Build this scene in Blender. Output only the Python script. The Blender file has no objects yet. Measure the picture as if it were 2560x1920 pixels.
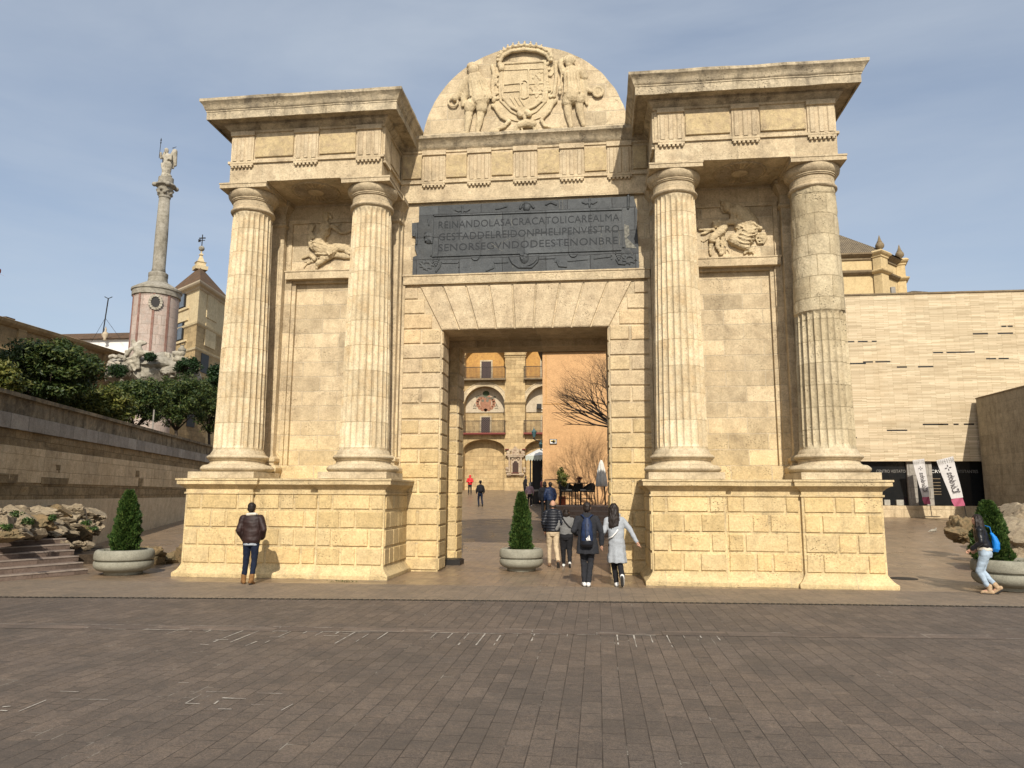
import bpy, bmesh, math, random
import numpy as np
from mathutils import Vector, Matrix, noise, Euler
random.seed(7); RS=np.random.RandomState(11)
scene=bpy.context.scene; COL=scene.collection
R=math.radians; PI=math.pi
# ---------------------------------------------------------------- camera
CX,CD,CH=1.8405,18.2565,1.9; YAW,PIT,ROL,FF=.11726118,.15154940,.00500442,1815.8617
_cy,_sy,_cp,_sp,_cr,_sr=math.cos(YAW),math.sin(YAW),math.cos(PIT),math.sin(PIT),math.cos(ROL),math.sin(ROL)
FW=Vector((-_sy*_cp,_cy*_cp,_sp)); R0=Vector((_cy,_sy,0)); U0=R0.cross(FW)
RT=R0*_cr+U0*_sr; UP=-R0*_sr+U0*_cr; CAM=Vector((CX,-CD,CH))
def _ray(x,y):
    k=2560/2212; return FW+RT*((x*k-1280)/FF)-UP*((y*k-960)/FF)
def at(x,y,Y):                       # point of the photo on the vertical plane y=Y
    d=_ray(x,y); t=(Y-CAM.y)/d.y; return CAM+d*t
def gr(x,y,Z=0.):                    # point of the photo on the level z=Z
    d=_ray(x,y); t=(Z-CH)/d.z; return CAM+d*t
KS=.0445; YS=3.1
def gz(y): return max(0.,min(y,60.)-YS)*KS
def grs(x,y):                        # point of the photo on the rising plaza beyond the gate
    d=_ray(x,y); t=(KS*(CAM.y-YS)-CAM.z)/(d.z-KS*d.y); p=CAM+d*t
    if p.y<YS: return gr(x,y)
    p.z=gz(p.y); return p
def crop(x0,y0,s): return lambda x,y:((x0+s*x)/1.15732,(y0+s*y)/1.15732)
c1=crop(0,300,.27125);c5=crop(1000,80,.28933);n3=crop(660,400,.1929);m3=crop(1720,440,.15674)
R3=crop(2080,550,.24118);R4=crop(2080,1050,.27119);M5=crop(1130,880,.24118);q3=crop(240,820,.18079)
cd=bpy.data.cameras.new('camera'); co=bpy.data.objects.new('camera',cd); COL.objects.link(co)
cd.sensor_width=36; cd.lens=36*FF/2560; cd.clip_end=3000; cd.clip_start=.1
m=Matrix((RT,UP,-FW)).transposed().to_4x4(); m.translation=CAM; co.matrix_world=m; scene.camera=co
# ---------------------------------------------------------------- mesh helpers
class MB:
    def __init__(s): s.v=[]; s.f=[]
    def add(s,vs,fs):
        b=len(s.v); s.v+= [tuple(v) for v in vs]; s.f+=[tuple(b+i for i in f) for f in fs]; return s
    def box(s,x0,x1,y0,y1,z0,z1):
        return s.add([(x0,y0,z0),(x1,y0,z0),(x1,y1,z0),(x0,y1,z0),(x0,y0,z1),(x1,y0,z1),(x1,y1,z1),(x0,y1,z1)],
          [(0,3,2,1),(4,5,6,7),(0,1,5,4),(1,2,6,5),(2,3,7,6),(3,0,4,7)])
    def obox(s,c,ax,ay,az):            # oriented box: centre + three half-axis vectors
        c,ax,ay,az=map(Vector,(c,ax,ay,az)); vs=[c+ax*i+ay*j+az*k for k in(-1,1) for i,j in((-1,-1),(1,-1),(1,1),(-1,1))]
        return s.add(vs,[(0,3,2,1),(4,5,6,7),(0,1,5,4),(1,2,6,5),(2,3,7,6),(3,0,4,7)])
    def lathe(s,prof,c=(0,0,0),n=32,cap=True,fr=None):
        b=len(s.v); c=Vector(c)
        for r,z in prof:
            for i in range(n):
                a=2*PI*i/n; rr=fr(r,z,a) if fr else r
                s.v.append((c.x+rr*math.cos(a),c.y+rr*math.sin(a),c.z+z))
        for k in range(len(prof)-1):
            for i in range(n):
                j=(i+1)%n; s.f.append((b+k*n+i,b+k*n+j,b+(k+1)*n+j,b+(k+1)*n+i))
        if cap:
            s.f.append(tuple(b+i for i in range(n))[::-1]); e=b+(len(prof)-1)*n; s.f.append(tuple(e+i for i in range(n)))
        return s
    def tube(s,pts,r,n=6,cap=True):
        pts=[Vector(p) for p in pts]; b=len(s.v); rs=r if isinstance(r,(list,tuple)) else [r]*len(pts)
        for i,p in enumerate(pts):
            t=(pts[min(i+1,len(pts)-1)]-pts[max(i-1,0)]).normalized()
            u=t.cross(Vector((0,0,1)) if abs(t.z)<.95 else Vector((1,0,0))).normalized(); w=t.cross(u)
            for k in range(n):
                a=2*PI*k/n; s.v.append(tuple(p+(u*math.cos(a)+w*math.sin(a))*rs[i]))
        for i in range(len(pts)-1):
            for k in range(n):
                j=(k+1)%n; s.f.append((b+i*n+k,b+i*n+j,b+(i+1)*n+j,b+(i+1)*n+k))
        if cap:
            s.f.append(tuple(range(b,b+n))[::-1]); e=b+(len(pts)-1)*n; s.f.append(tuple(range(e,e+n)))
        return s
    def prism(s,poly,y0,y1):           # polygon in x,z extruded along y
        n=len(poly); vs=[(x,y0,z) for x,z in poly]+[(x,y1,z) for x,z in poly]
        return s.add(vs,[tuple(range(n)),tuple(range(2*n-1,n-1,-1))]+[(i,n+i,n+(i+1)%n,(i+1)%n) for i in range(n)])
    def zprism(s,poly,z0,z1):
        n=len(poly); vs=[(x,y,z0) for x,y in poly]+[(x,y,z1) for x,y in poly]
        return s.add(vs,[tuple(range(n))[::-1],tuple(range(n,2*n))]+[(i,(i+1)%n,n+(i+1)%n,n+i) for i in range(n)])
    def sweep(s,poly,prof,jit=0.,seg=.35):   # poly ccw plan; prof (offset,z) bottom to top; solid
        P=[Vector((a,b)) for a,b in poly]; n=len(P); M=[]
        for i in range(n):
            d0=(P[i]-P[i-1]).normalized(); d1=(P[(i+1)%n]-P[i]).normalized()
            n0=Vector((d0.y,-d0.x)); n1=Vector((d1.y,-d1.x)); k=1+n0.dot(n1); M.append((n0+n1)/max(k,.3))
        Q=[];W=[]
        for i in range(n):
            j=(i+1)%n; L=(P[j]-P[i]).length; c=max(1,int(L/seg)) if jit else 1
            for t in range(c):
                Q.append(P[i].lerp(P[j],t/c)); 
                nn=M[i] if t==0 else Vector(((P[j]-P[i]).normalized().y,-(P[j]-P[i]).normalized().x)); W.append((nn,M[i],M[j],t/c))
        b=len(s.v); N=len(Q)
        for o,z in prof:
            for p,(nn,ma,mb,t) in zip(Q,W):
                # offset point keeps mitred corners
                q=p+(ma.lerp(mb,t))*o
                w=0
                if jit: w=(noise.noise(Vector((q.x*1.7,q.y*1.7,z*5)))+.6*noise.noise(Vector((q.x*5,q.y*5,z*9+7))))*jit
                s.v.append((q.x+nn.x*w,q.y+nn.y*w,z+w*.6))
        for k in range(len(prof)-1):
            for i in range(N):
                j=(i+1)%N; s.f.append((b+k*N+i,b+k*N+j,b+(k+1)*N+j,b+(k+1)*N+i))
        s.f.append(tuple(b+i for i in range(N))[::-1]); e=b+(len(prof)-1)*N; s.f.append(tuple(e+i for i in range(N)))
        return s
    def rust(s,x0,x1,z0,z1,y,d=.035,bv=.02,ax='y',sg=-1):   # one dressed block standing proud of a wall face
        j=lambda a=.006: random.uniform(-a,a)
        def P(a,b,c): return (a,c,b) if ax=='y' else (c,a,b)
        y1=y+sg*d; y0=y-sg*.02
        vs=[P(x0+j(),z0+j(),y0),P(x1+j(),z0+j(),y0),P(x1+j(),z1+j(),y0),P(x0+j(),z1+j(),y0)]
        vs+=[P(x0+bv*.3+j(),z0+bv*.3+j(),y1-sg*bv*.5),P(x1-bv*.3+j(),z0+bv*.3+j(),y1-sg*bv*.5),P(x1-bv*.3+j(),z1-bv*.3+j(),y1-sg*bv*.5),P(x0+bv*.3+j(),z1-bv*.3+j(),y1-sg*bv*.5)]
        k=j(.004); vs+=[P(x0+bv,z0+bv,y1+k),P(x1-bv,z0+bv,y1+k),P(x1-bv,z1-bv,y1+k),P(x0+bv,z1-bv,y1+k)]
        f=[(0,1,5,4),(1,2,6,5),(2,3,7,6),(3,0,4,7),(4,5,9,8),(5,6,10,9),(6,7,11,10),(7,4,8,11),(8,9,10,11),(3,2,1,0)]
        return s.add(vs,f)
    def build(s,name,mat,parent=None,smooth=False,recalc=True,loc=None,auto=None):
        me=bpy.data.meshes.new(name); me.from_pydata(s.v,[],s.f)
        if recalc:
            bm=bmesh.new(); bm.from_mesh(me); bmesh.ops.recalc_face_normals(bm,faces=bm.faces); bm.to_mesh(me); bm.free()
        if smooth:
            me.shade_smooth()
            if auto: me.set_sharp_from_angle(angle=R(auto))
        me.materials.append(mat); o=bpy.data.objects.new(name,me); COL.objects.link(o)
        if parent is not None: o.parent=parent
        if loc is not None: o.location=loc
        return o
def tag(o,label=None,cat=None,group=None,kind=None):
    if label: o['label']=label
    if cat: o['category']=cat
    if group: o['group']=group
    if kind: o['kind']=kind
    return o
def thing(name,label,cat,loc=(0,0,0),rz=0,group=None):
    o=bpy.data.objects.new(name,None); COL.objects.link(o); o.location=loc; o.rotation_euler=(0,0,rz)
    o.empty_display_size=.2
    return tag(o,label,cat,group)
def copy_tree(o,parent=None):
    c=o.copy(); COL.objects.link(c)
    if parent is not None: c.parent=parent
    for ch in list(o.children): copy_tree(ch,c)
    return c
def _ell_mesh(mb,c,r,rot=None,nu=20,nv=12):
    c=Vector(c); rr=Vector(r) if hasattr(r,'__len__') else Vector((r,r,r)); M=(rot or Euler((0,0,0))).to_matrix()
    b=len(mb.v)
    for j in range(nv+1):
        th=PI*j/nv
        if j in(0,nv): mb.v.append(tuple(c+M@Vector((0,0,rr.z*math.cos(th))))); continue
        for i in range(nu):
            a=2*PI*i/nu; mb.v.append(tuple(c+M@Vector((rr.x*math.sin(th)*math.cos(a),rr.y*math.sin(th)*math.sin(a),rr.z*math.cos(th)))))
    def I(j,i): return b if j==0 else (b+1+(nv-1)*nu if j==nv else b+1+(j-1)*nu+i%nu)
    for j in range(nv):
        for i in range(nu):
            if j==0: mb.f.append((I(0,0),I(1,i),I(1,i+1)))
            elif j==nv-1: mb.f.append((I(j,i),I(nv,0),I(j,i+1)))
            else: mb.f.append((I(j,i),I(j+1,i),I(j+1,i+1),I(j,i+1)))
def _cap(mb,p0,p1,r0,r1=None,n=14):
    r1=r0 if r1 is None else r1; p0,p1=Vector(p0),Vector(p1); d=p1-p0; L=max(d.length,1e-5); t=d/L
    u=t.cross(Vector((0,0,1)) if abs(t.z)<.9 else Vector((1,0,0))).normalized(); w=t.cross(u)
    rings=[]
    for k in range(1,5): a=PI/2*k/4; rings.append((-r0*math.cos(a),r0*math.sin(a)))
    for k in range(4,0,-1): a=PI/2*k/4; rings.append((L+r1*math.cos(a),r1*math.sin(a)))
    b=len(mb.v); mb.v.append(tuple(p0-t*r0))
    for h,r in rings:
        for i in range(n): a=2*PI*i/n; mb.v.append(tuple(p0+t*h+(u*math.cos(a)+w*math.sin(a))*r))
    e=len(mb.v); mb.v.append(tuple(p1+t*r1))
    for i in range(n): mb.f.append((b,b+1+(i+1)%n,b+1+i)); mb.f.append((e,e-n+i,e-n+(i+1)%n))
    for k in range(len(rings)-1):
        for i in range(n): j=(i+1)%n; mb.f.append((b+1+k*n+i,b+1+k*n+j,b+1+(k+1)*n+j,b+1+(k+1)*n+i))
def _loft(mb,rows,n=24):               # rows (cx,cy,z,rx,ry)
    b=len(mb.v)
    for cx,cy,z,rx,ry in rows:
        for i in range(n): a=2*PI*i/n; mb.v.append((cx+rx*math.cos(a),cy+ry*math.sin(a),z))
    for k in range(len(rows)-1):
        for i in range(n): j=(i+1)%n; mb.f.append((b+k*n+i,b+k*n+j,b+(k+1)*n+j,b+(k+1)*n+i))
    mb.f.append(tuple(b+i for i in range(n))[::-1]); e=b+(len(rows)-1)*n; mb.f.append(tuple(e+i for i in range(n)))
def blob(name,prims,vox,mat,parent=None,smooth=2,wr=0.,wf=(9,9,9),fn=None,loc=None,flat=False):
    """overlapping limbs and masses fused into one continuous surface"""
    mb=MB()
    for p in prims:
        if p[0]=='c': _cap(mb,*p[1:])
        elif p[0]=='e': _ell_mesh(mb,*p[1:])
        elif p[0]=='l': _loft(mb,*p[1:])
        elif p[0]=='b': mb.box(*p[1:])
    me=bpy.data.meshes.new('tmp'); me.from_pydata(mb.v,[],mb.f)
    bm=bmesh.new(); bm.from_mesh(me); bmesh.ops.recalc_face_normals(bm,faces=bm.faces); bm.to_mesh(me); bm.free()
    o=bpy.data.objects.new('tmp',me); COL.objects.link(o)
    rm=o.modifiers.new('r','REMESH'); rm.mode='VOXEL'; rm.voxel_size=vox; rm.adaptivity=0
    if smooth: sm=o.modifiers.new('s','SMOOTH'); sm.iterations=smooth; sm.factor=.5
    dg=bpy.context.evaluated_depsgraph_get(); dg.update(); me2=bpy.data.meshes.new_from_object(o.evaluated_get(dg))
    bpy.data.objects.remove(o); bpy.data.meshes.remove(me)
    if wr or fn:
        n=len(me2.vertices); cs=np.empty(n*3,'f'); me2.vertices.foreach_get('co',cs); ns=np.empty(n*3,'f'); me2.vertices.foreach_get('normal',ns)
        cs=cs.reshape(-1,3); ns=ns.reshape(-1,3)
        for i in range(n):
            c=Vector(cs[i].tolist()); d=0
            if wr: d+=wr*(noise.noise(Vector((c.x*wf[0],c.y*wf[1],c.z*wf[2])))+.5*noise.noise(Vector((c.x*wf[0]*2.3+9,c.y*wf[1]*2.3,c.z*wf[2]*2.3))))
            if fn: d+=fn(c)
            cs[i]+=ns[i]*d
        me2.vertices.foreach_set('co',cs.ravel()); me2.update()
    me2.name=name; me2.materials.clear(); me2.materials.append(mat)
    if not flat: me2.shade_smooth()
    ob=bpy.data.objects.new(name,me2); COL.objects.link(ob)
    if parent is not None: ob.parent=parent
    if loc is not None: ob.location=loc
    return ob
def flatten(o,Y,k):                      # worn low relief: squeeze towards the wall plane
    for v in o.data.vertices: v.co.y=Y+(v.co.y-Y)*k
    return o
def crease(A,fx=14,fy=14,fz=6):
    def f(c):
        n=noise.noise(Vector((c.x*fx+3,c.y*fy,c.z*fz))); m=noise.noise(Vector((c.x*fx*2.1,c.y*fy*2+5,c.z*fz*2.6)))
        return -A*max(0,1-abs(n)*3.2)-.6*A*max(0,1-abs(m)*3.)+.5*A*m
    return f
def rock(name,c,r,mat,parent=None,seed=0,cuts=4,amp=.35,rot=0):
    bm=bmesh.new(); bmesh.ops.create_icosphere(bm,subdivisions=cuts,radius=1)
    M=Matrix.Rotation(rot,3,'Z'); off=Vector((seed*7.3,seed*3.1,seed*1.7))
    for v in bm.verts:
        p=v.co.copy(); k=1+amp*noise.noise(p*1.3+off)+amp*.6*noise.noise(p*3.1+off)+amp*.35*noise.noise(p*7+off)
        # facet the boulder with a few random planes
        for t in range(5):
            pl=Vector((math.sin(t*2.4+seed),math.cos(t*1.7+seed*2),math.sin(t*3.3+seed)*.8)).normalized(); dd=p.dot(pl)*k
            if dd>.72: k*=.72/dd
        v.co=M@Vector((p.x*k*r[0],p.y*k*r[1],p.z*k*r[2]))
    me=bpy.data.meshes.new(name); bm.to_mesh(me); bm.free(); me.materials.append(mat); me.shade_smooth(); me.set_sharp_from_angle(angle=R(32))
    o=bpy.data.objects.new(name,me); COL.objects.link(o); o.location=c
    if parent is not None: o.parent=parent
    return o
def textmesh(name,body,mat,parent,width,height,M,ext=.004,spacing=1.0,mirror=False):
    cu=bpy.data.curves.new('t','FONT'); cu.body=body; cu.size=1; cu.extrude=.5; cu.space_character=spacing; cu.resolution_u=3
    o=bpy.data.objects.new('t',cu); COL.objects.link(o); dg=bpy.context.evaluated_depsgraph_get(); dg.update()
    me=bpy.data.meshes.new_from_object(o.evaluated_get(dg)); bpy.data.objects.remove(o)
    xs=[v.co.x for v in me.vertices]; ys=[v.co.y for v in me.vertices]; x0,x1,y0,y1=min(xs),max(xs),min(ys),max(ys)
    for v in me.vertices:
        a=(v.co.x-x0)/(x1-x0); b=(v.co.y-y0)/(y1-y0)
        if mirror: a=1-a
        v.co=M@Vector((a*width,b*height,v.co.z*2*ext))
    if mirror: me.flip_normals()
    me.name=name; me.materials.clear(); me.materials.append(mat); ob=bpy.data.objects.new(name,me); COL.objects.link(ob)
    if parent is not None: ob.parent=parent
    return ob
def frameM(o,ux,uy):                    # plane: origin, x dir, y dir
    ux=Vector(ux).normalized(); uy=Vector(uy).normalized(); w=ux.cross(uy); m=Matrix((ux,uy,w)).transposed().to_4x4(); m.translation=Vector(o); return m
# ---------------------------------------------------------------- materials
class NT:
    def __init__(s,name):
        s.m=bpy.data.materials.new(name); s.m.use_nodes=True; s.t=s.m.node_tree; s.b=s.t.nodes['Principled BSDF']
        s.b.inputs['Specular IOR Level'].default_value=.3
    def n(s,ty,**k):
        nd=s.t.nodes.new(ty)
        for a,b in k.items():
            if a.startswith('i_'):
                key=a[2:]; key=int(key) if key.isdigit() else key.replace('_',' ')
                if isinstance(b,bpy.types.NodeSocket): s.t.links.new(b,nd.inputs[key])
                else: nd.inputs[key].default_value=b
            else: setattr(nd,a,b)
        return nd
    def math(s,op,a,b=0.,c=None,clamp=False):
        nd=s.n('ShaderNodeMath',operation=op,use_clamp=clamp)
        for i,x in enumerate((a,b,c)):
            if x is None: continue
            if isinstance(x,bpy.types.NodeSocket): s.t.links.new(x,nd.inputs[i])
            else: nd.inputs[i].default_value=x
        return nd.outputs[0]
    def mix(s,f,a,b,mode='MIX'):
        nd=s.n('ShaderNodeMix',data_type='RGBA',blend_type=mode)
        for k,x in((0,f),(6,a),(7,b)):
            if isinstance(x,bpy.types.NodeSocket): s.t.links.new(x,nd.inputs[k])
            else: nd.inputs[k].default_value=(x if k==0 else (tuple(x)+(1,) if len(x)==3 else x))
        return nd.outputs[2]
    def ramp(s,f,st):
        nd=s.n('ShaderNodeValToRGB'); e=nd.color_ramp.elements
        while len(e)<len(st): e.new(.5)
        for el,(p,c) in zip(e,st): el.position=p; el.color=(c,c,c,1) if not hasattr(c,'__len__') else (*c,1)
        s.t.links.new(f,nd.inputs[0]); return nd.outputs[0]
    def noise(s,vec,sc,det=4,ro=.6,dist=0.):
        nd=s.n('ShaderNodeTexNoise',i_Scale=sc,i_Detail=det,i_Roughness=ro,i_Distortion=dist); s.t.links.new(vec,nd.inputs['Vector']); return nd.outputs[0]
    def vec(s,kind='Object'): return s.n('ShaderNodeTexCoord').outputs[kind]
    def scale(s,v,x,y,z):
        nd=s.n('ShaderNodeMapping'); s.t.links.new(v,nd.inputs[0]); nd.inputs['Scale'].default_value=(x,y,z); return nd.outputs[0]
    def wall_uv(s,v):                   # u runs along the wall whichever way it faces, v is height
        sp=s.n('ShaderNodeSeparateXYZ',i_0=v); nn=s.n('ShaderNodeSeparateXYZ',i_0=s.n('ShaderNodeNewGeometry').outputs['True Normal'])
        k=s.math('GREATER_THAN',s.math('ABSOLUTE',nn.outputs[0]),s.math('ABSOLUTE',nn.outputs[1]))
        u=s.math('ADD',s.math('MULTIPLY',sp.outputs[1],k),s.math('MULTIPLY',sp.outputs[0],s.math('SUBTRACT',1.,k)))
        return s.n('ShaderNodeCombineXYZ',i_0=u,i_1=sp.outputs[2]).outputs[0],sp
    def bump(s,h,st,dist=.02,prev=None):
        nd=s.n('ShaderNodeBump',i_Strength=st,i_Distance=dist,i_Height=h)
        if prev is not None: s.t.links.new(prev,nd.inputs['Normal'])
        return nd.outputs[0]
    def out(s,col,rough=.85,normal=None):
        for k,x in(('Base Color',col),('Roughness',rough),('Normal',normal)):
            if x is None: continue
            if isinstance(x,bpy.types.NodeSocket): s.t.links.new(x,s.b.inputs[k])
            else: s.b.inputs[k].default_value=(*x,1) if hasattr(x,'__len__') else x
        return s.m
def stone(name,c1,c2,c3,block=None,mortar=.012,mcol=None,grime=.35,pit=.5,sc=1.,bst=.5,low=None,drum=False,vary=.2,rough=.88,off=(0,0),streak=.3,island=0.):
    t=NT(name); v=t.vec(); uv,sp=t.wall_uv(v)
    big=t.noise(v,.55*sc,5,.62,.4); med=t.noise(v,3.2*sc,6,.65,.3); fin=t.noise(v,26*sc,5,.7)
    col=t.mix(t.ramp(big,[(.32,0),(.68,1)]),c1,c2); col=t.mix(t.ramp(med,[(.42,0),(.72,1)]),col,c3)
    if low:                              # newer yellow stone near the ground
        z0,z1,lc,lc2=low; k=t.math('ADD',sp.outputs[2],t.math('MULTIPLY',t.math('SUBTRACT',big,.5),1.6))
        k=t.n('ShaderNodeMapRange',i_Value=k,i_1=z0,i_2=z1,i_3=1.,i_4=0.).outputs[0]
        col=t.mix(k,col,t.mix(t.ramp(med,[(.35,0),(.7,1)]),lc,lc2))
    st=t.noise(t.scale(v,2.2,2.2,.28),1.6,5,.7); col=t.mix(t.math('MULTIPLY',t.ramp(st,[(.5,0),(.75,1)]),streak),col,(c3[0]*.55,c3[1]*.53,c3[2]*.5))
    grm=t.noise(v,.9,7,.72,1.); col=t.mix(t.math('MULTIPLY',t.ramp(grm,[(.52,0),(.7,1)]),grime),col,(c3[0]*.42,c3[1]*.42,c3[2]*.45))
    h=t.math('ADD',t.math('MULTIPLY',fin,.35),t.math('MULTIPLY',med,.8))
    nrm=None
    if block:
        bw,bh=block; b=t.n('ShaderNodeTexBrick',offset=.5,i_Scale=1.,i_Mortar_Size=mortar,i_Mortar_Smooth=.3,i_Bias=0.,i_Brick_Width=bw,i_Row_Height=bh)
        wob=t.n('ShaderNodeVectorMath',operation='ADD'); t.t.links.new(t.n('ShaderNodeVectorMath',operation='ADD',i_0=uv,i_1=(off[0],off[1],0)).outputs[0],wob.inputs[0])
        nn=t.n('ShaderNodeTexNoise',i_Scale=3.,i_Detail=4.); t.t.links.new(v,nn.inputs['Vector'])
        s2=t.n('ShaderNodeVectorMath',operation='SCALE',i_0=t.n('ShaderNodeVectorMath',operation='SUBTRACT',i_0=nn.outputs['Color'],i_1=(.5,.5,.5)).outputs[0]); s2.inputs['Scale'].default_value=.05
        t.t.links.new(s2.outputs[0],wob.inputs[1]); t.t.links.new(wob.outputs[0],b.inputs['Vector'])
        b.inputs['Color1'].default_value=(1-vary,)*3+(1,); b.inputs['Color2'].default_value=(1+vary*.6,)*3+(1,); b.inputs['Mortar'].default_value=(1,1,1,1)
        col=t.mix(1.,col,b.outputs['Color'],'MULTIPLY')
        mm=mcol or (c2[0]*.62,c2[1]*.6,c2[2]*.56)
        col=t.mix(t.math('MULTIPLY',b.outputs['Fac'],t.ramp(t.noise(v,2.,3),[(.35,.35),(.6,.95)])),col,mm)
        h=t.math('SUBTRACT',h,t.math('MULTIPLY',b.outputs['Fac'],.9))
    if drum:
        ob=t.n('ShaderNodeObjectInfo').outputs['Random']; ang=t.math('ARCTAN2',sp.outputs[1],sp.outputs[0])
        u=t.n('ShaderNodeCombineXYZ',i_0=t.math('MULTIPLY',ang,.6),i_1=sp.outputs[2],i_2=0.).outputs[0]
        b=t.n('ShaderNodeTexBrick',offset=.37,i_Scale=1.,i_Mortar_Size=.008,i_Mortar_Smooth=.2,i_Brick_Width=.55,i_Row_Height=drum,i_Vector=u)
        b.inputs['Color1'].default_value=(.84,.82,.78,1); b.inputs['Color2'].default_value=(1.1,1.1,1.1,1); b.inputs['Mortar'].default_value=(.75,.72,.66,1)
        col=t.mix(1.,col,b.outputs['Color'],'MULTIPLY'); h=t.math('SUBTRACT',h,t.math('MULTIPLY',b.outputs['Fac'],.7))
    # mottled patches: tan, pale and grey areas a hand or two across
    mot=t.noise(v,1.9*sc,7,.78,.8); col=t.mix(.85,col,t.ramp(mot,[(.28,(.74,.70,.64)),(.46,(1.,.97,.93)),(.6,(1.07,1.04,1.)),(.75,(1.16,1.15,1.16))]),'MULTIPLY')
    if island:
        ri=t.n('ShaderNodeNewGeometry').outputs['Random Per Island']; col=t.mix(island,col,t.ramp(ri,[(0.,(.80,.76,.68)),(.3,(1.04,1.,.9)),(.55,(.93,.92,.93)),(.8,(1.1,1.08,1.04)),(1.,(1.12,1.02,.88))]),'MULTIPLY')
    if pit:
        vo=t.n('ShaderNodeTexVoronoi',i_Scale=22*sc); t.t.links.new(v,vo.inputs['Vector']); pm=t.math('MULTIPLY',t.ramp(vo.outputs[0],[(.12,1),(.3,0)]),t.ramp(t.noise(v,1.7,4,.7),[(.5,0),(.66,1)]))
        col=t.mix(t.math('MULTIPLY',pm,pit),col,(c3[0]*.35,c3[1]*.33,c3[2]*.3)); h=t.math('SUBTRACT',h,t.math('MULTIPLY',pm,1.))
    col=t.mix(.6,col,t.ramp(fin,[(.28,.5),(.5,1.),(.74,1.35)]),'MULTIPLY'); col=t.mix(.28,col,t.ramp(t.noise(v,9*sc,4,.75),[(.32,.6),(.6,1.08),(.75,1.2)]),'MULTIPLY')
    return t.out(col,rough,t.bump(h,min(1.,bst*1.35),.035))
def plain(name,col,rough=.6,var=.15,sc=8.,metal=0.,bump=.15,col2=None,spec=.3,sheen=0.,ani=(1,1,1)):
    t=NT(name); v=t.scale(t.vec(),*ani); n=t.noise(v,sc,5,.65); n2=t.noise(v,sc*6,3,.6)
    a=tuple(c*(1-var) for c in col); b=col2 or tuple(min(1,c*(1+var)) for c in col)
    c=t.mix(t.ramp(n,[(.35,0),(.68,1)]),a,b); c=t.mix(.3,c,t.ramp(n2,[(.3,.8),(.7,1.15)]),'MULTIPLY')
    t.b.inputs['Metallic'].default_value=metal; t.b.inputs['Specular IOR Level'].default_value=spec
    return t.out(c,rough,t.bump(t.math('ADD',n,t.math('MULTIPLY',n2,.4)),bump,.01))
def leafmat(name,c1,c2,c3):
    t=NT(name); r=t.n('ShaderNodeNewGeometry').outputs['Random Per Island']
    c=t.ramp(r,[(0.,c1),(.55,c2),(.9,c3),(1.,c3)]); t.b.inputs['Transmission Weight'].default_value=0.
    t.b.inputs['Subsurface Weight'].default_value=0.
    c=t.mix(t.math('MULTIPLY',t.noise(t.vec(),1.2,3),.5),c,c1)
    t.out(c,.5)
    tr=t.n('ShaderNodeBsdfTranslucent'); t.t.links.new(c,tr.inputs[0]); mx=t.n('ShaderNodeMixShader',i_0=.22)
    t.t.links.new(t.b.outputs[0],mx.inputs[1]); t.t.links.new(tr.outputs[0],mx.inputs[2]); t.t.links.new(mx.outputs[0],t.t.nodes['Material Output'].inputs[0])
    return t.m
PALE=((.60,.505,.345),(.54,.44,.285),(.42,.335,.22)); WARM=((.61,.485,.27),(.56,.435,.23),(.48,.36,.20))
M={}
M['gate']=stone('gate_stone',*PALE,block=(.95,.39),mcol=(.50,.43,.31),vary=.24,grime=.4,low=(1.8,4.2,WARM[0],WARM[1]),off=(.2,.1))
M['smoothgate']=stone('gate_dressed_stone',*PALE,block=(1.3,.57),mortar=.006,mcol=(.46,.39,.27),vary=.12,grime=.5,low=(1.6,3.2,WARM[0],WARM[1]),streak=.35)
M['rustic']=stone('rustic_block_stone',*PALE,grime=.35,low=(2.4,4.6,WARM[0],WARM[1]),pit=.35,bst=.6,island=.8)
M['column']=stone('column_stone',(.64,.56,.40),(.58,.49,.33),(.55,.42,.25),drum=.62,grime=.3,pit=.3,streak=.25)
M['colrough']=stone('old_column_stone',(.54,.47,.33),(.48,.41,.27),(.42,.35,.23),drum=.5,grime=.45,pit=.6,bst=.9)
M['cornice']=stone('cornice_stone',(.56,.48,.34),(.46,.385,.26),(.28,.24,.175),grime=.85,streak=1.,pit=.6,bst=.8)
M['relief']=stone('relief_stone',(.58,.49,.32),(.52,.42,.27),(.46,.37,.23),grime=.45,pit=.2,bst=.35)
M['black']=stone('black_marble',(.06,.068,.074),(.082,.09,.095),(.045,.052,.058),block=(1.15,.62),mortar=.011,mcol=(.012,.012,.013),grime=.25,pit=.1,vary=.30,rough=.6,bst=.3,streak=.1)
M['blackcut']=plain('cut_black_marble',(.021,.024,.027),.7)
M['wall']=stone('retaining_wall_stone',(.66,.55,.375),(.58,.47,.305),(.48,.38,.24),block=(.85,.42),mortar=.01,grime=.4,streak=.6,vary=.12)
M['roughwall']=stone('eroded_wall_stone',(.36,.28,.16),(.29,.22,.12),(.20,.15,.085),block=(.5,.26),grime=.7,pit=.8,bst=1.,sc=1.6)
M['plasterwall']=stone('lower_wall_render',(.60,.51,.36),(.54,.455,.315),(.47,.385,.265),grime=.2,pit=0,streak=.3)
M['parapet']=stone('weathered_parapet_stone',(.33,.28,.19),(.25,.21,.14),(.11,.095,.07),block=(.7,1.2),grime=.8,streak=.9)
M['greyslab']=stone('grey_slab_stone',(.36,.345,.31),(.33,.31,.275),(.28,.26,.23),block=(.95,.6),mortar=.012,mcol=(.08,.075,.065),grime=.2,vary=.2)
M['planter']=stone('planter_concrete',(.30,.295,.24),(.26,.255,.205),(.24,.235,.19),grime=.2,pit=.3,sc=2.,bst=.25,streak=.3)
M['soil']=plain('soil',(.05,.035,.022),.95,.4,20,bump=.8)
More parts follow.
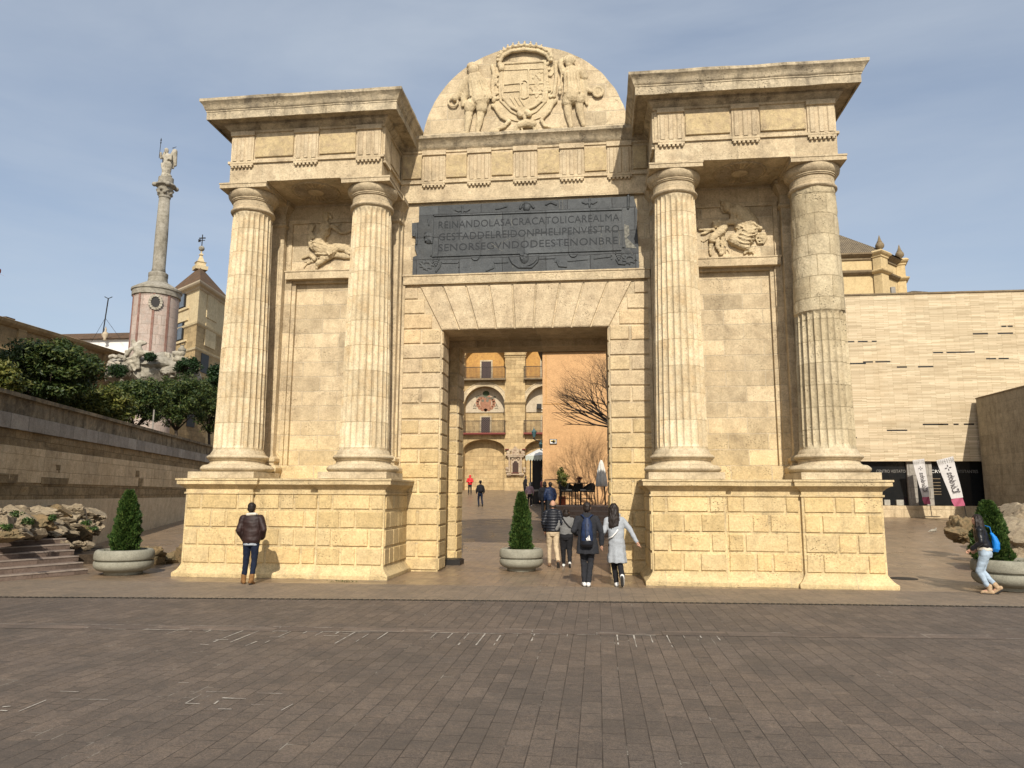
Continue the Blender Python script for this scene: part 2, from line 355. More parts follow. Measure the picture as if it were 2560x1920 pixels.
M['rockm']=stone('boulder_rock',(.36,.305,.215),(.30,.24,.16),(.19,.15,.105),grime=.65,pit=.8,sc=2.2,bst=1.)
M['rockorange']=stone('ochre_rock',(.27,.19,.10),(.21,.15,.08),(.10,.09,.05),grime=.6,pit=.6,sc=2.2,bst=1.)
M['terrstep']=stone('terrace_step_stone',(.30,.22,.17),(.26,.19,.15),(.22,.16,.12),pit=0)
M['step']=stone('brown_step_stone',(.195,.145,.115),(.175,.13,.105),(.15,.11,.09),block=(.85,5.),mortar=.01,grime=.25,pit=.1,bst=.2)
M['leafo']=leafmat('orange_tree_leaf',(.018,.036,.009),(.052,.082,.019),(.13,.15,.036))
M['leafy']=leafmat('yellowish_leaf',(.04,.058,.012),(.12,.135,.025),(.24,.22,.05))
M['leafc']=leafmat('conifer_leaf',(.016,.040,.009),(.05,.10,.02),(.12,.18,.04))
M['leafd']=leafmat('dark_ivy_leaf',(.01,.025,.008),(.02,.045,.012),(.04,.08,.02))
M['bark']=plain('bark',(.06,.045,.032),.9,.3,14,bump=.7)
M['barkd']=plain('dark_bare_bark',(.03,.022,.016),.9,.3,14)
# ================================================================= THE GATE
G=thing('stone_gate','monumental pale limestone Renaissance gate with four columns and a carved tympanum','city gate',(0,0,0))
WY=-.16                                     # niche wall front; portal wall front is y=0
# --- core walls with the passage
w=MB()
for s in(-1,1):
    X=lambda a,b:(min(s*a,s*b),max(s*a,s*b))
    def bx(a,b,y0,y1,z0,z1): w.box(*X(a,b),y0,y1,z0,z1)
    bx(2.157,3.25,0,.8,0,7.36); bx(2.42,3.25,.8,2.3,0,7.36); bx(2.157,3.25,2.3,3.15,0,7.36)
    bx(3.25,7.42,.0,3.15,0,9.7)
    bx(3.25,7.42,WY,.0,2.2,2.62); bx(3.25,7.42,WY,.0,7.6,9.7)
    bx(3.25,4.32,WY,.0,2.62,7.6); bx(6.28,7.42,WY,.0,2.62,7.6)
    # frame around the sunk lower panel and the relief panel
    bx(4.32,4.42,WY+.06,.0,2.62,7.6); bx(6.18,6.28,WY+.06,0,2.62,7.6); bx(4.42,6.18,WY+.06,0,7.5,7.6)
w.box(-3.25,3.25,0,3.15,7.36,9.655)
w.box(-2.157,2.157,0,.8,6.16,7.36); w.box(-2.42,2.42,.8,2.3,6.35,7.36); w.box(-2.157,2.157,2.3,3.15,6.16,7.36)
w.build('wall',M['gate'],G)
# --- moulded band across the niches, carved relief frames
for s in(-1,1):
    b=MB(); x0,x1=sorted((s*4.18,s*6.42)); b.sweep([(x0,WY-.12),(x1,WY-.12),(x1,.0),(x0,.0)],[(0,7.58),(0,7.76),(.02,7.78),(.02,7.81)],jit=.006); b.build('niche_band',M['smoothgate'],G)
    b=MB()
    for xa,xb in((4.2,4.3),(6.3,6.4)): x0,x1=sorted((s*xa,s*xb)); b.box(x0,x1,WY-.05,WY+.02,7.81,9.15)
    x0,x1=sorted((s*4.2,s*6.4)); b.box(x0,x1,WY-.045,WY+.02,9.15,9.25)
    b.build('relief_frame',M['smoothgate'],G)
# --- pilasters behind the columns
def pil(x0,x1,yf,name='pilaster'):
    p=MB(); yb=.02
    P=lambda o:[(x0,yf),(x1,yf),(x1,yb),(x0,yb)]
    p.sweep(P(0),[(.16,2.36),(.16,2.42),(.19,2.47),(.19,2.55),(.15,2.6),(.08,2.63),(.07,2.68),(.11,2.72),(.11,2.79),(.06,2.83),(.02,2.86),(0,2.95),(0,9.0),(.03,9.02),(.06,9.05),(.06,9.09),(.02,9.12),(.02,9.36),(.04,9.38),(.1,9.5),(.14,9.56),(.16,9.57),(.16,9.69)],jit=.005)
    p.box(x0+.1,x0+.14,yf-.015,yf,3.1,8.9); p.box(x1-.14,x1-.1,yf-.015,yf,3.1,8.9)
    return p.build(name,M['smoothgate'],G,smooth=True,auto=30)
for s in(-1,1):
    for a,b_ in((3.3,4.14),(6.46,7.4)):
        x0,x1=sorted((s*a,s*b_)); pil(x0,x1,WY-.2)
# --- pedestals
def ped(s):
    pts=[(-7.8,-1.95),(-6.15,-1.95),(-6.15,-1.86),(-4.58,-1.86),(-4.58,-1.95),(-2.98,-1.95),(-2.98,.12),(-7.8,.12)]
    if s>0: pts=[(-x,y) for x,y in pts][::-1]
    p=MB(); p.sweep(pts,[(.13,-.05),(.15,.03),(.15,.09),(.12,.12),(.08,.15),(.03,.22),(0,.29),(0,1.88),(.03,1.895),(.03,1.93),(0,1.94),(0,2.0),(.03,2.03),(.06,2.06),(.12,2.1),(.16,2.115),(.165,2.2),(.19,2.21),(.19,2.25)],jit=.01)
    o=p.build('pedestal',M['smoothgate'],G,smooth=True,auto=28)
    q=MB(); random.seed(31 if s<0 else 47)
    rows=((.32,.68),(.73,1.09),(1.14,1.5),(1.56,1.87))
    for ri,(z0,z1) in enumerate(rows):
        for (a,b_,yf) in((-7.78,-6.17,-1.95),(-6.13,-4.6,-1.86),(-4.56,-3.0,-1.95)):
            if s>0: a,b_=-b_,-a
            L=b_-a; pat=((.22,.58,.2),(.37,.23,.4),(.23,.56,.21),(.42,.24,.34)) [(ri+int(abs(a)*3))%4]
            if (ri+int(abs(a)))%3==0: pat=pat[::-1]
            x=a; tot=sum(pat)
            for f in pat:
                ww=L*f/tot; q.rust(x+.025,x+ww-.025,z0,z1,yf,.03,.018); x+=ww
        # inner return facing the passage
        y=-1.93; pat=((.33,.3,.42,.6),(.55,.38,.62),(.3,.6,.3,.45),(.5,.4,.7))[ri]; tot=sum(pat)
        for f in pat:
            ww=1.9*f/tot; q.rust(y+.025,y+ww-.025,z0,z1,s*2.98,.025,.016,ax='x',sg=-s); y+=ww
    q.build('rusticated_block',M['rustic'],o)
    return o
ped(-1); ped(1)
# --- columns
def flute(zlo,zhi,depth):
    def f(r,z,a):
        if z<zlo or z>zhi: return r
        k=1.; e=.14
        if z<zlo+e: k=math.sin(PI/2*(z-zlo)/e)
        if z>zhi-e: k=math.sin(PI/2*(zhi-z)/e)
        t=(a*24/(2*PI))%1.; t=abs(t-.5)*2   # 0 mid flute ..1 arris
        return r-depth*k*math.sqrt(max(0.,1-(t/.93)**2)) if t<.93 else r
    return f
M['basestone']=stone('column_base_stone',(.58,.50,.355),(.53,.44,.29),(.44,.36,.24),grime=.5,pit=.4,streak=.4)
def mkcol(broken):
    z0=2.93-2.36; z1=9.04-2.36; prof=[]; N=66
    for i in range(N+1):
        z=z0+(z1-z0)*i/N; t=i/N; r=.592-.107*t**1.25; prof.append((r,z))
    # denser rings where the flutes start and stop
    prof+= [(prof[0][0],z0+.02*k) for k in range(1,14)]+[(prof[-1][0]+.002,z1-.02*k) for k in range(1,14)]
    zb=(6.05-2.36)
    if broken: prof+=[(.545,zb-.001),(.545,zb+.02),(.545,zb-.08),(.545,zb-.05)]
    prof=sorted(prof,key=lambda p:p[1])
    base=flute(z0+.03,z1-.06,.05)
    def fr(r,z,a):
        # keep a single continuous taper
        t=(z-z0)/(z1-z0); r=.592-.107*max(0,min(1,t))**1.25
        w=.008*noise.noise(Vector((math.cos(a)*2.2,math.sin(a)*2.2,z*2.5)))
        if broken:
            if z>zb: return r+.012+w*2.2+.012*noise.noise(Vector((math.cos(a)*5,math.sin(a)*5,z*6)))-.012*(abs(((z+.04*math.sin(a*3))/.5)%1-.5)>.47)
            return flute(z0+.03,zb+2,.05)(r,z,a)+w if z<zb-.03 else r-.01
        return base(r,z,a)+w
    o=MB().lathe(prof,n=240,fr=fr).build('column',M['colrough'] if broken else M['column'],None,smooth=True,auto=50,recalc=False)
    bs=MB(); bs.zprism([(-.82,-.81),(.82,-.81),(.82,.6),(-.82,.6)],-.1,.05)
    tor=[(.80,.05)]+[(.79+.075*math.sin(PI*k/8),.05+.17*k/8) for k in range(9)]+[(.76,.222),(.70,.232),(.66,.26),(.645,.29),(.65,.325),(.69,.343)]+[(.67+.06*math.sin(PI*k/6),.35+.12*k/6) for k in range(7)]+[(.645,.475),(.64,.5),(.62,.54),(.6,.58)]
    bs.lathe(tor,n=64,fr=lambda r,z,a:r+.006*noise.noise(Vector((math.cos(a)*4,math.sin(a)*4,z*8))))
    bs.build('column_base',M['basestone'],o,smooth=True,auto=24)
    cp=MB(); c0=9.02-2.36
    cp.lathe([(.485,c0-.02),(.53,c0),(.55,c0+.03),(.55,c0+.06),(.53,c0+.085),(.5,c0+.1),(.5,c0+.28),(.53,c0+.29),(.53,c0+.315),(.55,c0+.32),(.55,c0+.345),(.58,c0+.37),(.615,c0+.42),(.63,c0+.48),(.62,c0+.53),(.6,c0+.555)],n=64,fr=lambda r,z,a:r+.006*noise.noise(Vector((math.cos(a)*4,math.sin(a)*4,z*8))))
    cp.sweep([(-.62,-.63),(.62,-.63),(.62,.62),(-.62,.62)],[(0,9.56-2.36),(0,9.655-2.36),(.015,9.66-2.36),(.015,9.70-2.36)],jit=.006)
    cp.build('capital',M['smoothgate'],o,smooth=True,auto=35)
    return o
colA=mkcol(False); colA.parent=G; colA.location=(-6.985,-1.13,2.36)
for x in(-3.79,3.77): c=copy_tree(colA,G); c.location=(x,-1.13,2.36)
colB=mkcol(True); colB.parent=G; colB.location=(7.0,-1.13,2.36); colB['label']='column with worn plain drums above and flutes below'
# --- entablatures
def tri_part(a,b_,y,z0,z1,capz,par):
    mb=MB(); w_=b_-a; mb.box(a,b_,y-.04,y+.02,z0,z1-.08)
    for k in range(3):
        cx=a+w_*(.17+.33*k); mb.add([(cx-w_*.11,y-.04,z0),(cx+w_*.11,y-.04,z0),(cx+w_*.11,y-.04,z1-.12),(cx-w_*.11,y-.04,z1-.12),(cx-w_*.07,y-.068,z0),(cx+w_*.07,y-.068,z0),(cx+w_*.07,y-.068,z1-.14),(cx-w_*.07,y-.068,z1-.14)],[(0,1,5,4),(1,2,6,5),(2,3,7,6),(3,0,4,7),(4,5,6,7)])
    mb.box(a-.02,b_+.02,y-.085,y+.02,z1-.08,capz); mb.build('triglyph',M['frieze'],par,smooth=True,auto=25)
    gb=MB(); gb.box(a-.01,b_+.01,y-.065,y+.01,z0-.13,z0-.08)
    for k in range(6): cx=a+w_*(k+.5)/6; gb.lathe([(.026,-.058),(.036,-.048),(.03,0.01)],(cx,y-.04,z0-.13),10)
    gb.build('guttae',M['smoothgate'],par,smooth=True,auto=40)
def met_part(a,b_,y,z0,z1,par,mat='rustic'):
    mb=MB(); mb.rust(a,b_,z0,z1,y,.045,.012); mb.build('metope',M[mat],par)
M['frieze']=stone('frieze_stone',(.58,.49,.34),(.53,.43,.28),(.45,.36,.24),grime=.5,pit=.6,streak=.5,sc=1.6)
M['metope']=stone('eroded_metope_stone',(.58,.47,.27),(.50,.39,.22),(.40,.31,.2),grime=.5,pit=.9,sc=2.4,bst=1.,streak=.2)
def pav(s):
    x0,x1=(3.29,7.43) if s>0 else (-7.36,-3.38); rect=[(x0,-1.75),(x1,-1.75),(x1,3.15),(x0,3.15)]
    e=MB(); e.sweep(rect,[(0,9.70),(0,10.18),(.05,10.185),(.05,10.25),(0,10.255),(0,11.0),(.035,11.01),(.035,11.07)],jit=.008)
    tris=((3.37,3.97),(5.08,5.69),(6.79,7.40)) if s>0 else ((-7.33,-6.74),(-5.65,-5.04),(-4.03,-3.42))
    xi=x0 if s>0 else x1
    a,b_=sorted((xi-s*.05,xi+s*.02)); e.box(a,b_,-1.72,-1.2,10.255,11.0); a,b_=sorted((xi-s*.035,xi+s*.02)); e.box(a,b_,-1.1,-.3,10.33,10.9)
    eo=e.build('pavilion_entablature',M['smoothgate'],G,smooth=True,auto=25)
    g_=MB()
    for k in range(6): g_.lathe([(.030,-.075),(.043,-.06),(.036,0.01)],(xi-s*.04,-1.72+.52*(k+.5)/6,10.13),8)
    a,b_=sorted((xi-s*.065,xi+s*.01)); g_.box(a,b_,-1.73,-1.19,10.13,10.18); g_.build('guttae',M['smoothgate'],eo,smooth=True,auto=40)
    for a,b_ in tris: tri_part(a,b_,-1.75,10.25,11.0,11.04,eo)
    for (a,b_) in zip(tris[:-1],tris[1:]):
        met_part(a[1]+.04,b_[0]-.04,-1.75,10.34,10.87,eo,'metope')
    c=MB(); c.sweep(rect,[(.03,11.06),(.06,11.08),(.12,11.13),(.16,11.17),(.16,11.23),(.42,11.24),(.42,11.19),(.46,11.19),(.46,11.38),(.475,11.39),(.475,11.42),(.49,11.43),(.51,11.46),(.52,11.50),(.55,11.56),(.59,11.60),(.61,11.62),(.61,11.69),(.58,11.71)],jit=.012,seg=.18)
    c.build('cornice',M['cornice'],eo,smooth=True,auto=30)
    r=MB(); cx=s*5.37; cy=-.98
    for i in range(40):
        a0,a1=2*PI*i/40,2*PI*(i+1)/40
        r.add([(cx+(.6+d)*math.cos(a)*1.02,cy+(.6+d)*math.sin(a)*1.02,z) for a in(a0,a1) for d,z in((-.02,9.705),(0,9.665),(.02,9.705))],[(0,1,4,3),(1,2,5,4)])
    for i in range(28):
        a=2*PI*i/28; d=Vector((math.cos(a),math.sin(a),0)); n_=Vector((-d.y,d.x,0)); c0=Vector((cx,cy,9.70))
        r.add([c0+d*.2+n_*.012,c0+d*.56+n_*.035,c0+d*.56-n_*.035,c0+d*.2-n_*.012,c0+d*.24+Vector((0,0,-.03)),c0+d*.52+Vector((0,0,-.045))],[(0,1,5,4),(3,4,5,2),(0,4,3),(1,2,5)])
    r.lathe([(.2,.005),(.19,-.03),(.1,-.05),(.03,-.04)],(cx,cy,9.70),20)
    r.build('soffit_rosette',M['smoothgate'],eo)
    return eo
pav(-1); pav(1)
e=MB(); YF=-.1
e.sweep([(-3.36,YF),(3.27,YF),(3.27,3.14),(-3.36,3.14)],[(0,9.66),(0,10.17),(.05,10.175),(.05,10.24),(0,10.245),(0,11.05),(.03,11.055),(.03,11.12)],jit=.008)
ec=e.build('central_entablature',M['smoothgate'],G,smooth=True,auto=25)
tr=[(-2.75+1.237*k,-2.14+1.237*k) for k in range(5)]
for a,b_ in tr: tri_part(a,b_,YF,10.24,11.05,11.1,ec)
for a,b_ in [(-3.34,-2.75)]+[(a[1],b_[0]) for a,b_ in zip(tr[:-1],tr[1:])]+[(2.83,3.25)]: met_part(a+.03,b_-.03,YF,10.32,10.97,ec,'metope')
c=MB(); c.sweep([(-3.36,YF),(3.27,YF),(3.27,3.13),(-3.36,3.13)],[(.03,11.11),(.05,11.13),(.09,11.17),(.11,11.22),(.14,11.28),(.2,11.34),(.24,11.37),(.25,11.44),(.22,11.47)],jit=.014,seg=.18)
c.build('cornice',M['cornice'],ec,smooth=True,auto=30)
# --- tympanum
tc=MB(); Rr,zc=2.79,11.23; poly=[]
for i in range(61):
    a=R(5)+(PI-2*R(5))*i/60; j=.012*noise.noise(Vector((a*9,1,2)))+.008*noise.noise(Vector((a*31,1,2))); poly.append((Rr*math.cos(a)+j,zc+(Rr+j)*math.sin(a)))
tc.prism(poly[::-1],-.12,.85)
ty=tc.build('tympanum',M['gate'],G)
def P5(x,y,dy=0.): p=at(*c5(x,y),-.14); return Vector((p.x,-.14-dy,p.z))
k5=.00385
def cap5(pts,r,dy=.04):
    out=[]; n=len(pts)
    for i in range(n-1):
        r0=r[i] if isinstance(r,(list,tuple)) else r; r1=r[i+1] if isinstance(r,(list,tuple)) else r
        out.append(('c',P5(*pts[i],dy),P5(*pts[i+1],dy),r0*k5,r1*k5))
    return out
# shield
sh=[(885,285),(1255,262),(1252,480),(1238,585),(1165,648),(1092,680),(1062,722),(1030,690),(955,648),(890,575),(878,450)]
s_=MB(); pp=[P5(*p) for p in sh]; ctr=sum(pp,Vector())/len(pp)
s_.prism([(p.x,p.z) for p in pp][::-1],-.185,-.1)
so=s_.build('coat_of_arms',M['relief'],ty)
ct=MB(); cpl=[(850,300),(815,280),(800,330),(835,380),(800,470),(838,560),(800,640),(850,690),(900,740),(1000,770),(1060,780),(1130,770),(1230,735),(1290,670),(1350,600),(1300,540),(1345,470),(1300,400),(1345,330),(1345,270),(1290,290)]
cq=[P5(*p) for p in cpl]; ct.prism([(p.x,p.z) for p in cq],-.155,-.1); ct.build('cartouche',M['relief'],so)
fr_=cap5(sh+[sh[0]],11,.05)+cap5([(905,465),(1065,450)],5,.07)+cap5([(900,530),(1040,520)],5,.07)+cap5([(1112,340),(1112,545),(1245,540)],6,.07)+cap5([(900,340),(1250,325)],5,.06)+cap5([(1112,460),(1245,452)],5,.06)
fr_+=cap5([(1040,575),(1045,440),(1075,425),(1105,440),(1108,570),(1075,585),(1040,575)],7,.07)
for i in range(4): fr_+=cap5([(915+38*i,575),(960+38*i,645)],6,.06)
for i in range(26): fr_+= [('e',P5(1130+random.random()*105,350+random.random()*280,.055),(k5*11,k5*6,k5*13))]
fr_+=cap5([(870,300),(860,480),(870,600),(960,690),(1050,740)],9,.03)+cap5([(1270,290),(1275,480),(1262,600),(1180,690),(1080,740)],9,.03)
flatten(blob('shield_carving',fr_,.014,M['relief'],so,1,fn=crease(.005,22,22,22)),-.18,.75)
cr=cap5([(865,275),(890,225),(960,185),(1075,168),(1190,180),(1270,215),(1300,262)],[14]*7,.08)+cap5([(850,240),(900,185),(970,150),(1075,135),(1200,150),(1285,185),(1315,240)],[13]*7,.1)
for i in range(15):
    a=PI*(1-i/14); x=1080+232*math.cos(a); y=268-138*math.sin(a); cr+=[('e',P5(x,y,.12),k5*13),('e',P5(x,y-24,.1),k5*9)]
blob('crown',cr,.014,M['relief'],so,1,fn=crease(.006,25,25,25))
# strapwork scrolls
st=cap5([(800,640),(830,660),(840,690),(880,745),(945,775),(900,825),(800,860),(740,880),(510,908)],[14,16,13,13,15,13,14,12,10],.04)
st+=cap5([(1345,600),(1310,640),(1290,690),(1220,765),(1250,815),(1330,835),(1390,825),(1420,850),(1640,840)],[16,15,13,13,14,12,13,12,9],.04)
st+=cap5([(800,300),(815,370),(800,440),(810,600)],16,.03)+cap5([(1345,270),(1350,400),(1330,560)],15,.03)+cap5([(860,275),(880,330),(895,300)],[18,22,10],.08)+cap5([(1270,290),(1290,270),(1300,240)],12,.06)
st+=cap5([(1035,715),(1045,730)],22,.08)+cap5([(1100,705),(1115,720)],24,.08)+cap5([(1080,720),(1080,760)],12,.06)
for i in range(10): st+=[('e',P5(810+random.uniform(-12,50),380+i*22,.05),(k5*17,k5*10,k5*14)),('e',P5(1262+random.uniform(-12,40),330+i*26,.05),(k5*16,k5*10,k5*13))]
st+=[('e',P5(822,868,.05),(k5*34,k5*18,k5*18)),('e',P5(1345,838,.05),(k5*36,k5*16,k5*15))]
flatten(blob('strapwork_scroll',st,.015,M['relief'],ty,1,fn=crease(.008,16,16,16)),-.12,.85)
lm=cap5([(1035,820),(1090,800),(1150,808)],[26,30,28],.09)+cap5([(1010,835),(1000,862)],[17,15],.1)+cap5([(1030,830),(1025,872)],8,.09)+cap5([(1050,835),(1062,875)],8,.1)+cap5([(1150,820),(1165,862)],10,.09)+cap5([(1170,810),(1190,850)],9,.08)
for i in range(14): lm+=[('e',P5(1035+i*9,800+random.uniform(-14,16),.12),k5*9)]
flatten(blob('hanging_lamb',lm,.013,M['relief'],ty,1,fn=crease(.008,25,25,25)),-.12,.85)
def figure(L):
    if L:
        p=[('e',P5(640,345,.13),(k5*40,k5*40,k5*50)),('e',P5(634,312,.13),(k5*46,k5*36,k5*30))]
        for i in range(9): p+=[('e',P5(600+9*i,318-22*math.sin(i/8*PI)+(i%2)*6,.16),k5*11)]
        p+=cap5([(640,385),(645,410)],[26,34],.1)+cap5([(648,425),(665,510),(690,590)],[62,66,74],.06)+cap5([(615,640),(605,668)],[46,40],.09)+cap5([(705,640),(708,670)],[46,42],.09)
        p+=cap5([(602,690),(592,770),(580,875)],[30,26,16],.07)+cap5([(702,690),(690,780),(668,875)],[30,26,16],.07)+cap5([(578,880),(510,888)],[14,10],.07)+cap5([(668,880),(730,888)],[14,10],.07)
        p+=cap5([(580,430),(530,520),(480,580)],[36,34,26],.06)+cap5([(600,460),(560,560),(545,640)],[26,30,14],.05)+cap5([(715,430),(755,510),(782,570)],[26,22,20],.1)+cap5([(690,370),(790,590)],7,.14)
        for i in range(14): a=2*PI*i/14; p+=[('e',P5(462+40*math.cos(a),612+38*math.sin(a),.07),k5*10)]
        for i in range(5): p+=cap5([(610+i*28,440),(620+i*32,590)],[5,7],.06+.25*1)if 0 else cap5([(606+i*24,450),(622+i*30,585)],7,.06+k5*58)
    else:
        p=[('e',P5(1466,268,.14),(k5*36,k5*40,k5*44)),('e',P5(1462,300,.16),(k5*24,k5*26,k5*30))]
        for i in range(11): a=PI*i/10; p+=[('e',P5(1466+40*math.cos(a),262-30*math.sin(a),.15),k5*13)]
        p+=cap5([(1470,315),(1476,345)],[26,34],.1)+cap5([(1480,370),(1490,450),(1490,560)],[62,58,74],.06)+cap5([(1452,595),(1448,615)],[44,40],.09)+cap5([(1545,580),(1550,600)],[44,38],.09)
        p+=cap5([(1448,635),(1455,720),(1478,825)],[30,26,15],.07)+cap5([(1546,620),(1556,700),(1585,812)],[30,26,15],.07)
        p+=cap5([(1415,365),(1392,310),(1388,270)],[24,20,20],.1)+cap5([(1405,245),(1388,540)],7,.13)+[('e',P5(1384,510,.14),(k5*16,k5*14,k5*18)),('e',P5(1384,545,.14),(k5*10,k5*10,k5*14))]
        p+=cap5([(1560,360),(1590,400)],[36,28],.08)+cap5([(1595,420),(1615,510),(1650,520)],[20,18,14],.06)+cap5([(1580,440),(1615,630)],[28,10],.04)
        for i in range(14): a=2*PI*i/14; p+=[('e',P5(1710+40*math.cos(a),525+40*math.sin(a),.07),k5*11)]
        p+=[('e',P5(1710,525,.05),(k5*30,k5*12,k5*30))]
        for i in range(5): p+=cap5([(1430+i*24,380),(1425+i*32,555)],7,.06+k5*56)
    return flatten(blob('relief_figure',p,.012,M['relief'],ty,1,fn=crease(.007,18,18,6)),-.12,.76)
figure(True)['label']='carved standing figure looking towards the shield'; figure(False)['label']='carved bearded standing figure holding a staff'
# --- flat arch of nine voussoirs and the rusticated portal
tb=[(-2.78+5.56*i/9,7.33) for i in range(10)]; bt=[(-2.19+4.385*i/9,6.17) for i in range(10)]
for i in range(9):
    g=.022; a,b_,c_,d_=Vector((bt[i][0]+g,6.165)),Vector((bt[i+1][0]-g,6.165)),Vector((tb[i+1][0]-g,7.33)),Vector((tb[i][0]+g,7.33))
    ce=(a+b_+c_+d_)/4; I=[q+(ce-q).normalized()*.03 for q in(a,b_,c_,d_)]; dd=.045+random.uniform(-.004,.004)
    v=MB(); v.add([(q.x,.01,q.y) for q in(a,b_,c_,d_)]+[(q.x,-dd+.015,q.y) for q in(a,b_,c_,d_)]+[(q.x,-dd,q.y) for q in I],[(0,1,5,4),(1,2,6,5),(2,3,7,6),(3,0,4,7),(4,5,9,8),(5,6,10,9),(6,7,11,10),(7,4,8,11),(8,9,10,11)]); v.build('voussoir',M['rustic'],G)
zs=[7.34,7.0,6.6,6.19,5.79,5.4,5.02,4.62,4.22,3.81,3.43,3.05,2.69,2.3,1.93,1.53,1.13,.74,.34,.02]
for s in(-1,1):
    q=MB(); random.seed(5+s)
    for i in range(len(zs)-1):
        z1,z0=zs[i]-.02,zs[i+1]+.02; xi=2.18
        if z0>6.15: xi=2.19+.59*((z0+z1)/2-6.17)/1.16+.12
        xo=3.22; seg=[(xi,xo)] if i%2==0 or z0>6.3 else [(xi,(xi+xo)/2-.02),((xi+xo)/2+.02,xo)]
        for a,b_ in seg:
            x0,x1=sorted((s*a,s*b_)); q.rust(x0+.008,x1-.008,z0,z1,0,.035,.02)
        if z0<6.1: # quoins turning into the passage, front and back piers
            q.rust(.03,.78,z0,z1,s*2.157,.03,.02,ax='x',sg=-s); q.rust(2.33,3.1,z0,z1,s*2.157,.03,.02,ax='x',sg=-s)
            x0,x1=sorted((s*2.17,s*2.42)); q.rust(x0+.01,x1-.01,z0,z1,2.3,.02,.012)
    q.build('rusticated_block',M['rustic'],G)
# band under the plaque with its worn lettering
b=MB(); b.sweep([(-3.22,-.1),(3.22,-.1),(3.22,0.02),(-3.22,0.02)],[(0,7.39),(0,7.6),(.02,7.61),(.02,7.645),(0,7.65)],jit=.006); bo=b.build('portal_lintel_band',M['smoothgate'],G,smooth=True,auto=30)
for s in(-1,1): b=MB(); x0,x1=sorted((s*3.17,s*3.24)); b.box(x0,x1,-.06,0.02,0.02,7.39); b.build('portal_jamb_strip',M['smoothgate'],G)
M['worncut']=plain('worn_carved_stone',(.43,.35,.22),.9)
textmesh('carved_lettering','MAC SETS  POSCO    LOCALIT',M['worncut'],bo,3.9,.115,frameM((-1.55,-.102,7.45),(1,0,0),(0,0,1)),.003,1.25)
# --- black inscription plaque
pl=[(-2.98,7.66),(-2.98,8.15),(-2.86,8.2),(-2.94,8.42),(-2.9,8.72),(-3.02,8.75),(-3.03,9.1),(-2.84,9.12),(-2.84,9.56),(2.86,9.6),(2.95,9.2),(2.93,8.8),(2.96,8.2),(2.96,7.66)]
a=MB(); a.prism(pl[::-1],-.07,.02); pq=a.build('inscription_plaque',M['black'],G); 
def at6(x,y,dy=0.): p=at(*crop(980,300,.29837)(x,y),-.07); return Vector((p.x,-.07-dy,p.z))
fb=MB()
for (xa,ya),(xb,yb),hw in (((345,800),(1930,745),6),((335,1140),(1920,1085),6),((345,800),(330,1140),6),((1935,745),(1940,1070),6)):
    p,q=at6(xa,ya),at6(xb,yb); d=(q-p); L=d.length; d.normalize(); n_=Vector((-d.z,0,d.x)); fb.obox((p+q)/2,d*L/2,Vector((0,.03,0)),n_*.028)
for i,x in enumerate((370,700,1100,1520,1900)):   # stepped pendants under the frame
    y=1140-(x-335)*.0335; p=at6(x,y+28); 
    if i in(1,3): fb.lathe([(.1,0),(.1,.03)],(0,0,0),4) if 0 else None; _n=[(p.x+.11*math.cos(t),p.z+.04-.11*math.sin(t)) for t in [PI*k/8 for k in range(9)]]; fb.prism(_n,-.1,-.06)
    elif i==2: _n=[(p.x+.38*math.cos(t),p.z+.02-.3*math.sin(t)) for t in [PI*k/12 for k in range(13)]]; fb.prism(_n,-.095,-.06)
    else:
        for k in range(4): fb.box(p.x-.09+.022*k,p.x+.09-.022*k,-.1,-.06,p.z-.05*k-.03,p.z-.05*k+.03)
for xa,ya,xb,yb in((420,1195,560,1195),(560,1195,560,1235),(850,1195,975,1190),(850,1195,850,1230),(1235,1160,1370,1155),(1370,1155,1370,1190),(1690,1160,1840,1140),(1840,1110,1840,1170),(1470,1180,1640,1165)):
    p,q=at6(xa,ya),at6(xb,yb); d=(q-p); L=d.length; d.normalize(); n_=Vector((-d.z,0,d.x)); fb.obox((p+q)/2,d*L/2,Vector((0,.02,0)),n_*.02)
fb.build('plaque_frame',M['black'],pq)
bl=[]; keep=False
def flush():
    global bl
    if bl: blob('plaque_carving',bl,.014,M['black'],pq,1)
    bl=[]
def c6c(pts,r,dy=.0):
    if len(bl) and not keep: flush()
    for i in range(len(pts)-1): bl.append(('c',at6(*pts[i],dy),at6(*pts[i+1],dy),r*.0038,r*.0038))
c6c([(1075,740),(1085,710),(1120,690),(1160,700),(1185,735)],10); bl.append(('e',at6(1128,735),(.1,.05,.11)))
keep=False; flush()
for x,y in((590,755),(1655,690)): flush(); keep=True; c6c([(x-60,y),(x-30,y+12),(x,y)],7); c6c([(x+60,y-6),(x+30,y+12),(x,y)],7); c6c([(x,y-30),(x,y+35)],8)
keep=False; c6c([(870,745),(910,740),(960,725)],7); c6c([(1290,710),(1330,690),(1375,710)],8); c6c([(1980,635),(1978,740)],10); c6c([(205,950),(205,1040)],9); c6c([(300,830),(310,880)],6)
flush(); bl.append(('e',at6(310,990),(.13,.06,.17)))
for k in range(12): bl.append(('e',at6(310+random.uniform(-35,30),990+random.uniform(-45,45),.04),(.03,.03,.03)))
flush(); bl.append(('e',at6(1110,1160),(.13,.07,.17)))
for k in range(9): bl.append(('e',at6(1110+random.uniform(-35,35),1150+random.uniform(-30,45),.05),(.03,.03,.03)))
for cx,cy in((290,1215),(1990,1165)):
    flush(); keep=True
    for k in range(9):
        a=k*.75; c6c([(cx+70*math.cos(a)*random.uniform(.4,1),cy+45*math.sin(a)),(cx+30*math.cos(a+1),cy+20*math.sin(a+1)),(cx+60*math.cos(a+2),cy+38*math.sin(a+2))],6)
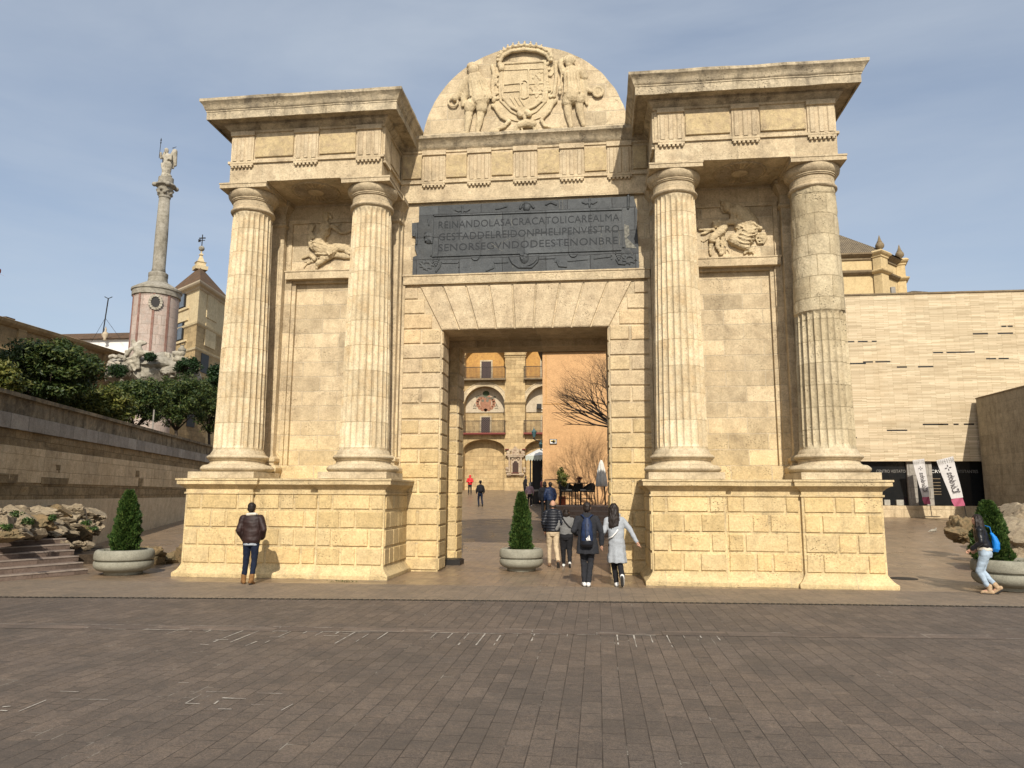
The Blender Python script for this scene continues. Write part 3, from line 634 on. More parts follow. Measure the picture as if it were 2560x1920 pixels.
keep=False; c6c([(790,1265),(850,1240),(850,1200)],7); c6c([(985,1150),(1010,1200),(1060,1235),(1170,1235),(1215,1190),(1225,1140)],9); c6c([(1380,1180),(1400,1225),(1460,1230)],8); c6c([(1880,1170),(1900,1205),(1950,1210)],8); c6c([(370,1270),(400,1230),(410,1190)],8)
flush()
for i,(tx,x0,y0,x1,y1,hh) in enumerate((('REINANDOLASACRACATOLICAREALMA',390,910,1905,845,62),('GESTADDELREIDONPHELIPENVESTRO',392,1010,1905,940,62),('SENORSEGVNDODEESTENONBRE',390,1100,1893,1038,62))):
    p=at6(x0,y0); q=at6(x1,y1); mid=(p.z+q.z)/2; h=at6(x0,y0-hh).z-p.z
    textmesh('carved_lettering',tx,M['blackcut'],pq,q.x-p.x,h*.95,frameM((p.x,-.072,p.z),(q.x-p.x,0,q.z-p.z),(0,0,1)),.003,1.05)
# white veins and pale break in the plaque
M['vein']=plain('pale_broken_marble',(.17,.165,.14),.8,.5,14)
vb=MB()
for pts in ([(1395,665),(1405,700),(1400,765)],[(1430,665),(1435,760)],[(1740,890),(1755,960),(1745,1010),(1760,1070)],[(1895,900),(1910,980),(1905,1050)],[(800,1090),(900,1040),(1000,985)],[(820,1020),(870,1065),(930,1100)],[(860,830),(950,770)],[(1020,1130),(1015,1240)],[(1980,1080),(2080,1200)],[(1000,820),(1010,890)]):
    vb.tube([at6(x+random.uniform(-3,3),y,-.001) for x,y in pts],.005,5)
vb.build('vein',M['vein'],pq)
br=[(1935,870),(1985,885),(1990,960),(1965,985),(2030,1050),(2050,1075),(1960,1070),(1950,990)]
vb=MB(); vb.prism([(at6(x,y).x,at6(x,y).z) for x,y in br],-.076,-.06); vb.build('broken_patch',M['vein'],pq)
# --- niche reliefs
def relief(fnc,Y,k,prims,name,label):
    out=[]
    for p in prims:
        pts,r,dy=p[0],p[1],p[2] if len(p)>2 else .04
        for i in range(max(1,len(pts)-1)):
            a=fnc(*pts[i]); b_=fnc(*pts[min(i+1,len(pts)-1)]); a=at(*a,Y); b_=at(*b_,Y); r0=r[i] if isinstance(r,(list,tuple)) else r; r1=r[min(i+1,len(r)-1)] if isinstance(r,(list,tuple)) else r
            out.append(('c',Vector((a.x,Y-dy,a.z)),Vector((b_.x,Y-dy,b_.z))+Vector((1e-4,0,0)),r0*k,r1*k))
    o=flatten(blob(name,out,.012,M['relief'],G,1,fn=crease(.010,9,9,14)),Y,.85); o['label']=label; return o
relief(n3,WY,.0022,[([(820,745),(815,775)],[44,38],.1),([(820,730)],50,.08),([(860,720),(880,760)],22,.06),([(815,800),(812,840)],[28,40],.08),([(800,880),(795,950)],[80,70],.05),([(770,910)],32,.17),([(845,910)],32,.17),
 ([(640,870),(600,950),(640,1010),(760,1045)],[34,32,28,24],.06),([(900,870),(1000,945),(1060,950),(1140,915)],[32,28,24,20],.05),([(975,795),(990,840),(960,860)],9,.03),([(945,800),(965,785),(985,800)],9,.03),
 ([(740,1030),(720,1120),(790,1200)],[80,90,95],.06),([(790,1180),(890,1190)],[90,80],.09),([(880,1230),(720,1350)],[60,40],.08),([(700,1360),(690,1410)],[26,20],.06),([(660,1290),(600,1240),(510,1270)],[34,26,18],.04),([(660,1300),(560,1350),(520,1400)],[20,12,8],.03),
 ([(600,1010),(620,1130),(700,1200)],[30,32,20],.08),([(700,1090),(860,1150),(890,1230)],12,.24),([(680,1130),(820,1190),(880,1260)],12,.24),([(640,1080),(740,1110),(860,1110)],11,.22),([(700,1240),(820,1250),(900,1240)],12,.22),([(720,1290),(800,1290)],10,.18),
 ([(930,1130),(1050,1150),(1130,1180)],[50,55,45],.04),([(940,1240),(1100,1260)],[40,36],.04),([(1070,1150),(1080,1210),(1130,1230)],18,.12),([(520,1320),(640,1330)],8,.02)],'relief_panel','reclining draped figure carved in the niche')
relief(m3,WY,.00178,[([(605,480),(610,540)],[64,56],.1),([(560,450)],50,.08),([(520,500),(560,590),(640,600)],[16,16,12],.05),([(660,560),(720,600)],[44,70],.07),([(780,560),(880,640),(960,760)],[100,130,140],.03),([(720,640),(690,700)],[40,40],.08),
 ([(760,740),(600,760),(500,760)],[50,40,30],.08),([(850,800),(950,900),(880,1010),(740,1030)],[110,140,140,100],.03),([(740,1040),(820,1100),(920,1140)],[90,70,60],.09),([(940,1150),(980,1210)],[44,30],.07),([(920,1210),(900,1240)],[30,22],.05),([(1020,1180),(1040,1240)],[26,18],.04),
 ([(1060,800),(1140,840)],[60,40],.06),([(820,780),(940,820),(1060,860)],14,.2),([(830,850),(920,900),(1060,880)],15,.24),([(850,900),(940,960),(1070,930)],16,.27),([(800,960),(930,1010),(1060,980)],15,.27),([(780,1010),(900,1060),(1020,1050)],14,.25),([(760,1070),(860,1110),(960,1110)],14,.22),([(900,740),(1000,780),(1080,840)],14,.24),
 ([(440,790),(430,800)],[54,50],.1),([(400,760),(480,740)],22,.12),([(560,830),(520,900),(440,960)],[64,66,60],.08),([(400,990),(380,1030)],[64,56],.1),([(470,1050),(460,1130),(500,1210)],[40,36,24],.08),([(510,1250)],26,.07),([(370,1100),(350,1180),(360,1260)],[36,26,22],.05),
 ([(180,860),(300,870),(400,860)],[24,26,30],.06),([(220,930),(280,920),(330,890)],[20,20,20],.05),([(210,1030),(250,1050),(320,1000)],[14,10,12],.03),([(545,950),(545,1240)],[26,26],.03),([(600,960),(600,1230)],[10,10],.03),
 ([(1080,1000),(1130,930),(1220,930),(1245,1000),(1200,1080),(1110,1080),(1080,1000)],16,.06),([(1170,990)],50,.03),([(1120,1030),(1200,1040)],16,.06),([(620,1160),(660,1230)],9,.03)],'relief_panel','seated draped woman with a child carved in the niche')
# ================================================================= LIGHT AND SKY
SD=Vector((.17,-1,.74)); sl=bpy.data.lights.new('sun','SUN'); sl.energy=4.4; sl.angle=R(.53); sl.color=(1,.93,.82)
so_=bpy.data.objects.new('sun',sl); COL.objects.link(so_); so_.rotation_euler=SD.to_track_quat('Z','Y').to_euler()
wd=bpy.data.worlds.new('World'); scene.world=wd; wd.use_nodes=True; nt=wd.node_tree; bg=nt.nodes['Background']
sk=nt.nodes.new('ShaderNodeTexSky'); sk.sky_type='NISHITA'; sk.sun_disc=False; sk.sun_elevation=math.atan2(.74,math.hypot(.17,1)); sk.sun_rotation=R(180-9.6); sk.air_density=1.; sk.dust_density=2.2; sk.ozone_density=1.6
tc_=nt.nodes.new('ShaderNodeTexCoord'); mp=nt.nodes.new('ShaderNodeMapping'); mp.inputs['Scale'].default_value=(.9,.9,3.4); mp.inputs['Rotation'].default_value=(.15,.35,0); nt.links.new(tc_.outputs['Generated'],mp.inputs[0])
no=nt.nodes.new('ShaderNodeTexNoise'); no.inputs['Scale'].default_value=1.6; no.inputs['Detail'].default_value=7; no.inputs['Roughness'].default_value=.55; no.inputs['Distortion'].default_value=.5; nt.links.new(mp.outputs[0],no.inputs['Vector'])
rp=nt.nodes.new('ShaderNodeValToRGB'); rp.color_ramp.elements[0].position=.33; rp.color_ramp.elements[0].color=(.34,.34,.34,1); rp.color_ramp.elements[1].position=.72; rp.color_ramp.elements[1].color=(.72,.72,.72,1); nt.links.new(no.outputs[0],rp.inputs[0])
mx=nt.nodes.new('ShaderNodeMix'); mx.data_type='RGBA'; mx.inputs[7].default_value=(4.3,4.75,5.3,1); nt.links.new(rp.outputs[0],mx.inputs[0]); nt.links.new(sk.outputs[0],mx.inputs[6])
nt.links.new(mx.outputs[2],bg.inputs[0]); bg.inputs[1].default_value=.125
scene.view_settings.view_transform='Standard'; scene.view_settings.look='None'; scene.view_settings.exposure=.16; scene.view_settings.gamma=1
# ================================================================= GROUND
def paving(name,c1,c2,bw,bh,mort,dark,light,rough,bst,litlo=.62,rot=0,var=.25):
    t=NT(name); v=t.vec(); sp=t.n('ShaderNodeSeparateXYZ',i_0=v); uv=t.n('ShaderNodeCombineXYZ',i_0=sp.outputs[1],i_1=sp.outputs[0]).outputs[0]
    mpn=t.n('ShaderNodeMapping'); t.t.links.new(uv,mpn.inputs[0]); mpn.inputs['Rotation'].default_value=(0,0,R(rot)); uv=mpn.outputs[0]
    b=t.n('ShaderNodeTexBrick',offset=.43,i_Scale=1.,i_Mortar_Size=mort,i_Mortar_Smooth=.15,i_Brick_Width=bw,i_Row_Height=bh,i_Vector=uv)
    b.inputs['Color1'].default_value=(1-var,1-var,1-var*.95,1); b.inputs['Color2'].default_value=(1+var,1+var*.92,1+var*.85,1); b.inputs['Mortar'].default_value=(1,1,1,1)
    big=t.noise(v,.35,5,.6); med=t.noise(v,4,5,.7); fin=t.noise(v,120,3,.7)
    c=t.mix(t.ramp(big,[(.35,0),(.65,1)]),c1,c2); c=t.mix(1.,c,b.outputs['Color'],'MULTIPLY')
    c=t.mix(.45,c,t.ramp(t.noise(v,38,4,.75),[(.34,.62),(.66,1.36)]),'MULTIPLY'); c=t.mix(.7,c,t.ramp(fin,[(.3,.35),(.7,1.65)]),'MULTIPLY'); c=t.mix(.8,c,t.ramp(t.noise(v,9,5,.8),[(.3,(.72,.74,.78)),(.7,(1.26,1.2,1.12))]),'MULTIPLY'); vg=t.n('ShaderNodeTexVoronoi',i_Scale=1.7); t.t.links.new(v,vg.inputs['Vector']); c=t.mix(t.math('MULTIPLY',t.ramp(vg.outputs[0],[(.04,1),(.065,0)]),.6),c,(.03,.027,.024)); c=t.mix(t.math('MULTIPLY',t.ramp(t.noise(v,1.1,6,.7,.6),[(.47,0),(.66,1)]),.6),c,(c1[0]*.58,c1[1]*.62,c1[2]*.66))
    mt=t.mix(t.ramp(t.noise(v,1.3,5,.75),[(litlo,0),(litlo+.05,1)]),dark,light)
    # joints fade in and out with wear
    fa=t.math('MULTIPLY',b.outputs['Fac'],t.ramp(t.noise(v,2.1,4,.7),[(.34,.25),(.58,1)]))
    c=t.mix(fa,c,mt); h=t.math('SUBTRACT',t.math('MULTIPLY',t.math('ADD',med,fin),.3),t.math('MULTIPLY',fa,1.))
    rg=t.n('ShaderNodeMapRange',i_Value=t.noise(v,1.6,4,.65),i_1=.35,i_2=.7,i_3=rough-.1,i_4=rough+.15).outputs[0]
    t.b.inputs['Specular IOR Level'].default_value=.45 if rough<.5 else .15
    return t.out(c,rg,t.bump(h,bst,.01))
M['pavenear']=paving('plaza_paving',(.142,.112,.088),(.118,.097,.080),.37,.185,.0045,(.05,.04,.032),(.30,.27,.22),.72,.8,.58,0,.13)
M['pavestrip']=paving('smooth_edge_paving',(.215,.17,.125),(.195,.155,.115),.42,.225,.004,(.07,.055,.045),(.25,.2,.17),.62,.25,.8,0,.06)
M['pavefar']=paving('polished_passage_paving',(.25,.18,.115),(.215,.155,.10),.36,.19,.006,(.06,.042,.03),(.2,.17,.14),.36,.12,.8,var=.12)
M['paveband']=paving('cross_band_paving',(.155,.122,.098),(.135,.108,.088),.34,.9,.007,(.05,.04,.03),(.42,.38,.32),.7,.4,.5)
M['drain']=plain('drain_iron',(.035,.03,.022),.8,.3,30)
M['mortar']=plain('pale_mortar',(.42,.38,.32),.9,.3,30)
def edgeY(x): return -2.62+.052*x           # raised line in front of the gate
def drainY(x): return -4.83+.085*x-(.0016*x*x)
def sheet(name,fy0,fy1,z,mat,x0=-60,x1=60,n=60,label=None):
    mb=MB()
    for i in range(n+1):
        x=x0+(x1-x0)*i/n; a,b_=fy0(x),fy1(x); mb.v+= [(x,a,z+gz(a)),(x,b_,z+gz(b_))]
    for i in range(n): mb.f.append((2*i,2*i+2,2*i+3,2*i+1))
    return tag(mb.build(name,mat,recalc=False),kind='structure')
ys=[-60,-30,-20,-12,-8,-4,0,3.1]+[3.1+k*4 for k in range(1,15)]+[80,200,900]
mb=MB(); xs=[-500,-200]+list(range(-60,61,6))+[200,500]
for y in ys:
    for x in xs: mb.v.append((x,y,gz(y)))
for j in range(len(ys)-1):
    for i in range(len(xs)-1): k=j*len(xs)+i; mb.f.append((k,k+1,k+len(xs)+1,k+len(xs)))
tag(mb.build('plaza_ground',M['pavefar'],recalc=False),kind='structure')
sheet('forecourt_paving',lambda x:-40,lambda x:drainY(x)-.03,.004,M['pavenear'])
sheet('forecourt_strip',lambda x:drainY(x)+.05,lambda x:edgeY(x),.006,M['pavestrip'])
sheet('paving_band',lambda x:-7.86+.085*x-.09,lambda x:-7.86+.085*x+.24,.008,M['paveband'])
# iron drain line: low ridged strip
mb=MB(); x=-40
while x<40:
    y=drainY(x); mb.box(x,x+.06,y-.025,y+.045,-.01,.016); x+=.11
mb.box(-.001,.001,0,.001,-.02,-.01)
for i in range(80): x=-40+i; mb.add([(x,drainY(x)-.03,.010),(x+1,drainY(x+1)-.03,.010),(x+1,drainY(x+1)+.05,.010),(x,drainY(x)+.05,.010)],[(0,1,2,3)])
tag(mb.build('drain_channel',M['drain']),kind='structure')
# pale mortar repairs in the joints (real patches of mortar on the paving)
mb=MB(); 
def seg(p,q,w,z=.012):
    p,q=Vector((*p,z)),Vector((*q,z)); d=(q-p).normalized(); n_=Vector((-d.y,d.x,0)); k=max(2,int((q-p).length/.12)); 
    for i in range(k):
        a,b_=p.lerp(q,i/k),p.lerp(q,(i+1)/k)
        if random.random()<.8:
            wa=w*random.uniform(.25,1); mb.add([a-n_*wa,b_-n_*wa,b_+n_*wa,a+n_*wa],[(0,1,2,3)])
random.seed(99)
for x in np.arange(-4.,3.6,.225):
    if random.random()<.75: y=-7.97+.085*x; seg((x,y),(x,y-random.choice((.15,.3,.5,.8))),.011)
for a,b_ in ((-5,-3.3),(-2.6,-1.2),(-.6,1.9),(2.2,2.6)): seg((a,-7.97+.085*a),(b_,-7.97+.085*b_),.013)
for a,b_ in ((-9,-1.5),(.5,1.2)): seg((a,-7.62+.085*a),(b_,-7.62+.085*b_),.006)
def gp(x,y): p=gr(x,y); return (p.x,p.y)
g7=crop(0,1400,.57866)
for a,b_,w in (((800,625),(925,628),.014),((925,628),(960,600),.01),((960,601),(1062,605),.013),((885,648),(1000,650),.013),((1215,655),(1265,628),.011),((1030,630),(1140,630),.005),((770,535),(860,535),.006),((0,655),(60,660),.02),((10,640),(80,635),.03),((80,660),(200,610),.01),((260,572),(340,575),.01),((930,348),(985,348),.014),((865,368),(900,370),.012),((800,625),(870,585),.006),((1110,580),(1220,582),.006),((980,575),(890,575),.005),((300,606),(465,608),.006),((1060,375),(1110,355),.012),((1165,336),(1230,337),.010),((1400,330),(1465,331),.012),((1480,322),(1555,323),.01)):
    seg(gp(*g7(*a)),gp(*g7(*b_)),w)
tag(mb.build('mortar_repair',M['mortar'],recalc=False),kind='structure')
# manhole and litter by the pedestals
mb=MB(); mb.lathe([(.3,-.01),(.3,.012),(.26,.014)],(8.95,.25,0),24); tag(mb.build('manhole_cover',M['drain']),'small dark round manhole cover on the paving right of the gate','manhole cover')
def leaf_litter(c,n,r,label):
    mb=MB()
    for i in range(n):
        a=random.uniform(0,2*PI); d=Vector((random.gauss(0,r[0]),random.gauss(0,r[1]),.012+random.random()*.02))+Vector(c); s=random.uniform(.015,.035); u=Vector((math.cos(a),math.sin(a),random.uniform(-.3,.3)))*s; w_=Vector((-u.y,u.x,random.uniform(-.01,.01)))*.5
        mb.add([d-u,d+w_,d+u,d-w_],[(0,1,2,3)])
    return tag(mb.build('leaf_litter',M['leafo'],recalc=False),label,'leaves',kind='stuff')
leaf_litter((-3.72,-2.45,0),60,(.14,.04),'fallen leaves at the foot of the left pedestal')
# ================================================================= RETAINING WALL ON THE LEFT
WA=Vector((-11.2,-5.6,0)); WD=Vector((-4.72,16.51,0)).normalized(); WN=Vector((WD.y,-WD.x,0))   # WN faces the plaza
WO=Vector((-13.74,-.91,0)); 
rw=thing('retaining_wall','long weathered sandstone retaining wall with a dark parapet left of the gate','wall',(0,0,0))
def wseg(name,mat,s0,s1,z0,z1,th,jit=0.,depth=.6,n=None,parent=rw):
    n=n or max(2,int((s1-s0)/.4)); mb=MB(); nz=max(1,int((z1-z0)/.12)) if jit else 1
    for i in range(n+1):
        s=s0+(s1-s0)*i/n
        for k in range(nz+1):
            z=z0+(z1-z0)*k/nz; p=WO+WD*s; j=jit*(noise.noise(Vector((s*1.9,z*3,1)))+.7*noise.noise(Vector((s*5,z*7,4)))) if jit else 0
            q=p+WN*(th+j); mb.v.append((q.x,q.y,z))
    for i in range(n):
        for k in range(nz): a=i*(nz+1)+k; b_=a+nz+1; mb.f.append((a,b_,b_+1,a+1))
    b0=len(mb.v)
    for i in range(n+1):
        s=s0+(s1-s0)*i/n; p=WO+WD*s-WN*depth; mb.v+=[(p.x,p.y,z1),(p.x,p.y,z0)]
    for i in range(n): mb.f.append((i*(nz+1)+nz,(i+1)*(nz+1)+nz,b0+2*i+2,b0+2*i)); mb.f.append((i*(nz+1),b0+2*i+1,b0+2*i+3,(i+1)*(nz+1))); mb.f.append((b0+2*i,b0+2*i+2,b0+2*i+3,b0+2*i+1))
    mb.f.append(tuple(range(nz,-1,-1))+(b0+1,b0)); e=n*(nz+1); mb.f.append(tuple(range(e,e+nz+1))+(b0+2*n,b0+2*n+1))
    return mb.build(name,mat,parent,smooth=bool(jit),auto=45)
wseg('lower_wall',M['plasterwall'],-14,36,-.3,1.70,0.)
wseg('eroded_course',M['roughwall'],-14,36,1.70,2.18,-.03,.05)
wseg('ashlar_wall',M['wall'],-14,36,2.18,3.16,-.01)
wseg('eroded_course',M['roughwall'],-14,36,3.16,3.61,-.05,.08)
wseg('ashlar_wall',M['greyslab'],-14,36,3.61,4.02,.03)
wseg('parapet',M['parapet'],-14,36,4.02,4.49,-.05,.02)
wseg('coping',M['parapet'],-14,36,4.49,4.6,.06,.02)
random.seed(3)
# old rough patches standing in the ashlar
for s,z0,z1,L in((3.4,2.5,2.75,.35),(10.6,2.55,2.8,.4),(-1,2.15,2.4,2.2),(2.6,2.15,2.35,1.8),(11,2.15,2.5,.5),(-5,2.15,2.4,1.6)): wseg('eroded_patch',M['roughwall'],s,s+L,z0,z1,.005,.03,.1)
# terrace behind the wall
mb=MB(); p=[WO+WD*(-14)-WN*.5,WO+WD*30-WN*.5,WO+WD*30-WN*60,WO+WD*(-14)-WN*60]; mb.zprism([(q.x,q.y) for q in p],-.2,3.8); tag(mb.build('garden_terrace',M['soil']),kind='structure')
# ================================================================= STEPS AND ROCKERY
M['nosing']=plain('lit_worn_step_edge',(.30,.245,.20),.85,.2,6)  # pale edge strips: lit tread lines put into the colour, along with wear
st=thing('stone_stairs','broad flight of pinkish stone steps at the left edge','steps',(0,0,0))
sd=Vector((.40,.917,0)); sn=Vector((-.917,.40,0)); B0=Vector((-10.2,-1.85,0)); B6=Vector((-12.35,-.05,0))
for i in range(6):
    e_=B0.lerp(B6,i/6); a=e_-sd*9; mb=MB(); c_=a+sn*(7-i*.1); d_=e_+sn*1.2+sd*.0
    mb.zprism([(a.x,a.y),(e_.x,e_.y),((e_+sn*5).x,(e_+sn*5).y),(c_.x,c_.y)],i*.12-(.05 if i==0 else 0)+.0005,(i+1)*.12); so3=mb.build('step',M['step'],st)
    mb=MB(); h_=-sn*.012; mb.zprism([((a+h_).x,(a+h_).y),((e_+h_).x,(e_+h_).y),((e_+sn*.10).x,(e_+sn*.10).y),((a+sn*.10).x,(a+sn*.10).y)],(i+1)*.12-.022,(i+1)*.12+.004); mb.build('nosing',M['nosing'],so3)
def wallY(px): a=(1106-px)/1569; d=10.33/(a-.163); return d*.993-a*d*.117-18.26
rowsR=[(1110,1.0,(-10,25,55,85,118,150,182),(.56,.46,.29)),(1130,1.6,(5,40,72,105,140,172,198),(.55,.45,.34)),(1149,2.1,(12,45,80,115,148,178),(.36,.32,.19)),(1170,3.1,(140,165,190),(.30,.28,.2))]
adj=['pale','cracked','squat','jagged','long','flat-topped','rounded']; rn=('back','middle','front','lowest'); ordn=('first','second','third','fourth','fifth','sixth','seventh'); rr_=random.Random(4)
for ri,(py,Y,pxs,r) in enumerate(rowsR):
    for i,px in enumerate(pxs):
        c=at(px+rr_.uniform(-6,6),py+rr_.uniform(-4,4),wallY(px)-Y); k=rr_.uniform(.6,1.0)
        tag(rock('boulder',(c.x,c.y,c.z-.08),(r[0]*k*rr_.uniform(.9,1.5),r[1]*k,r[2]*k*rr_.uniform(.8,1.2)),M['rockorange'] if (ri*7+i)%5==4 else M['rockm'],seed=ri*11+i+1,cuts=5,rot=rr_.uniform(-.5,.5),amp=.5),'%s boulder, %s from the left in the %s row of the left rockery'%(adj[(i+ri*2)%7],ordn[i],rn[ri]),'rock','boulders behind the left steps')
bk=rock('rock_bank',WO+WD*1.0+WN*.25+Vector((0,0,.3)),(.8,4.8,.8),M['rockm'],seed=77,cuts=6,amp=.45,rot=R(16)); tag(bk,kind='structure')
mb=MB(); mb.zprism([(-18,-6),(-13.2,-3.3),(-12.7,.1),(-13.4,2.6),(-16,2)],-.1,.7); mb.zprism([(-12.7,.1),(-11.6,.5),(-11.6,2.5),(-13.4,2.6)],-.1,.25); tag(mb.build('rockery_bank',M['soil']),kind='structure')
for c,r,s,l in(((-9.0,.6,.3),(.42,.36,.42),21,'ochre boulder standing behind the left planter'),((-10.3,.5,.2),(.5,.4,.3),22,'ochre stone half hidden left of the left planter'),((-9.9,1.0,.1),(.3,.3,.2),23,'small ochre stone behind the left planter')): tag(rock('boulder',c,r,M['rockorange'],seed=s,cuts=5),l,'rock')
# right hand rockery
def rockr(px,py,Y,r,s,l,mat='rockm',dz=0):
    g=at(px,py,Y); tag(rock('boulder',(g.x,Y,g.z),r,M[mat],seed=s,cuts=5,rot=s),l,'rock','boulders by the right planter')
rockr(2078,1142,5.5,(.42,.36,.4),31,'mossy brown boulder left of the right planter shrub','rockorange')
rockr(2062,1152,5.0,(.3,.3,.22),36,'low brown stone at the left end of the right rockery','rockorange')
rockr(2205,1165,2.2,(.95,.7,.62),32,'big flat-topped sandstone boulder at the right edge','rockm')
rockr(2192,1108,6.5,(.75,.6,.3),33,'pale jagged rock heap under the concrete wall','rockm'); rockr(2210,1120,5,(.6,.5,.4),34,'rough rock at the right edge above the sandstone boulder','rockm'); rockr(2125,1165,4.2,(.4,.4,.35),35,'dark boulder behind the right planter shrub','rockorange')
# ================================================================= PLANTERS
PLR=[(.40,0),(.42,.01),(.42,.07),(.44,.085),(.50,.09),(.57,.12),(.625,.17),(.65,.23),(.645,.29),(.635,.315),(.595,.32),(.595,.345),(.635,.35),(.65,.37),(.65,.44),(.645,.50),(.625,.55),(.59,.575),(.55,.58),(.53,.56),(.52,.50),(.52,.46)]
def planter(loc,s,label,plabel,sh,sw,hgt,rb,sc=1.,off=(0,0)):
    t=thing('planter',label,'planter',loc,group='round stone planters with conifers'); t.scale=(s,s,s*sc)
    o=MB().lathe(PLR,n=72,cap=True,fr=lambda r,z,a:r+.003*noise.noise(Vector((math.cos(a)*3,math.sin(a)*3,z*6)))).build('bowl',M['planter'],t,smooth=True,auto=50)
    so=MB().lathe([(.53,.45),(.5,.5),(.3,.53),(.02,.54)],n=32).build('soil',M['soil'],t)
    mb=MB(); rnd=random.Random(sh)
    for i in range(70):
        a=rnd.uniform(0,2*PI); q=rnd.uniform(.15,.5); u=Vector((math.cos(a),math.sin(a),0)); c=u*q+Vector((0,0,.52)); k=rnd.uniform(.02,.06); mb.add([c,c+u*k*.5+Vector((0,0,k)),c+Vector((-u.y,u.x,.3))*k],[(0,1,2)])
    mb.build('ground_plant',M['leafc'],t,recalc=False)
    z0=loc[2]+.50*s
    k=thing('conifer_shrub',plabel,'shrub',(loc[0]+off[0],loc[1]+off[1],z0),group='clipped conifers in the planters')
    rs=np.random.RandomState(sh); N=int(26000*sw); t_=rs.rand(N)**.8; prof=lambda u: rb*np.clip(np.sqrt(np.clip(1-((u-.14)/.88)**2,0,1))**1.05*(1-.28*u)+0,0,1)*np.clip(.75+u*2.2,0,1)
    u=t_; ang=rs.rand(N)*2*PI; lump=1+.13*np.sin(ang*3+u*9+sh)+.11*np.sin(ang*6-u*15+sh*2)+.09*np.sin(u*31+ang*5)+.05*np.sin(u*60-ang*9); rad=prof(u)*lump*(1-.55*rs.rand(N)**2.6)
    C=np.stack([rad*np.cos(ang),rad*np.sin(ang),u*hgt],1); D=np.stack([np.cos(ang),np.sin(ang),.7+.9*rs.rand(N)],1)+rs.randn(N,3)*.35; D/=np.linalg.norm(D,axis=1)[:,None]
    S=np.cross(D,rs.randn(N,3)); S/=np.linalg.norm(S,axis=1)[:,None]; L=(.024+.05*rs.rand(N)**2)[:,None]; W=L*.3
    V=np.stack([C-D*L*.3,C+S*W+D*L*.2,C+D*L,C-S*W+D*L*.2],1).reshape(-1,3)
    me=bpy.data.meshes.new('foliage'); me.from_pydata(V.tolist(),[],np.arange(N*4).reshape(-1,4).tolist()); me.materials.append(M['leafc']); f=bpy.data.objects.new('foliage',me); COL.objects.link(f); f.parent=k
    MB().tube([(0,0,-.05),(0,0,hgt*.85)],[.03,.01]).build('trunk',M['bark'],k)
    return t
planter((-9.36,-1.75,0),1.0,'round grey stone planter beside the left steps','cone shaped conifer shrub in the planter by the left steps',1,1.,1.45,.31)
planter((-.12,.62,0),.86,'round grey stone planter in the middle of the gateway','narrow columnar conifer in the planter in the gateway',2,.9,1.52,.265,1.12)
planter((10.35,-1.6,0),1.08,'round grey stone planter behind the woman with the blue bag','broad conifer shrub behind the woman with the blue bag',3,1.1,1.27,.35,off=(-.38,-.1))
# ================================================================= TREES
def crown_mesh(seed,blobs,N,size,clump=70,cs=.22):
    rs=np.random.RandomState(seed); vol=np.array([b[1][0]*b[1][1]*b[1][2] for b in blobs]); pr=vol/vol.sum(); cc=[]
    for i in range(clump):
        b_=blobs[rs.choice(len(blobs),p=pr)]; d=rs.randn(3); d/=np.linalg.norm(d); cc.append(np.array(b_[0])+d*np.array(b_[1])*(.45+.6*rs.rand()**.6))
    cc=np.array(cc); idx=rs.randint(0,clump,N); d=rs.randn(N,3); d/=np.linalg.norm(d,axis=1)[:,None]; C=cc[idx]+d*(cs*(.5+.9*rs.rand(N)))[:,None]*(.7+.6*rs.rand(clump))[idx][:,None]*np.array([1.15,1.15,.8])
    Nn=d*.6+rs.randn(N,3)*.6+np.array([0,0,.5]); Nn/=np.linalg.norm(Nn,axis=1)[:,None]; A=np.cross(Nn,rs.randn(N,3)); A/=np.linalg.norm(A,axis=1)[:,None]; B=np.cross(Nn,A); s=(size*(.6+.8*rs.rand(N)))[:,None]
    V=np.stack([C-A*s,C+B*s*.45-Nn*s*.1,C+A*s,C-B*s*.45-Nn*s*.1],1).reshape(-1,3); me=bpy.data.meshes.new('crown'); me.from_pydata(V.tolist(),[],np.arange(N*4).reshape(-1,4).tolist()); return me
def orange(px,py,d,rx,rz,seed,label,mat='leafo',N=15000,basez=3.75,trunk=True):
    Y=-18.26+d; c=at(px,py,Y); t=thing('orange_tree',label,'tree',(c.x,Y,basez),group='orange trees above the left wall'); rs=random.Random(seed); h=c.z-basez
    bl=[((0,0,h),(rx*.8,rx*.8,rz*.85))]+[((rs.uniform(-.5,.5)*rx,rs.uniform(-.5,.5)*rx,h+rs.uniform(-.35,.4)*rz),(rx*rs.uniform(.4,.6),)*2+(rz*rs.uniform(.4,.6),)) for _ in range(5)]
    me=crown_mesh(seed,bl,N,.075,int(150*rx*rz/3)+40,.26); me.materials.append(M[mat]); o=bpy.data.objects.new('crown',me); COL.objects.link(o); o.parent=t
    mb=MB(); top=Vector((rs.uniform(-.1,.1),0,h*.5)); mb.tube([(0,0,-.2),(0.02,0,h*.3),top],[.11,.09,.08],8)
    for k in range(6):
        a=k*1.05+rs.random(); mb.tube([top,top+Vector((math.cos(a)*rx*.3,math.sin(a)*rx*.3,rz*.4)),top+Vector((math.cos(a)*rx*.65,math.sin(a)*rx*.65,rz*.9))],[.06,.04,.015],6)
    mb.build('trunk',M['bark'],t,smooth=True)
orange(105,806,26,2.25,1.4,1,'big dark orange tree at the left, rising highest over the wall',N=34000)
orange(-5,830,22,.8,.8,7,'orange tree cut off by the left edge','leafy',N=7000)
orange(205,872,29.5,1.4,.95,2,'yellowish orange tree low over the middle of the wall','leafy',N=12000)
orange(300,868,34,1.55,1.25,3,'olive green orange tree between the yellowish tree and the gate','leafo',N=12000)
orange(388,866,40,1.95,1.75,4,'dense orange tree with its crown below the tower','leafo',N=18000)
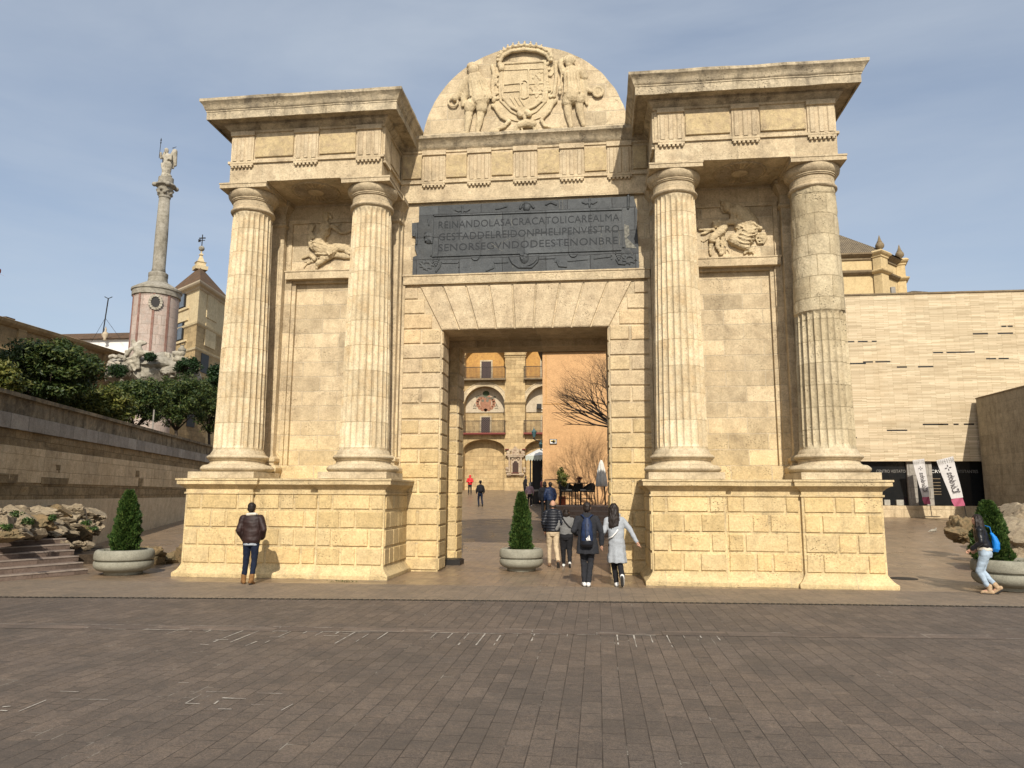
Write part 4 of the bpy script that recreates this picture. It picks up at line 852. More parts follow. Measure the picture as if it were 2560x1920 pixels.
orange(458,870,45,1.8,2.0,5,'orange tree touching the left column of the gate',N=14000)
# lamp-like pale post between the trees
p=at(330,920,15); tag(MB().tube([(p.x,15,3.7),(p.x,15,at(330,885,15).z)],.035,8).build('post',M['greyslab']),'slim pale post standing among the orange trees','post')
# ================================================================= BARE TREE IN FRONT OF THE ORANGE WALL
def bare_tree(loc,label,seed=5):
    rs=random.Random(seed); t=thing('bare_tree',label,'tree',loc); tr=MB(); tw=MB()
    cc_=at(1312,856,14)-Vector(loc)
    def inside(q): return ((q.x-cc_.x)/2.3)**2+(q.y/2.0)**2+((q.z-cc_.z)/2.25)**2<1
    def grow(p,d,L,r,lv):
        n=4; pts=[p]; rr=[r]; q=p.copy(); dd=d.copy()
        for i in range(n):
            dd=(dd+Vector((rs.gauss(0,.11),rs.gauss(0,.11),rs.gauss(0,.07)+(.02 if lv<3 else -.015)))).normalized(); q=q+dd*(L/n); pts.append(q.copy()); rr.append(r*(1-.42*(i+1)/n))
        (tr if lv<2 else tw).tube(pts,[q_*(1,.8,.7,.62,.55,.5,.5)[lv] for q_ in rr],6 if lv<2 else (4 if lv<4 else 3),cap=False)
        if lv>=6 or not inside(q): return
        k=(4,5,4,4,3,2)[lv]
        for j in range(k):
            i=rs.randint(2,n) if lv else n-(j%2); b_=pts[i]; ax=Vector((rs.gauss(0,1),rs.gauss(0,1),rs.gauss(0,1))).normalized(); an=rs.uniform(.35,.85); nd=(Matrix.Rotation(an,3,ax)@dd); nd.z=nd.z*.8+(.12 if lv<4 else .02)
            grow(b_,nd.normalized(),L*rs.uniform(.62,.82),rr[i]*rs.uniform(.6,.75),lv+1)
    o_=at(1334,925,14); O=Vector((o_.x-loc[0],0,o_.z-loc[2])); tr.tube([(0,0,-.1),(O.x*.2,.02,O.z*.5),O],[.16,.13,.10],8)
    for an in(172,163,155,146,138,129,120,110,98,84,66,40,18):
        a=R(an); grow(O,Vector((math.cos(a),rs.uniform(-.55,.55),math.sin(a)*.95)).normalized(),rs.uniform(1.5,1.9),.06,1)
    tr.build('trunk',M['barkd'],t,smooth=True,recalc=False); tw.build('branches',M['barkd'],t,recalc=False)
bt_=at(1385,900,14); bare_tree((bt_.x,14,gz(14)),'leafless tree with fine drooping twigs before the orange wall')

# weeds in the rockeries
for i,(px,py,off) in enumerate(((12,1142,1.9),(60,1128,1.5),(112,1120,1.1),(188,1132,1.6),(200,1145,2.2),(34,1112,.8))):
    p=at(px,py,wallY(px)-off-1.6); t=thing('weed','small green weed %s in the left rockery'%('at the far left end','above the top step','among the middle stones','beside the conifer','low behind the planter','high by the wall')[i],'weed',(p.x,p.y,p.z)); me=crown_mesh(200+i,[((0,0,.03),(.12,.12,.06))],260,.028,12,.045); me.materials.append(M['leafc']); o=bpy.data.objects.new('foliage',me); COL.objects.link(o); o.parent=t; MB().tube([(0,0,-.05),(0,0,.05)],.01).build('stem',M['bark'],t)
# ================================================================= ORANGE WALL HOUSE
M['orange']=stone('orange_render',(.60,.37,.18),(.56,.34,.165),(.50,.30,.145),grime=.08,pit=0,streak=.12,bst=.08)
M['ochre']=stone('ochre_render',(.52,.30,.09),(.46,.26,.08),(.38,.2,.07),grime=.2,pit=0,streak=.3,bst=.1)
M['cream']=stone('cream_render',(.52,.45,.34),(.47,.4,.29),(.42,.35,.25),grime=.15,pit=0,streak=.2,bst=.1)
M['mosque']=stone('mosque_stone',(.54,.41,.225),(.47,.35,.18),(.4,.28,.14),block=(1.0,.45),grime=.4,pit=.3,streak=.6)
M['dark']=plain('dark_iron',(.02,.018,.016),.5)
M['darkwood']=plain('dark_wood',(.05,.025,.016),.6)
M['red']=plain('dark_red_paint',(.16,.035,.025),.6); M['roof']=None
def rooft(name,a,b_,sx=4.5):
    t=NT(name); v=t.vec(); w_=t.n('ShaderNodeTexWave',wave_type='BANDS',bands_direction='X',i_Scale=sx,i_Distortion=.3); t.t.links.new(v,w_.inputs[0])
    c=t.mix(t.ramp(t.noise(v,1.5,6,.75),[(.35,0),(.7,1)]),a,b_); c=t.mix(.6,c,t.ramp(w_.outputs[1],[(.2,.35),(.7,1.2)]),'MULTIPLY')
    return t.out(c,.9,t.bump(w_.outputs[1],1.,.08))
M['roof']=rooft('roof_tile',(.20,.11,.055),(.085,.065,.04),1.6); M['roofd']=rooft('dark_roof_tile',(.14,.11,.075),(.26,.205,.13),1.6)
h=thing('orange_house','plain orange rendered house wall seen through the gateway','house',(0,0,0))
mb=MB(); x0=at(1172,900,19).x; mb.box(x0,12.5,19,24,-.2,9.3); mb.build('wall',M['orange'],h)
zl=at(1240,873,19).z; mb=MB(); mb.box(x0-.01,12.5,18.985,19.02,zl,zl+.03); mb.box(x0+.17,x0+.20,18.99,19.02,zl,9.3); mb.build('render_joint',M['ochre'],h)
mb=MB(); mb.box(x0-.25,12.6,18.8,24.2,9.3,9.45); mb.build('eaves',M['darkwood'],h)
# sign on it
s0,s1=at(*M5(1012,955),18.97),at(*M5(1088,902),18.97); sg=thing('wall_sign','small framed sign with a yellow heading on the orange wall','sign',(0,0,0))
mb=MB(); mb.box(s0.x,s1.x,18.95,18.99,s0.z,s1.z); mb.build('frame',M['dark'],sg)
M['white']=plain('white_paint',(.72,.70,.66),.5,.05); M['yellow']=plain('yellow_paint',(.75,.52,.06),.5,.1)
w_=s1.x-s0.x; hh=s1.z-s0.z
mb=MB(); mb.box(s0.x+.03,s1.x-.03,18.94,18.95,s0.z+.03,s1.z-.03); mb.build('panel',M['white'],sg)
mb=MB(); mb.box(s0.x+.06,s1.x-.06,18.935,18.94,s1.z-.14,s1.z-.06); mb.build('heading',M['yellow'],sg)
mb=MB(); mb.box(s0.x+.08,s0.x+.16,18.935,18.94,s0.z+.1,s0.z+.17); mb.prism([(s0.x+w_*.4,s0.z+.05),(s0.x+w_*.7,s0.z+.05),(s0.x+w_*.7,s0.z+.15),(s0.x+w_*.6,s0.z+.22),(s0.x+w_*.45,s0.z+.18)],18.935,18.94); mb.box(s1.x-.1,s1.x-.07,18.935,18.94,s0.z+.05,s0.z+.2); mb.build('pictogram',M['dark'],sg)
# ================================================================= CAFE TERRACE
TZ=at(*M5(1300,1588),15.6).z
mb=MB(); xr=9
for i in range(6):
    y=10.3+i*.5; z=gz(10.3); mb.box(x0+.75+.02*i,xr,y,19-.01*i if i<5 else 18.99,z-.3,z+ (TZ-z)*(i+1)/6)
tag(mb.build('terrace_steps',M['terrstep']),kind='structure')
mb=MB()
for i in range(6): y=10.3+i*.5; z=gz(10.3)+(TZ-gz(10.3))*(i+1)/6; mb.box(x0+.75+.02*i,xr,y-.012,y+.06,z-.03,z+.004)
tag(mb.build('terrace_step_edges',M['nosing']),kind='structure')
def T(px,py,Y=15.6): return Vector((at(px,py,Y).x,Y,TZ))
M['rattan']=plain('dark_rattan',(.03,.032,.028),.7,.3,60,bump=.8); M['seatpad']=plain('grey_cushion',(.35,.33,.28),.8); M['tabletop']=plain('dark_tabletop',(.04,.035,.03),.35)
def chair(p,rz,label):
    t=thing('cafe_chair',label,'chair',(p.x,p.y,TZ),rz,group='dark rattan cafe chairs')
    mb=MB()
    for a,b_ in((-.24,-.24),(.24,-.24)): mb.tube([(a,b_,0),(a*.95,b_*.95,.66)],.02,6)
    for a,b_ in((-.22,.24),(.22,.24)): mb.tube([(a,b_*1.25,0),(a,b_,.66),(a*1.0,b_*1.25,.9)],.02,6)
    mb.tube([(-.24,-.24,.3),(.24,-.24,.3),(.22,.27,.3),(-.22,.27,.3),(-.24,-.24,.3)],.014,6)
    mb.build('frame',M['dark'],t)
    mb=MB(); mb.box(-.25,.25,-.25,.25,.6,.66); mb.build('seat',M['rattan'],t); mb=MB(); mb.box(-.23,.23,-.23,.22,.66,.72); mb.build('cushion',M['seatpad'],t)
    mb=MB(); n=14
    for i in range(n+1):
        a=PI*i/n; x=.29*math.cos(a); y=.02+.3*math.sin(a); lo=.68; hi=.80+.22*math.sin(a)**1.5; k=1.08; mb.v+=[(x,y,lo),(x*k,y*k+.04,hi),(x*.9,y*.9,lo),(x*k*.92,y*k*.92+.04,hi)]
    for i in range(n): b=4*i; mb.f+=[(b,b+4,b+5,b+1),(b+2,b+3,b+7,b+6),(b+1,b+5,b+7,b+3),(b,b+2,b+6,b+4)]
    mb.build('backrest',M['rattan'],t); return t
pc=M5(1310,1580); C0=T(*pc)
chair(T(*M5(1190,1590),15.2),R(90),'rattan cafe chair left of the table, seen from the side'); chair(T(*M5(1385,1590),15.2),R(-90),'rattan cafe chair right of the table, seen from the side')
chair(T(*M5(1235,1578),16.4),R(150),'rattan cafe chair at the back left of the table'); chair(T(*M5(1410,1578),16.4),R(-150),'rattan cafe chair at the back right of the table')
t=thing('cafe_table','tall dark cafe table with a small plant on the terrace','table',(C0.x,C0.y,TZ))
mb=MB(); mb.box(-.42,.42,-.35,.35,.98,1.02); mb.build('tabletop',M['tabletop'],t)
for x in(-.12,.12): mb=MB(); mb.tube([(x,0,.02),(x,0,.98)],.03,8); mb.box(x-.06,x+.06,-.3,.3,0,.03); mb.build('leg',M['dark'],t)
mb=MB(); mb.box(-.22,.22,-.02,.02,.62,.97); mb.build('panel',M['rattan'],t)
t=thing('potted_flower','small dark red flower pot on the cafe table','plant',(C0.x+.05,C0.y,TZ+1.02)); MB().lathe([(.05,0),(.07,.12)],n=12).build('pot',M['darkwood'],t)
M['leafr']=leafmat('red_leaf',(.04,.01,.01),(.1,.02,.02),(.2,.04,.03)); me=crown_mesh(9,[((0,0,.2),(.1,.1,.08))],250,.03,12,.05); me.materials.append(M['leafr']); o=bpy.data.objects.new('foliage',me); COL.objects.link(o); o.parent=t
M['terra']=plain('terracotta',(.35,.09,.04),.8)
p=T(*M5(1142,1588)); t=thing('potted_plant','leafy plant in a terracotta pot at the left end of the terrace','plant',(p.x,p.y,TZ)); mb=MB(); mb.box(-.16,.16,-.16,.16,0,.4); mb.build('pot',M['terra'],t)
MB().tube([(0,0,.4),(0,0,1.3)],.015).build('stem',M['bark'],t); me=crown_mesh(12,[((0,0,1.25),(.18,.18,.5))],900,.06,26,.1); me.materials.append(M['leafy']); o=bpy.data.objects.new('foliage',me); COL.objects.link(o); o.parent=t
pass
t=thing('handrail','dark metal handrail at the left end of the terrace steps','railing',(0,0,0)); a=T(*M5(1120,1588)); 
mb=MB(); mb.box(a.x-.03,a.x+.03,a.y-.03,a.y+.03,TZ,TZ+1.2); mb.build('post',M['dark'],t); mb=MB(); mb.obox((a.x-.35,a.y,TZ+1.16),(.36,0,.02),(0,.03,0),(0,0,.025)); mb.build('rail',M['darkwood'],t)
p=T(*M5(1590,1570)); t=thing('closed_parasol','closed off-white parasol beside the right jamb of the gateway','parasol',(p.x,p.y,TZ))
M['canvas']=plain('off_white_canvas',(.62,.60,.54),.85,.12,5,bump=.5)
def fu(r,z,a): return r*(1+.22*math.sin(a*8+z*1.5)+.1*math.sin(a*3))
zt=at(*M5(1570,1120),p.y).z-TZ; zb=at(*M5(1580,1400),p.y).z-TZ
MB().tube([(0,0,0),(-.04,0,zb+.3)],.035,8).build('pole',M['dark'],t)
MB().lathe([(.19,zb+.02),(.23,zb+.05),(.20,zb+.4),(.16,zb+(zt-zb)*.6),(.09,zt-.15),(.03,zt)],(-.16,0,0),40,fr=fu).build('canopy',M['canvas'],t,smooth=True)
# ================================================================= MOSQUE FACADE
MY=56.
def MF(x,y,Y=MY): p=at(*M5(x,y),Y); return p.x,p.z
def mx_(x): return MF(x,800)[0]
def mz_(y): return MF(500,y)[1]
ms=thing('mosque_facade','tall old sandstone facade with arches and balconies beyond the gateway','building',(0,0,0))
def arch(mb,cx,zs,rx,rz,x0,x1,zt,y0,y1,n=28):
    P=[(cx+rx*math.cos(PI*i/n),zs+rz*math.sin(PI*i/n)) for i in range(n+1)]
    for i in range(n):
        (xa,za),(xb,zb)=P[i],P[i+1]; mb.add([(xa,y0,za),(xb,y0,zb),(xb,y0,zt),(xa,y0,zt),(xa,y1,za),(xb,y1,zb),(xb,y1,zt),(xa,y1,zt)],[(0,1,2,3),(4,7,6,5),(0,4,5,1),(2,6,7,3)])
    if x0<cx-rx: mb.box(x0,cx-rx,y0,y1,zs,zt)
    if cx+rx<x1: mb.box(cx+rx,x1,y0,y1,zs,zt)
K=mx_(1)-mx_(0); K=(mx_(975)-mx_(335))/640; W=6.3
bays=[mx_(335)+k*640*K for k in(-2,-1,0,1,2)]
bw=640*K/2; rr=215*K
zA=mz_(560); zAt=mz_(275); zB=mz_(1010); zBt=mz_(850); zlow=mz_(1440); zfloor2=mz_(840); zfl3=mz_(280); ztop=mz_(-260)
back=MB(); back.box(bays[0]-bw,bays[-1]+bw,MY+1.05,MY+3,0,ztop+1); back.build('wall',M['mosque'],ms)
fr=MB(); pier=MB()
for cx in bays:
    arch(fr,cx,zA,rr,rr*.97,cx-bw,cx+bw,zfl3,MY,MY+1.05); arch(fr,cx,zB,rr,mz_(905)-zB,cx-bw,cx+bw,zfloor2,MY-.05,MY+1.05)
    fr.box(cx-bw,cx-rr,MY,MY+1.05,zfloor2,zA); fr.box(cx+rr,cx+bw,MY,MY+1.05,zfloor2,zA); fr.box(cx-bw,cx-rr,MY-.05,MY+1.05,0,zB); fr.box(cx+rr,cx+bw,MY-.05,MY+1.05,0,zB)
    arch(fr,cx,mz_(70),rr,rr*.9,cx-bw,cx+bw,ztop,MY,MY+1.05); fr.box(cx-bw,cx-rr,MY,MY+1.05,zfl3,mz_(70)); fr.box(cx+rr,cx+bw,MY,MY+1.05,zfl3,mz_(70))
    pier.box(cx+bw-105*K,cx+bw+105*K,MY-.25,MY+.1,0,ztop)
    for yy,d in((540,.12),(40,.12),(60,.06),(530,.18)): z=mz_(yy); pier.box(cx+bw-(112)*K,cx+bw+112*K,MY-.25-d,MY+.1,z,z+.12)
fr.build('arcade_wall',M['mosque'],ms); pier.build('pier',M['mosque'],ms)
for cx in bays:
    n=30; ar=MB()
    for i in range(n):
        a0,a1=PI*i/n,PI*(i+1)/n
        for ra,rb,yo in((rr,rr+38*K,.10),(rr+38*K,rr+46*K,.16)):
            ar.add([(cx+r_*math.cos(a),MY-yo,zA+r_*.97*math.sin(a)) for a in(a0,a1) for r_ in(ra,rb)]+[(cx+r_*math.cos(a),MY+.1,zA+r_*.97*math.sin(a)) for a in(a0,a1) for r_ in(ra,rb)],[(0,1,3,2),(0,2,6,4),(1,5,7,3)])
    ar.build('arch_moulding',M['gate'],ms)
pn=MB(); oc=MB()
for cx in bays: pn.box(cx-rr-.05,cx+rr+.05,MY+.95,MY+1.06,mz_(615),zA+rr); oc.box(cx-rr-.05,cx+rr+.05,MY+.95,MY+1.06,zfl3,mz_(-150))
pn.build('white_panel',M['cream'],ms); oc.build('ochre_panel',M['ochre'],ms)
t=NT('lattice_door'); v=t.scale(t.vec(),1,1,1); sp=t.n('ShaderNodeSeparateXYZ',i_0=v)
a_=t.math('SINE',t.math('MULTIPLY',t.math('ADD',sp.outputs[0],sp.outputs[2]),30.)); b2=t.math('SINE',t.math('MULTIPLY',t.math('SUBTRACT',sp.outputs[0],sp.outputs[2]),30.)); t.out(t.mix(t.ramp(t.math('MAXIMUM',a_,b2),[(.5,0),(.8,1)]),(.012,.01,.012),(.10,.06,.05)),.6); M['lattice']=t.m
M['iron']=plain('balcony_iron',(.035,.025,.02),.6)
M['slab']=stone('balcony_slab',(.25,.2,.12),(.2,.15,.09),(.15,.11,.07),grime=.4,pit=0)
for ci,cx in enumerate(bays):
    for (zd0,zd1,zr,zs_,slabm,wd_) in((zfloor2,mz_(665),mz_(722),zfloor2,'red',.46),(zfl3,mz_(80),mz_(168),zfl3,'slab',.52)):
        d=MB(); d.box(cx-wd_,cx+wd_,MY+.88,MY+1.0,zd0,zd1); d.build('door',M['lattice'],ms)
        f=MB(); f.box(cx-wd_-.15,cx-wd_,MY+.86,MY+1.0,zd0,zd1+.15); f.box(cx+wd_,cx+wd_+.15,MY+.86,MY+1.,zd0,zd1+.15); f.box(cx-wd_,cx+wd_,MY+.86,MY+1.,zd1,zd1+.15); f.build('door_frame',M['gate'],ms)
        s_=MB(); s_.box(cx-rr-.12,cx+rr+.12,MY-.7,MY+.95,zs_-.18,zs_); so2=s_.build('balcony',M[slabm],ms)
        r_=MB(); n=34
        for i in range(n+1): x=cx-rr-.06+(2*rr+.12)*i/n; r_.box(x-.018,x+.018,MY-.66,MY-.63,zs_,zr)
        r_.box(cx-rr-.1,cx+rr+.1,MY-.68,MY-.61,zr,zr+.06); r_.box(cx-rr-.1,cx+rr+.1,MY-.67,MY-.62,zs_+.1,zs_+.13)
        for sx in(-1,1): 
            for j in range(5): yy=MY-.64+j*.14; r_.box(cx+sx*(rr+.06)-.018,cx+sx*(rr+.06)+.018,yy,yy+.03,zs_,zr)
            r_.box(cx+sx*(rr+.06)-.03,cx+sx*(rr+.06)+.03,MY-.66,MY-.05,zr,zr+.05)
        r_.build('railing',M['iron'],so2)
# painted arms, generic
M['armsred']=plain('faded_terracotta_paint',(.30,.15,.09),.9,.25,9); M['armsgrey']=plain('faded_grey_paint',(.16,.14,.10),.9,.3,9); M['armsgreen']=plain('faded_green_paint',(.05,.07,.035),.9)
def disc(mb,x,y,r,yo,n=14,sx=1.): 
    cx,cz=MF(x,y); cx=mx_(335)+(x-335)*K; mb.prism([(cx+r*K*sx*math.cos(2*PI*i/n),cz+r*K*math.sin(2*PI*i/n)) for i in range(n)],MY+.95-yo,MY+.95)
a=MB(); g2=MB()
for i in range(16):
    an=2*PI*i/16; disc(a,332+88*math.cos(an),515+68*math.sin(an)*(1.1 if math.sin(an)>0 else .9),20,.012)
disc(a,332,520,62,.01); disc(a,332,590,16,.012)
a.build('painted_arms',M['armsred'],ms)
for i in range(10): disc(g2,235+ i*21.5,455-14*math.sin(i/9*PI*2),13,.016)
disc(g2,300,492,15,.02); disc(g2,350,492,15,.02)
for sx in(215,447):
    for i,(dx,dy) in enumerate(((0,530),(-10,550),(10,550),(-13,572),(0,572),(13,572),(0,545))): disc(g2,sx+dx,dy,7,.014,6)
g2.build('painted_tassel',M['armsgrey'],ms); g3=MB(); disc(g3,335,418,30,.02,sx=1.2); g3.build('painted_hat',M['armsgreen'],ms)
# wall shrine
M['shrine']=stone('shrine_stone',(.46,.38,.27),(.4,.32,.22),(.3,.2,.14),grime=.3,pit=0)
sh_=thing('wall_shrine','small carved stone altar with a dark niche on the arcade pier','shrine',(0,0,0)); Y0=MY-.25
def sbx(mb,x0_,y0_,x1_,y1_,d0,d1=0.): a_,z1_=MF(x0_,y0_,Y0); b2_,z0_=MF(x1_,y1_,Y0); mb.box(a_,b2_,Y0-d0,Y0+.02,min(z0_,z1_),max(z0_,z1_))
mb=MB()
for r_ in((570,1255,750,1275,.35),(580,1075,745,1092,.35),(612,1085,708,1250,.12),(590,1092,604,1250,.3),(712,1092,726,1250,.3),(560,1060,760,1078,.4),(620,1005,700,1060,.2),(575,1275,615,1285,.25),(700,1275,740,1285,.25)): sbx(mb,*r_)
for x,y,r_ in((585,1045,22),(735,1045,22),(658,1010,24),(640,1035,16),(680,1035,16),(600,1022,16),(716,1022,16),(572,1210,18),(750,1210,18),(570,1240,14),(752,1240,14),(658,990,12),(630,1110,14),(690,1110,14),(657,1098,13)):
    p=MF(x,y,Y0); _ell_mesh(mb,(p[0],Y0-.12,p[1]),(r_*K,.14,r_*K),None,10,6)
mb.build('frame',M['shrine'],sh_)
mb=MB(); sbx(mb,630,1150,690,1252,.16); p=MF(660,1150,Y0); _ell_mesh(mb,(p[0],Y0-.02,p[1]),(30*K,.145,30*K),None,16,8); mb.build('niche',M['darkwood'],sh_)
mb=MB(); sbx(mb,552,1004,592,1014,.3); sbx(mb,730,1004,768,1014,.3); sbx(mb,620,1252,700,1258,.42); mb.build('red_ledge',M['red'],sh_)
# spotlight on the facade, lanterns on brackets
a=MF(875,580); b_=MF(922,530); t=thing('floodlight','black square floodlight in the right arch of the facade','lamp',(0,0,0)); mb=MB(); mb.box(a[0],b_[0],MY+.5,MY+.9,a[1],b_[1]); mb.build('housing',M['dark'],t); mb=MB(); mb.box(b_[0],b_[0]+.25,MY+.7,MY+.8,a[1],a[1]+.06); mb.build('bracket',M['white'],t)
M['teal']=plain('teal_lantern_paint',(.06,.12,.13),.4); 
def lantern(px,pt,pb,Y,label):
    a=MF(px,pb,Y); b_=MF(px,pt,Y); H=b_[1]-a[1]; t=thing('street_lantern',label,'street lamp',(a[0],Y,a[1]))
    MB().lathe([(.13*H*.8,0),(.24*H,.5*H),(.25*H,.52*H),(.22*H,.56*H),(.09*H,.75*H),(.03*H,.8*H),(.05*H,.86*H),(.01*H,H)],n=6).build('lamp_head',M['teal'],t)
    MB().tube([(0,0,-.02),(0,0,-.1)],.05).build('finial',M['dark'],t); mb=MB(); mb.tube([(0,0,-.1),(.5,0,-.3),(1.2,0,-.2),(1.9,0,.3)],.025); mb.build('bracket',M['dark'],t)
lantern(850,775,885,19.6,'teal lantern hanging left of the orange house corner'); lantern(922,905,1000,30,'dark lantern under the right arch')
# kiosk
kx0,kz0=MF(762,1075,34); kx1=MF(950,1075,34)[0]+2.2; t=thing('souvenir_stall','souvenir stall under a scalloped white awning beside the orange house','stall',(0,0,0)); KY=30.
a=MF(762,1075,KY); zt=MF(940,1035,KY)[1]; xw=MF(1010,1050,KY)[0]
mb=MB(); mb.add([(a[0],KY,a[1]),(xw,KY,a[1]+.08),(xw,KY+2.4,zt+.5),(a[0]+.6,KY+2.4,zt+.3),(a[0],KY,a[1]-.03),(xw,KY,a[1]+.05),(xw,KY+2.4,zt+.47),(a[0]+.6,KY+2.4,zt+.27)],[(0,1,2,3),(7,6,5,4),(0,4,5,1),(1,5,6,2),(2,6,7,3),(3,7,4,0)]); mb.build('awning',M['canvas'],t)
mb=MB(); n=9
for i in range(n):
    x0_=a[0]+(xw-a[0])*i/n; x1_=a[0]+(xw-a[0])*(i+1)/n; pl_=[(x0_,a[1]+.0)]+[(x0_+(x1_-x0_)*k/6,a[1]-.22-.12*math.sin(PI*k/6)) for k in range(7)]+[(x1_,a[1]+.0)]; mb.prism(pl_,KY-.03,KY-.01)
M['valance']=plain('shaded_green_white_canvas',(.42,.45,.38),.8); mb.build('valance',M['valance'],t)
mb=MB(); zg=gz(KY)
for x in(a[0]+.3,xw-.3):
    for y in(KY+.3,KY+2.2): mb.box(x-.04,x+.04,y-.04,y+.04,zg,a[1]+.1)
mb.box(a[0]+.3,xw,KY+2.2,KY+2.3,zg,a[1]+.3); mb.build('frame',M['dark'],t)
mb=MB(); mb.box(a[0]+1.1,xw,KY+.9,KY+1.6,zg,zg+.95); mb.build('counter',M['darkwood'],t)
cols=[(.25,.2,.18),(.35,.12,.1),(.15,.18,.25),(.4,.35,.3),(.1,.1,.1),(.3,.22,.1)]; random.seed(8)
for i in range(26):
    x=random.uniform(a[0]+1.,xw-.1); z=random.uniform(zg+1.0,a[1]-.45); r_=random.uniform(.06,.14); mb=MB(); _ell_mesh(mb,(x,KY+.7+random.uniform(0,.8),z),(r_,.05,r_*1.3),None,10,6)
    c_=cols[i%6]; nm='goods%d'%(i%6); M.setdefault(nm,plain(nm,c_,.6)); mb.build('merchandise',M[nm],t)
M['green']=plain('bright_green_plastic',(.06,.42,.05),.4)
p=grs(*M5(848,1530)); t=thing('green_chair','bright green plastic chair beside the litter bin','chair',(p.x,p.y,p.z)); mb=MB(); mb.box(-.2,.2,-.2,.2,.4,.45); mb.build('seat',M['green'],t); mb=MB(); mb.obox((0,.2,.7),(.2,0,0),(0,.02,.01),(0,.04,.27)); mb.build('backrest',M['green'],t)
for sx in(-1,1):
    for sy in(-1,1): mb=MB(); mb.tube([(sx*.2,sy*.2,0),(sx*.17,sy*.17,.4)],.02); mb.build('leg',M['green'],t)
p=grs(*M5(892,1575)); t=thing('litter_bin','dark round litter bin beside the souvenir stall','bin',(p.x,p.y,p.z)); mb=MB(); mb.lathe([(.3,0),(.34,.85),(.3,.86)],n=20); mb.build('body',M['dark'],t); MB().lathe([(.35,.86),(.36,.95),(.28,.98)],n=20).build('rim',M['greyslab'],t)
# black box at the left jamb
p=gr(*crop(980,680,.4821)(282,1512)); mb=MB(); mb.box(-.25,.25,-.3,.3,0,.13); mb.box(-.22,.22,-.27,.27,.13,.15); o=tag(mb.build('floor_light_box',M['dark'],loc=(-2.16,2.0,0)),'flat black box on the floor against the left jamb','box')
# ================================================================= MUSEUM
def brickm():
    t=NT('thin_long_brick'); v=t.vec(); uv,sp=t.wall_uv(v)
    b=t.n('ShaderNodeTexBrick',offset=.37,offset_frequency=3,i_Scale=1.,i_Mortar_Size=.006,i_Mortar_Smooth=.2,i_Brick_Width=.7,i_Row_Height=.055,i_Vector=uv); b.inputs['Color1'].default_value=(.46,.365,.235,1); b.inputs['Color2'].default_value=(.66,.545,.375,1); b.inputs['Mortar'].default_value=(.26,.19,.1,1); b.inputs['Bias'].default_value=.1
    b3=t.n('ShaderNodeTexBrick',offset=.61,offset_frequency=2,i_Scale=1.,i_Mortar_Size=.0,i_Brick_Width=2.3,i_Row_Height=.15,i_Vector=uv); b3.inputs['Color1'].default_value=(.86,.86,.84,1); b3.inputs['Color2'].default_value=(1.1,1.1,1.1,1)
    c=t.mix(1.,b.outputs['Color'],b3.outputs['Color'],'MULTIPLY'); c=t.mix(t.math('MULTIPLY',t.ramp(t.noise(v,.5,5,.7),[(.5,0),(.75,1)]),.3),c,(.36,.25,.12)); return t.out(c,.85,t.bump(t.math('MULTIPLY',b.outputs['Fac'],-1.),.4,.01))
M['brick']=brickm(); M['glassd']=plain('dark_window_glass',(.012,.013,.014),.12,.1,2,bump=0.,spec=.6); M['concrete']=stone('board_marked_concrete',(.36,.315,.225),(.31,.27,.19),(.25,.215,.15),block=(3.,.5),mortar=.006,grime=.35,pit=.15,vary=.08,streak=.7)
MZ=22.; mu=thing('museum_building','modern building clad in thin pale bricks with narrow dark slots','building',(0,0,0)); zb=3.74
mb=MB(); mb.box(12.5,30,MZ,MZ+14,zb,12.72); mb.build('brick_wall',M['brick'],mu)
mb=MB(); mb.box(12.4,30,MZ-.06,MZ+14,12.72,12.8); mb.build('roof_edge',M['slab'],mu)
mb=MB(); mb.box(12.5,30,MZ+.35,MZ+14,1.46,zb); mb.build('glazing',M['glassd'],mu)
mb=MB(); mb.box(12.5,30,MZ,MZ+14,.3,1.45); mb.build('base_wall',M['wall'],mu)
for px,w_ in((R4(715,600)[0],.45),(R4(880,600)[0],.35)):
    x=at(px,1040,MZ).x; mb=MB(); mb.box(x,x+w_,MZ+.2,MZ+.34,1.46,zb); mb.build('mullion',M['greyslab'],mu)
x=at(*R4(905,600),MZ).x; x2=at(*R4(1050,600),MZ).x; mb=MB(); mb.box(x,x2,MZ+.24,MZ+.3,1.5,3.4); po=mb.build('notice_board',M['glassd'],mu)
mb=MB()
for i,yy in enumerate((540,575,603,632,660,684)): z=at(*R4(970,yy),MZ).z; mb.box(x+.12,x2-.15,MZ+.232,MZ+.24,z-.02,z+.015)
mb.build('notice_line',M['slab'],po)
a=at(*R4(500,780),MZ); mb=MB(); mb.box(a.x,a.x+.28,MZ+.2,MZ+.33,1.46,1.75); mb.build('display_stand',M['seatpad'],mu); mb=MB(); mb.box(a.x+.6,a.x+.95,MZ+.2,MZ+.33,1.46,1.75); mb.build('display_stand',M['seatpad'],mu)
def wr(body,xa,xb,ya,yb,mat,nm='lettering'):
    p=at(*R4(xa,yb),MZ+.3); q_=at(*R4(xb,yb),MZ+.3); h_=at(*R4(xa,ya),MZ+.3).z-p.z; textmesh(nm,body,mat,mu,q_.x-p.x,h_,frameM((p.x,MZ+.335,p.z),(1,0,0),(0,0,1)),.004)
M['letter']=plain('dim_letters',(.2,.19,.17),.5); wr('CENTRO VISITATORI',412,706,458,486,M['letter']); wr('VISITANTES',1165,1350,460,488,M['letter'])
p=at(*R4(912,488),MZ+.22); q_=at(*R4(1010,488),MZ); textmesh('lettering','CRV',M['white'],mu,q_.x-p.x+.1,at(*R4(912,458),MZ).z-p.z,frameM((p.x,MZ+.22,p.z),(1,0,0),(0,0,1)),.004)
M['slot']=plain('slot_dark',(.008,.008,.008),.4)
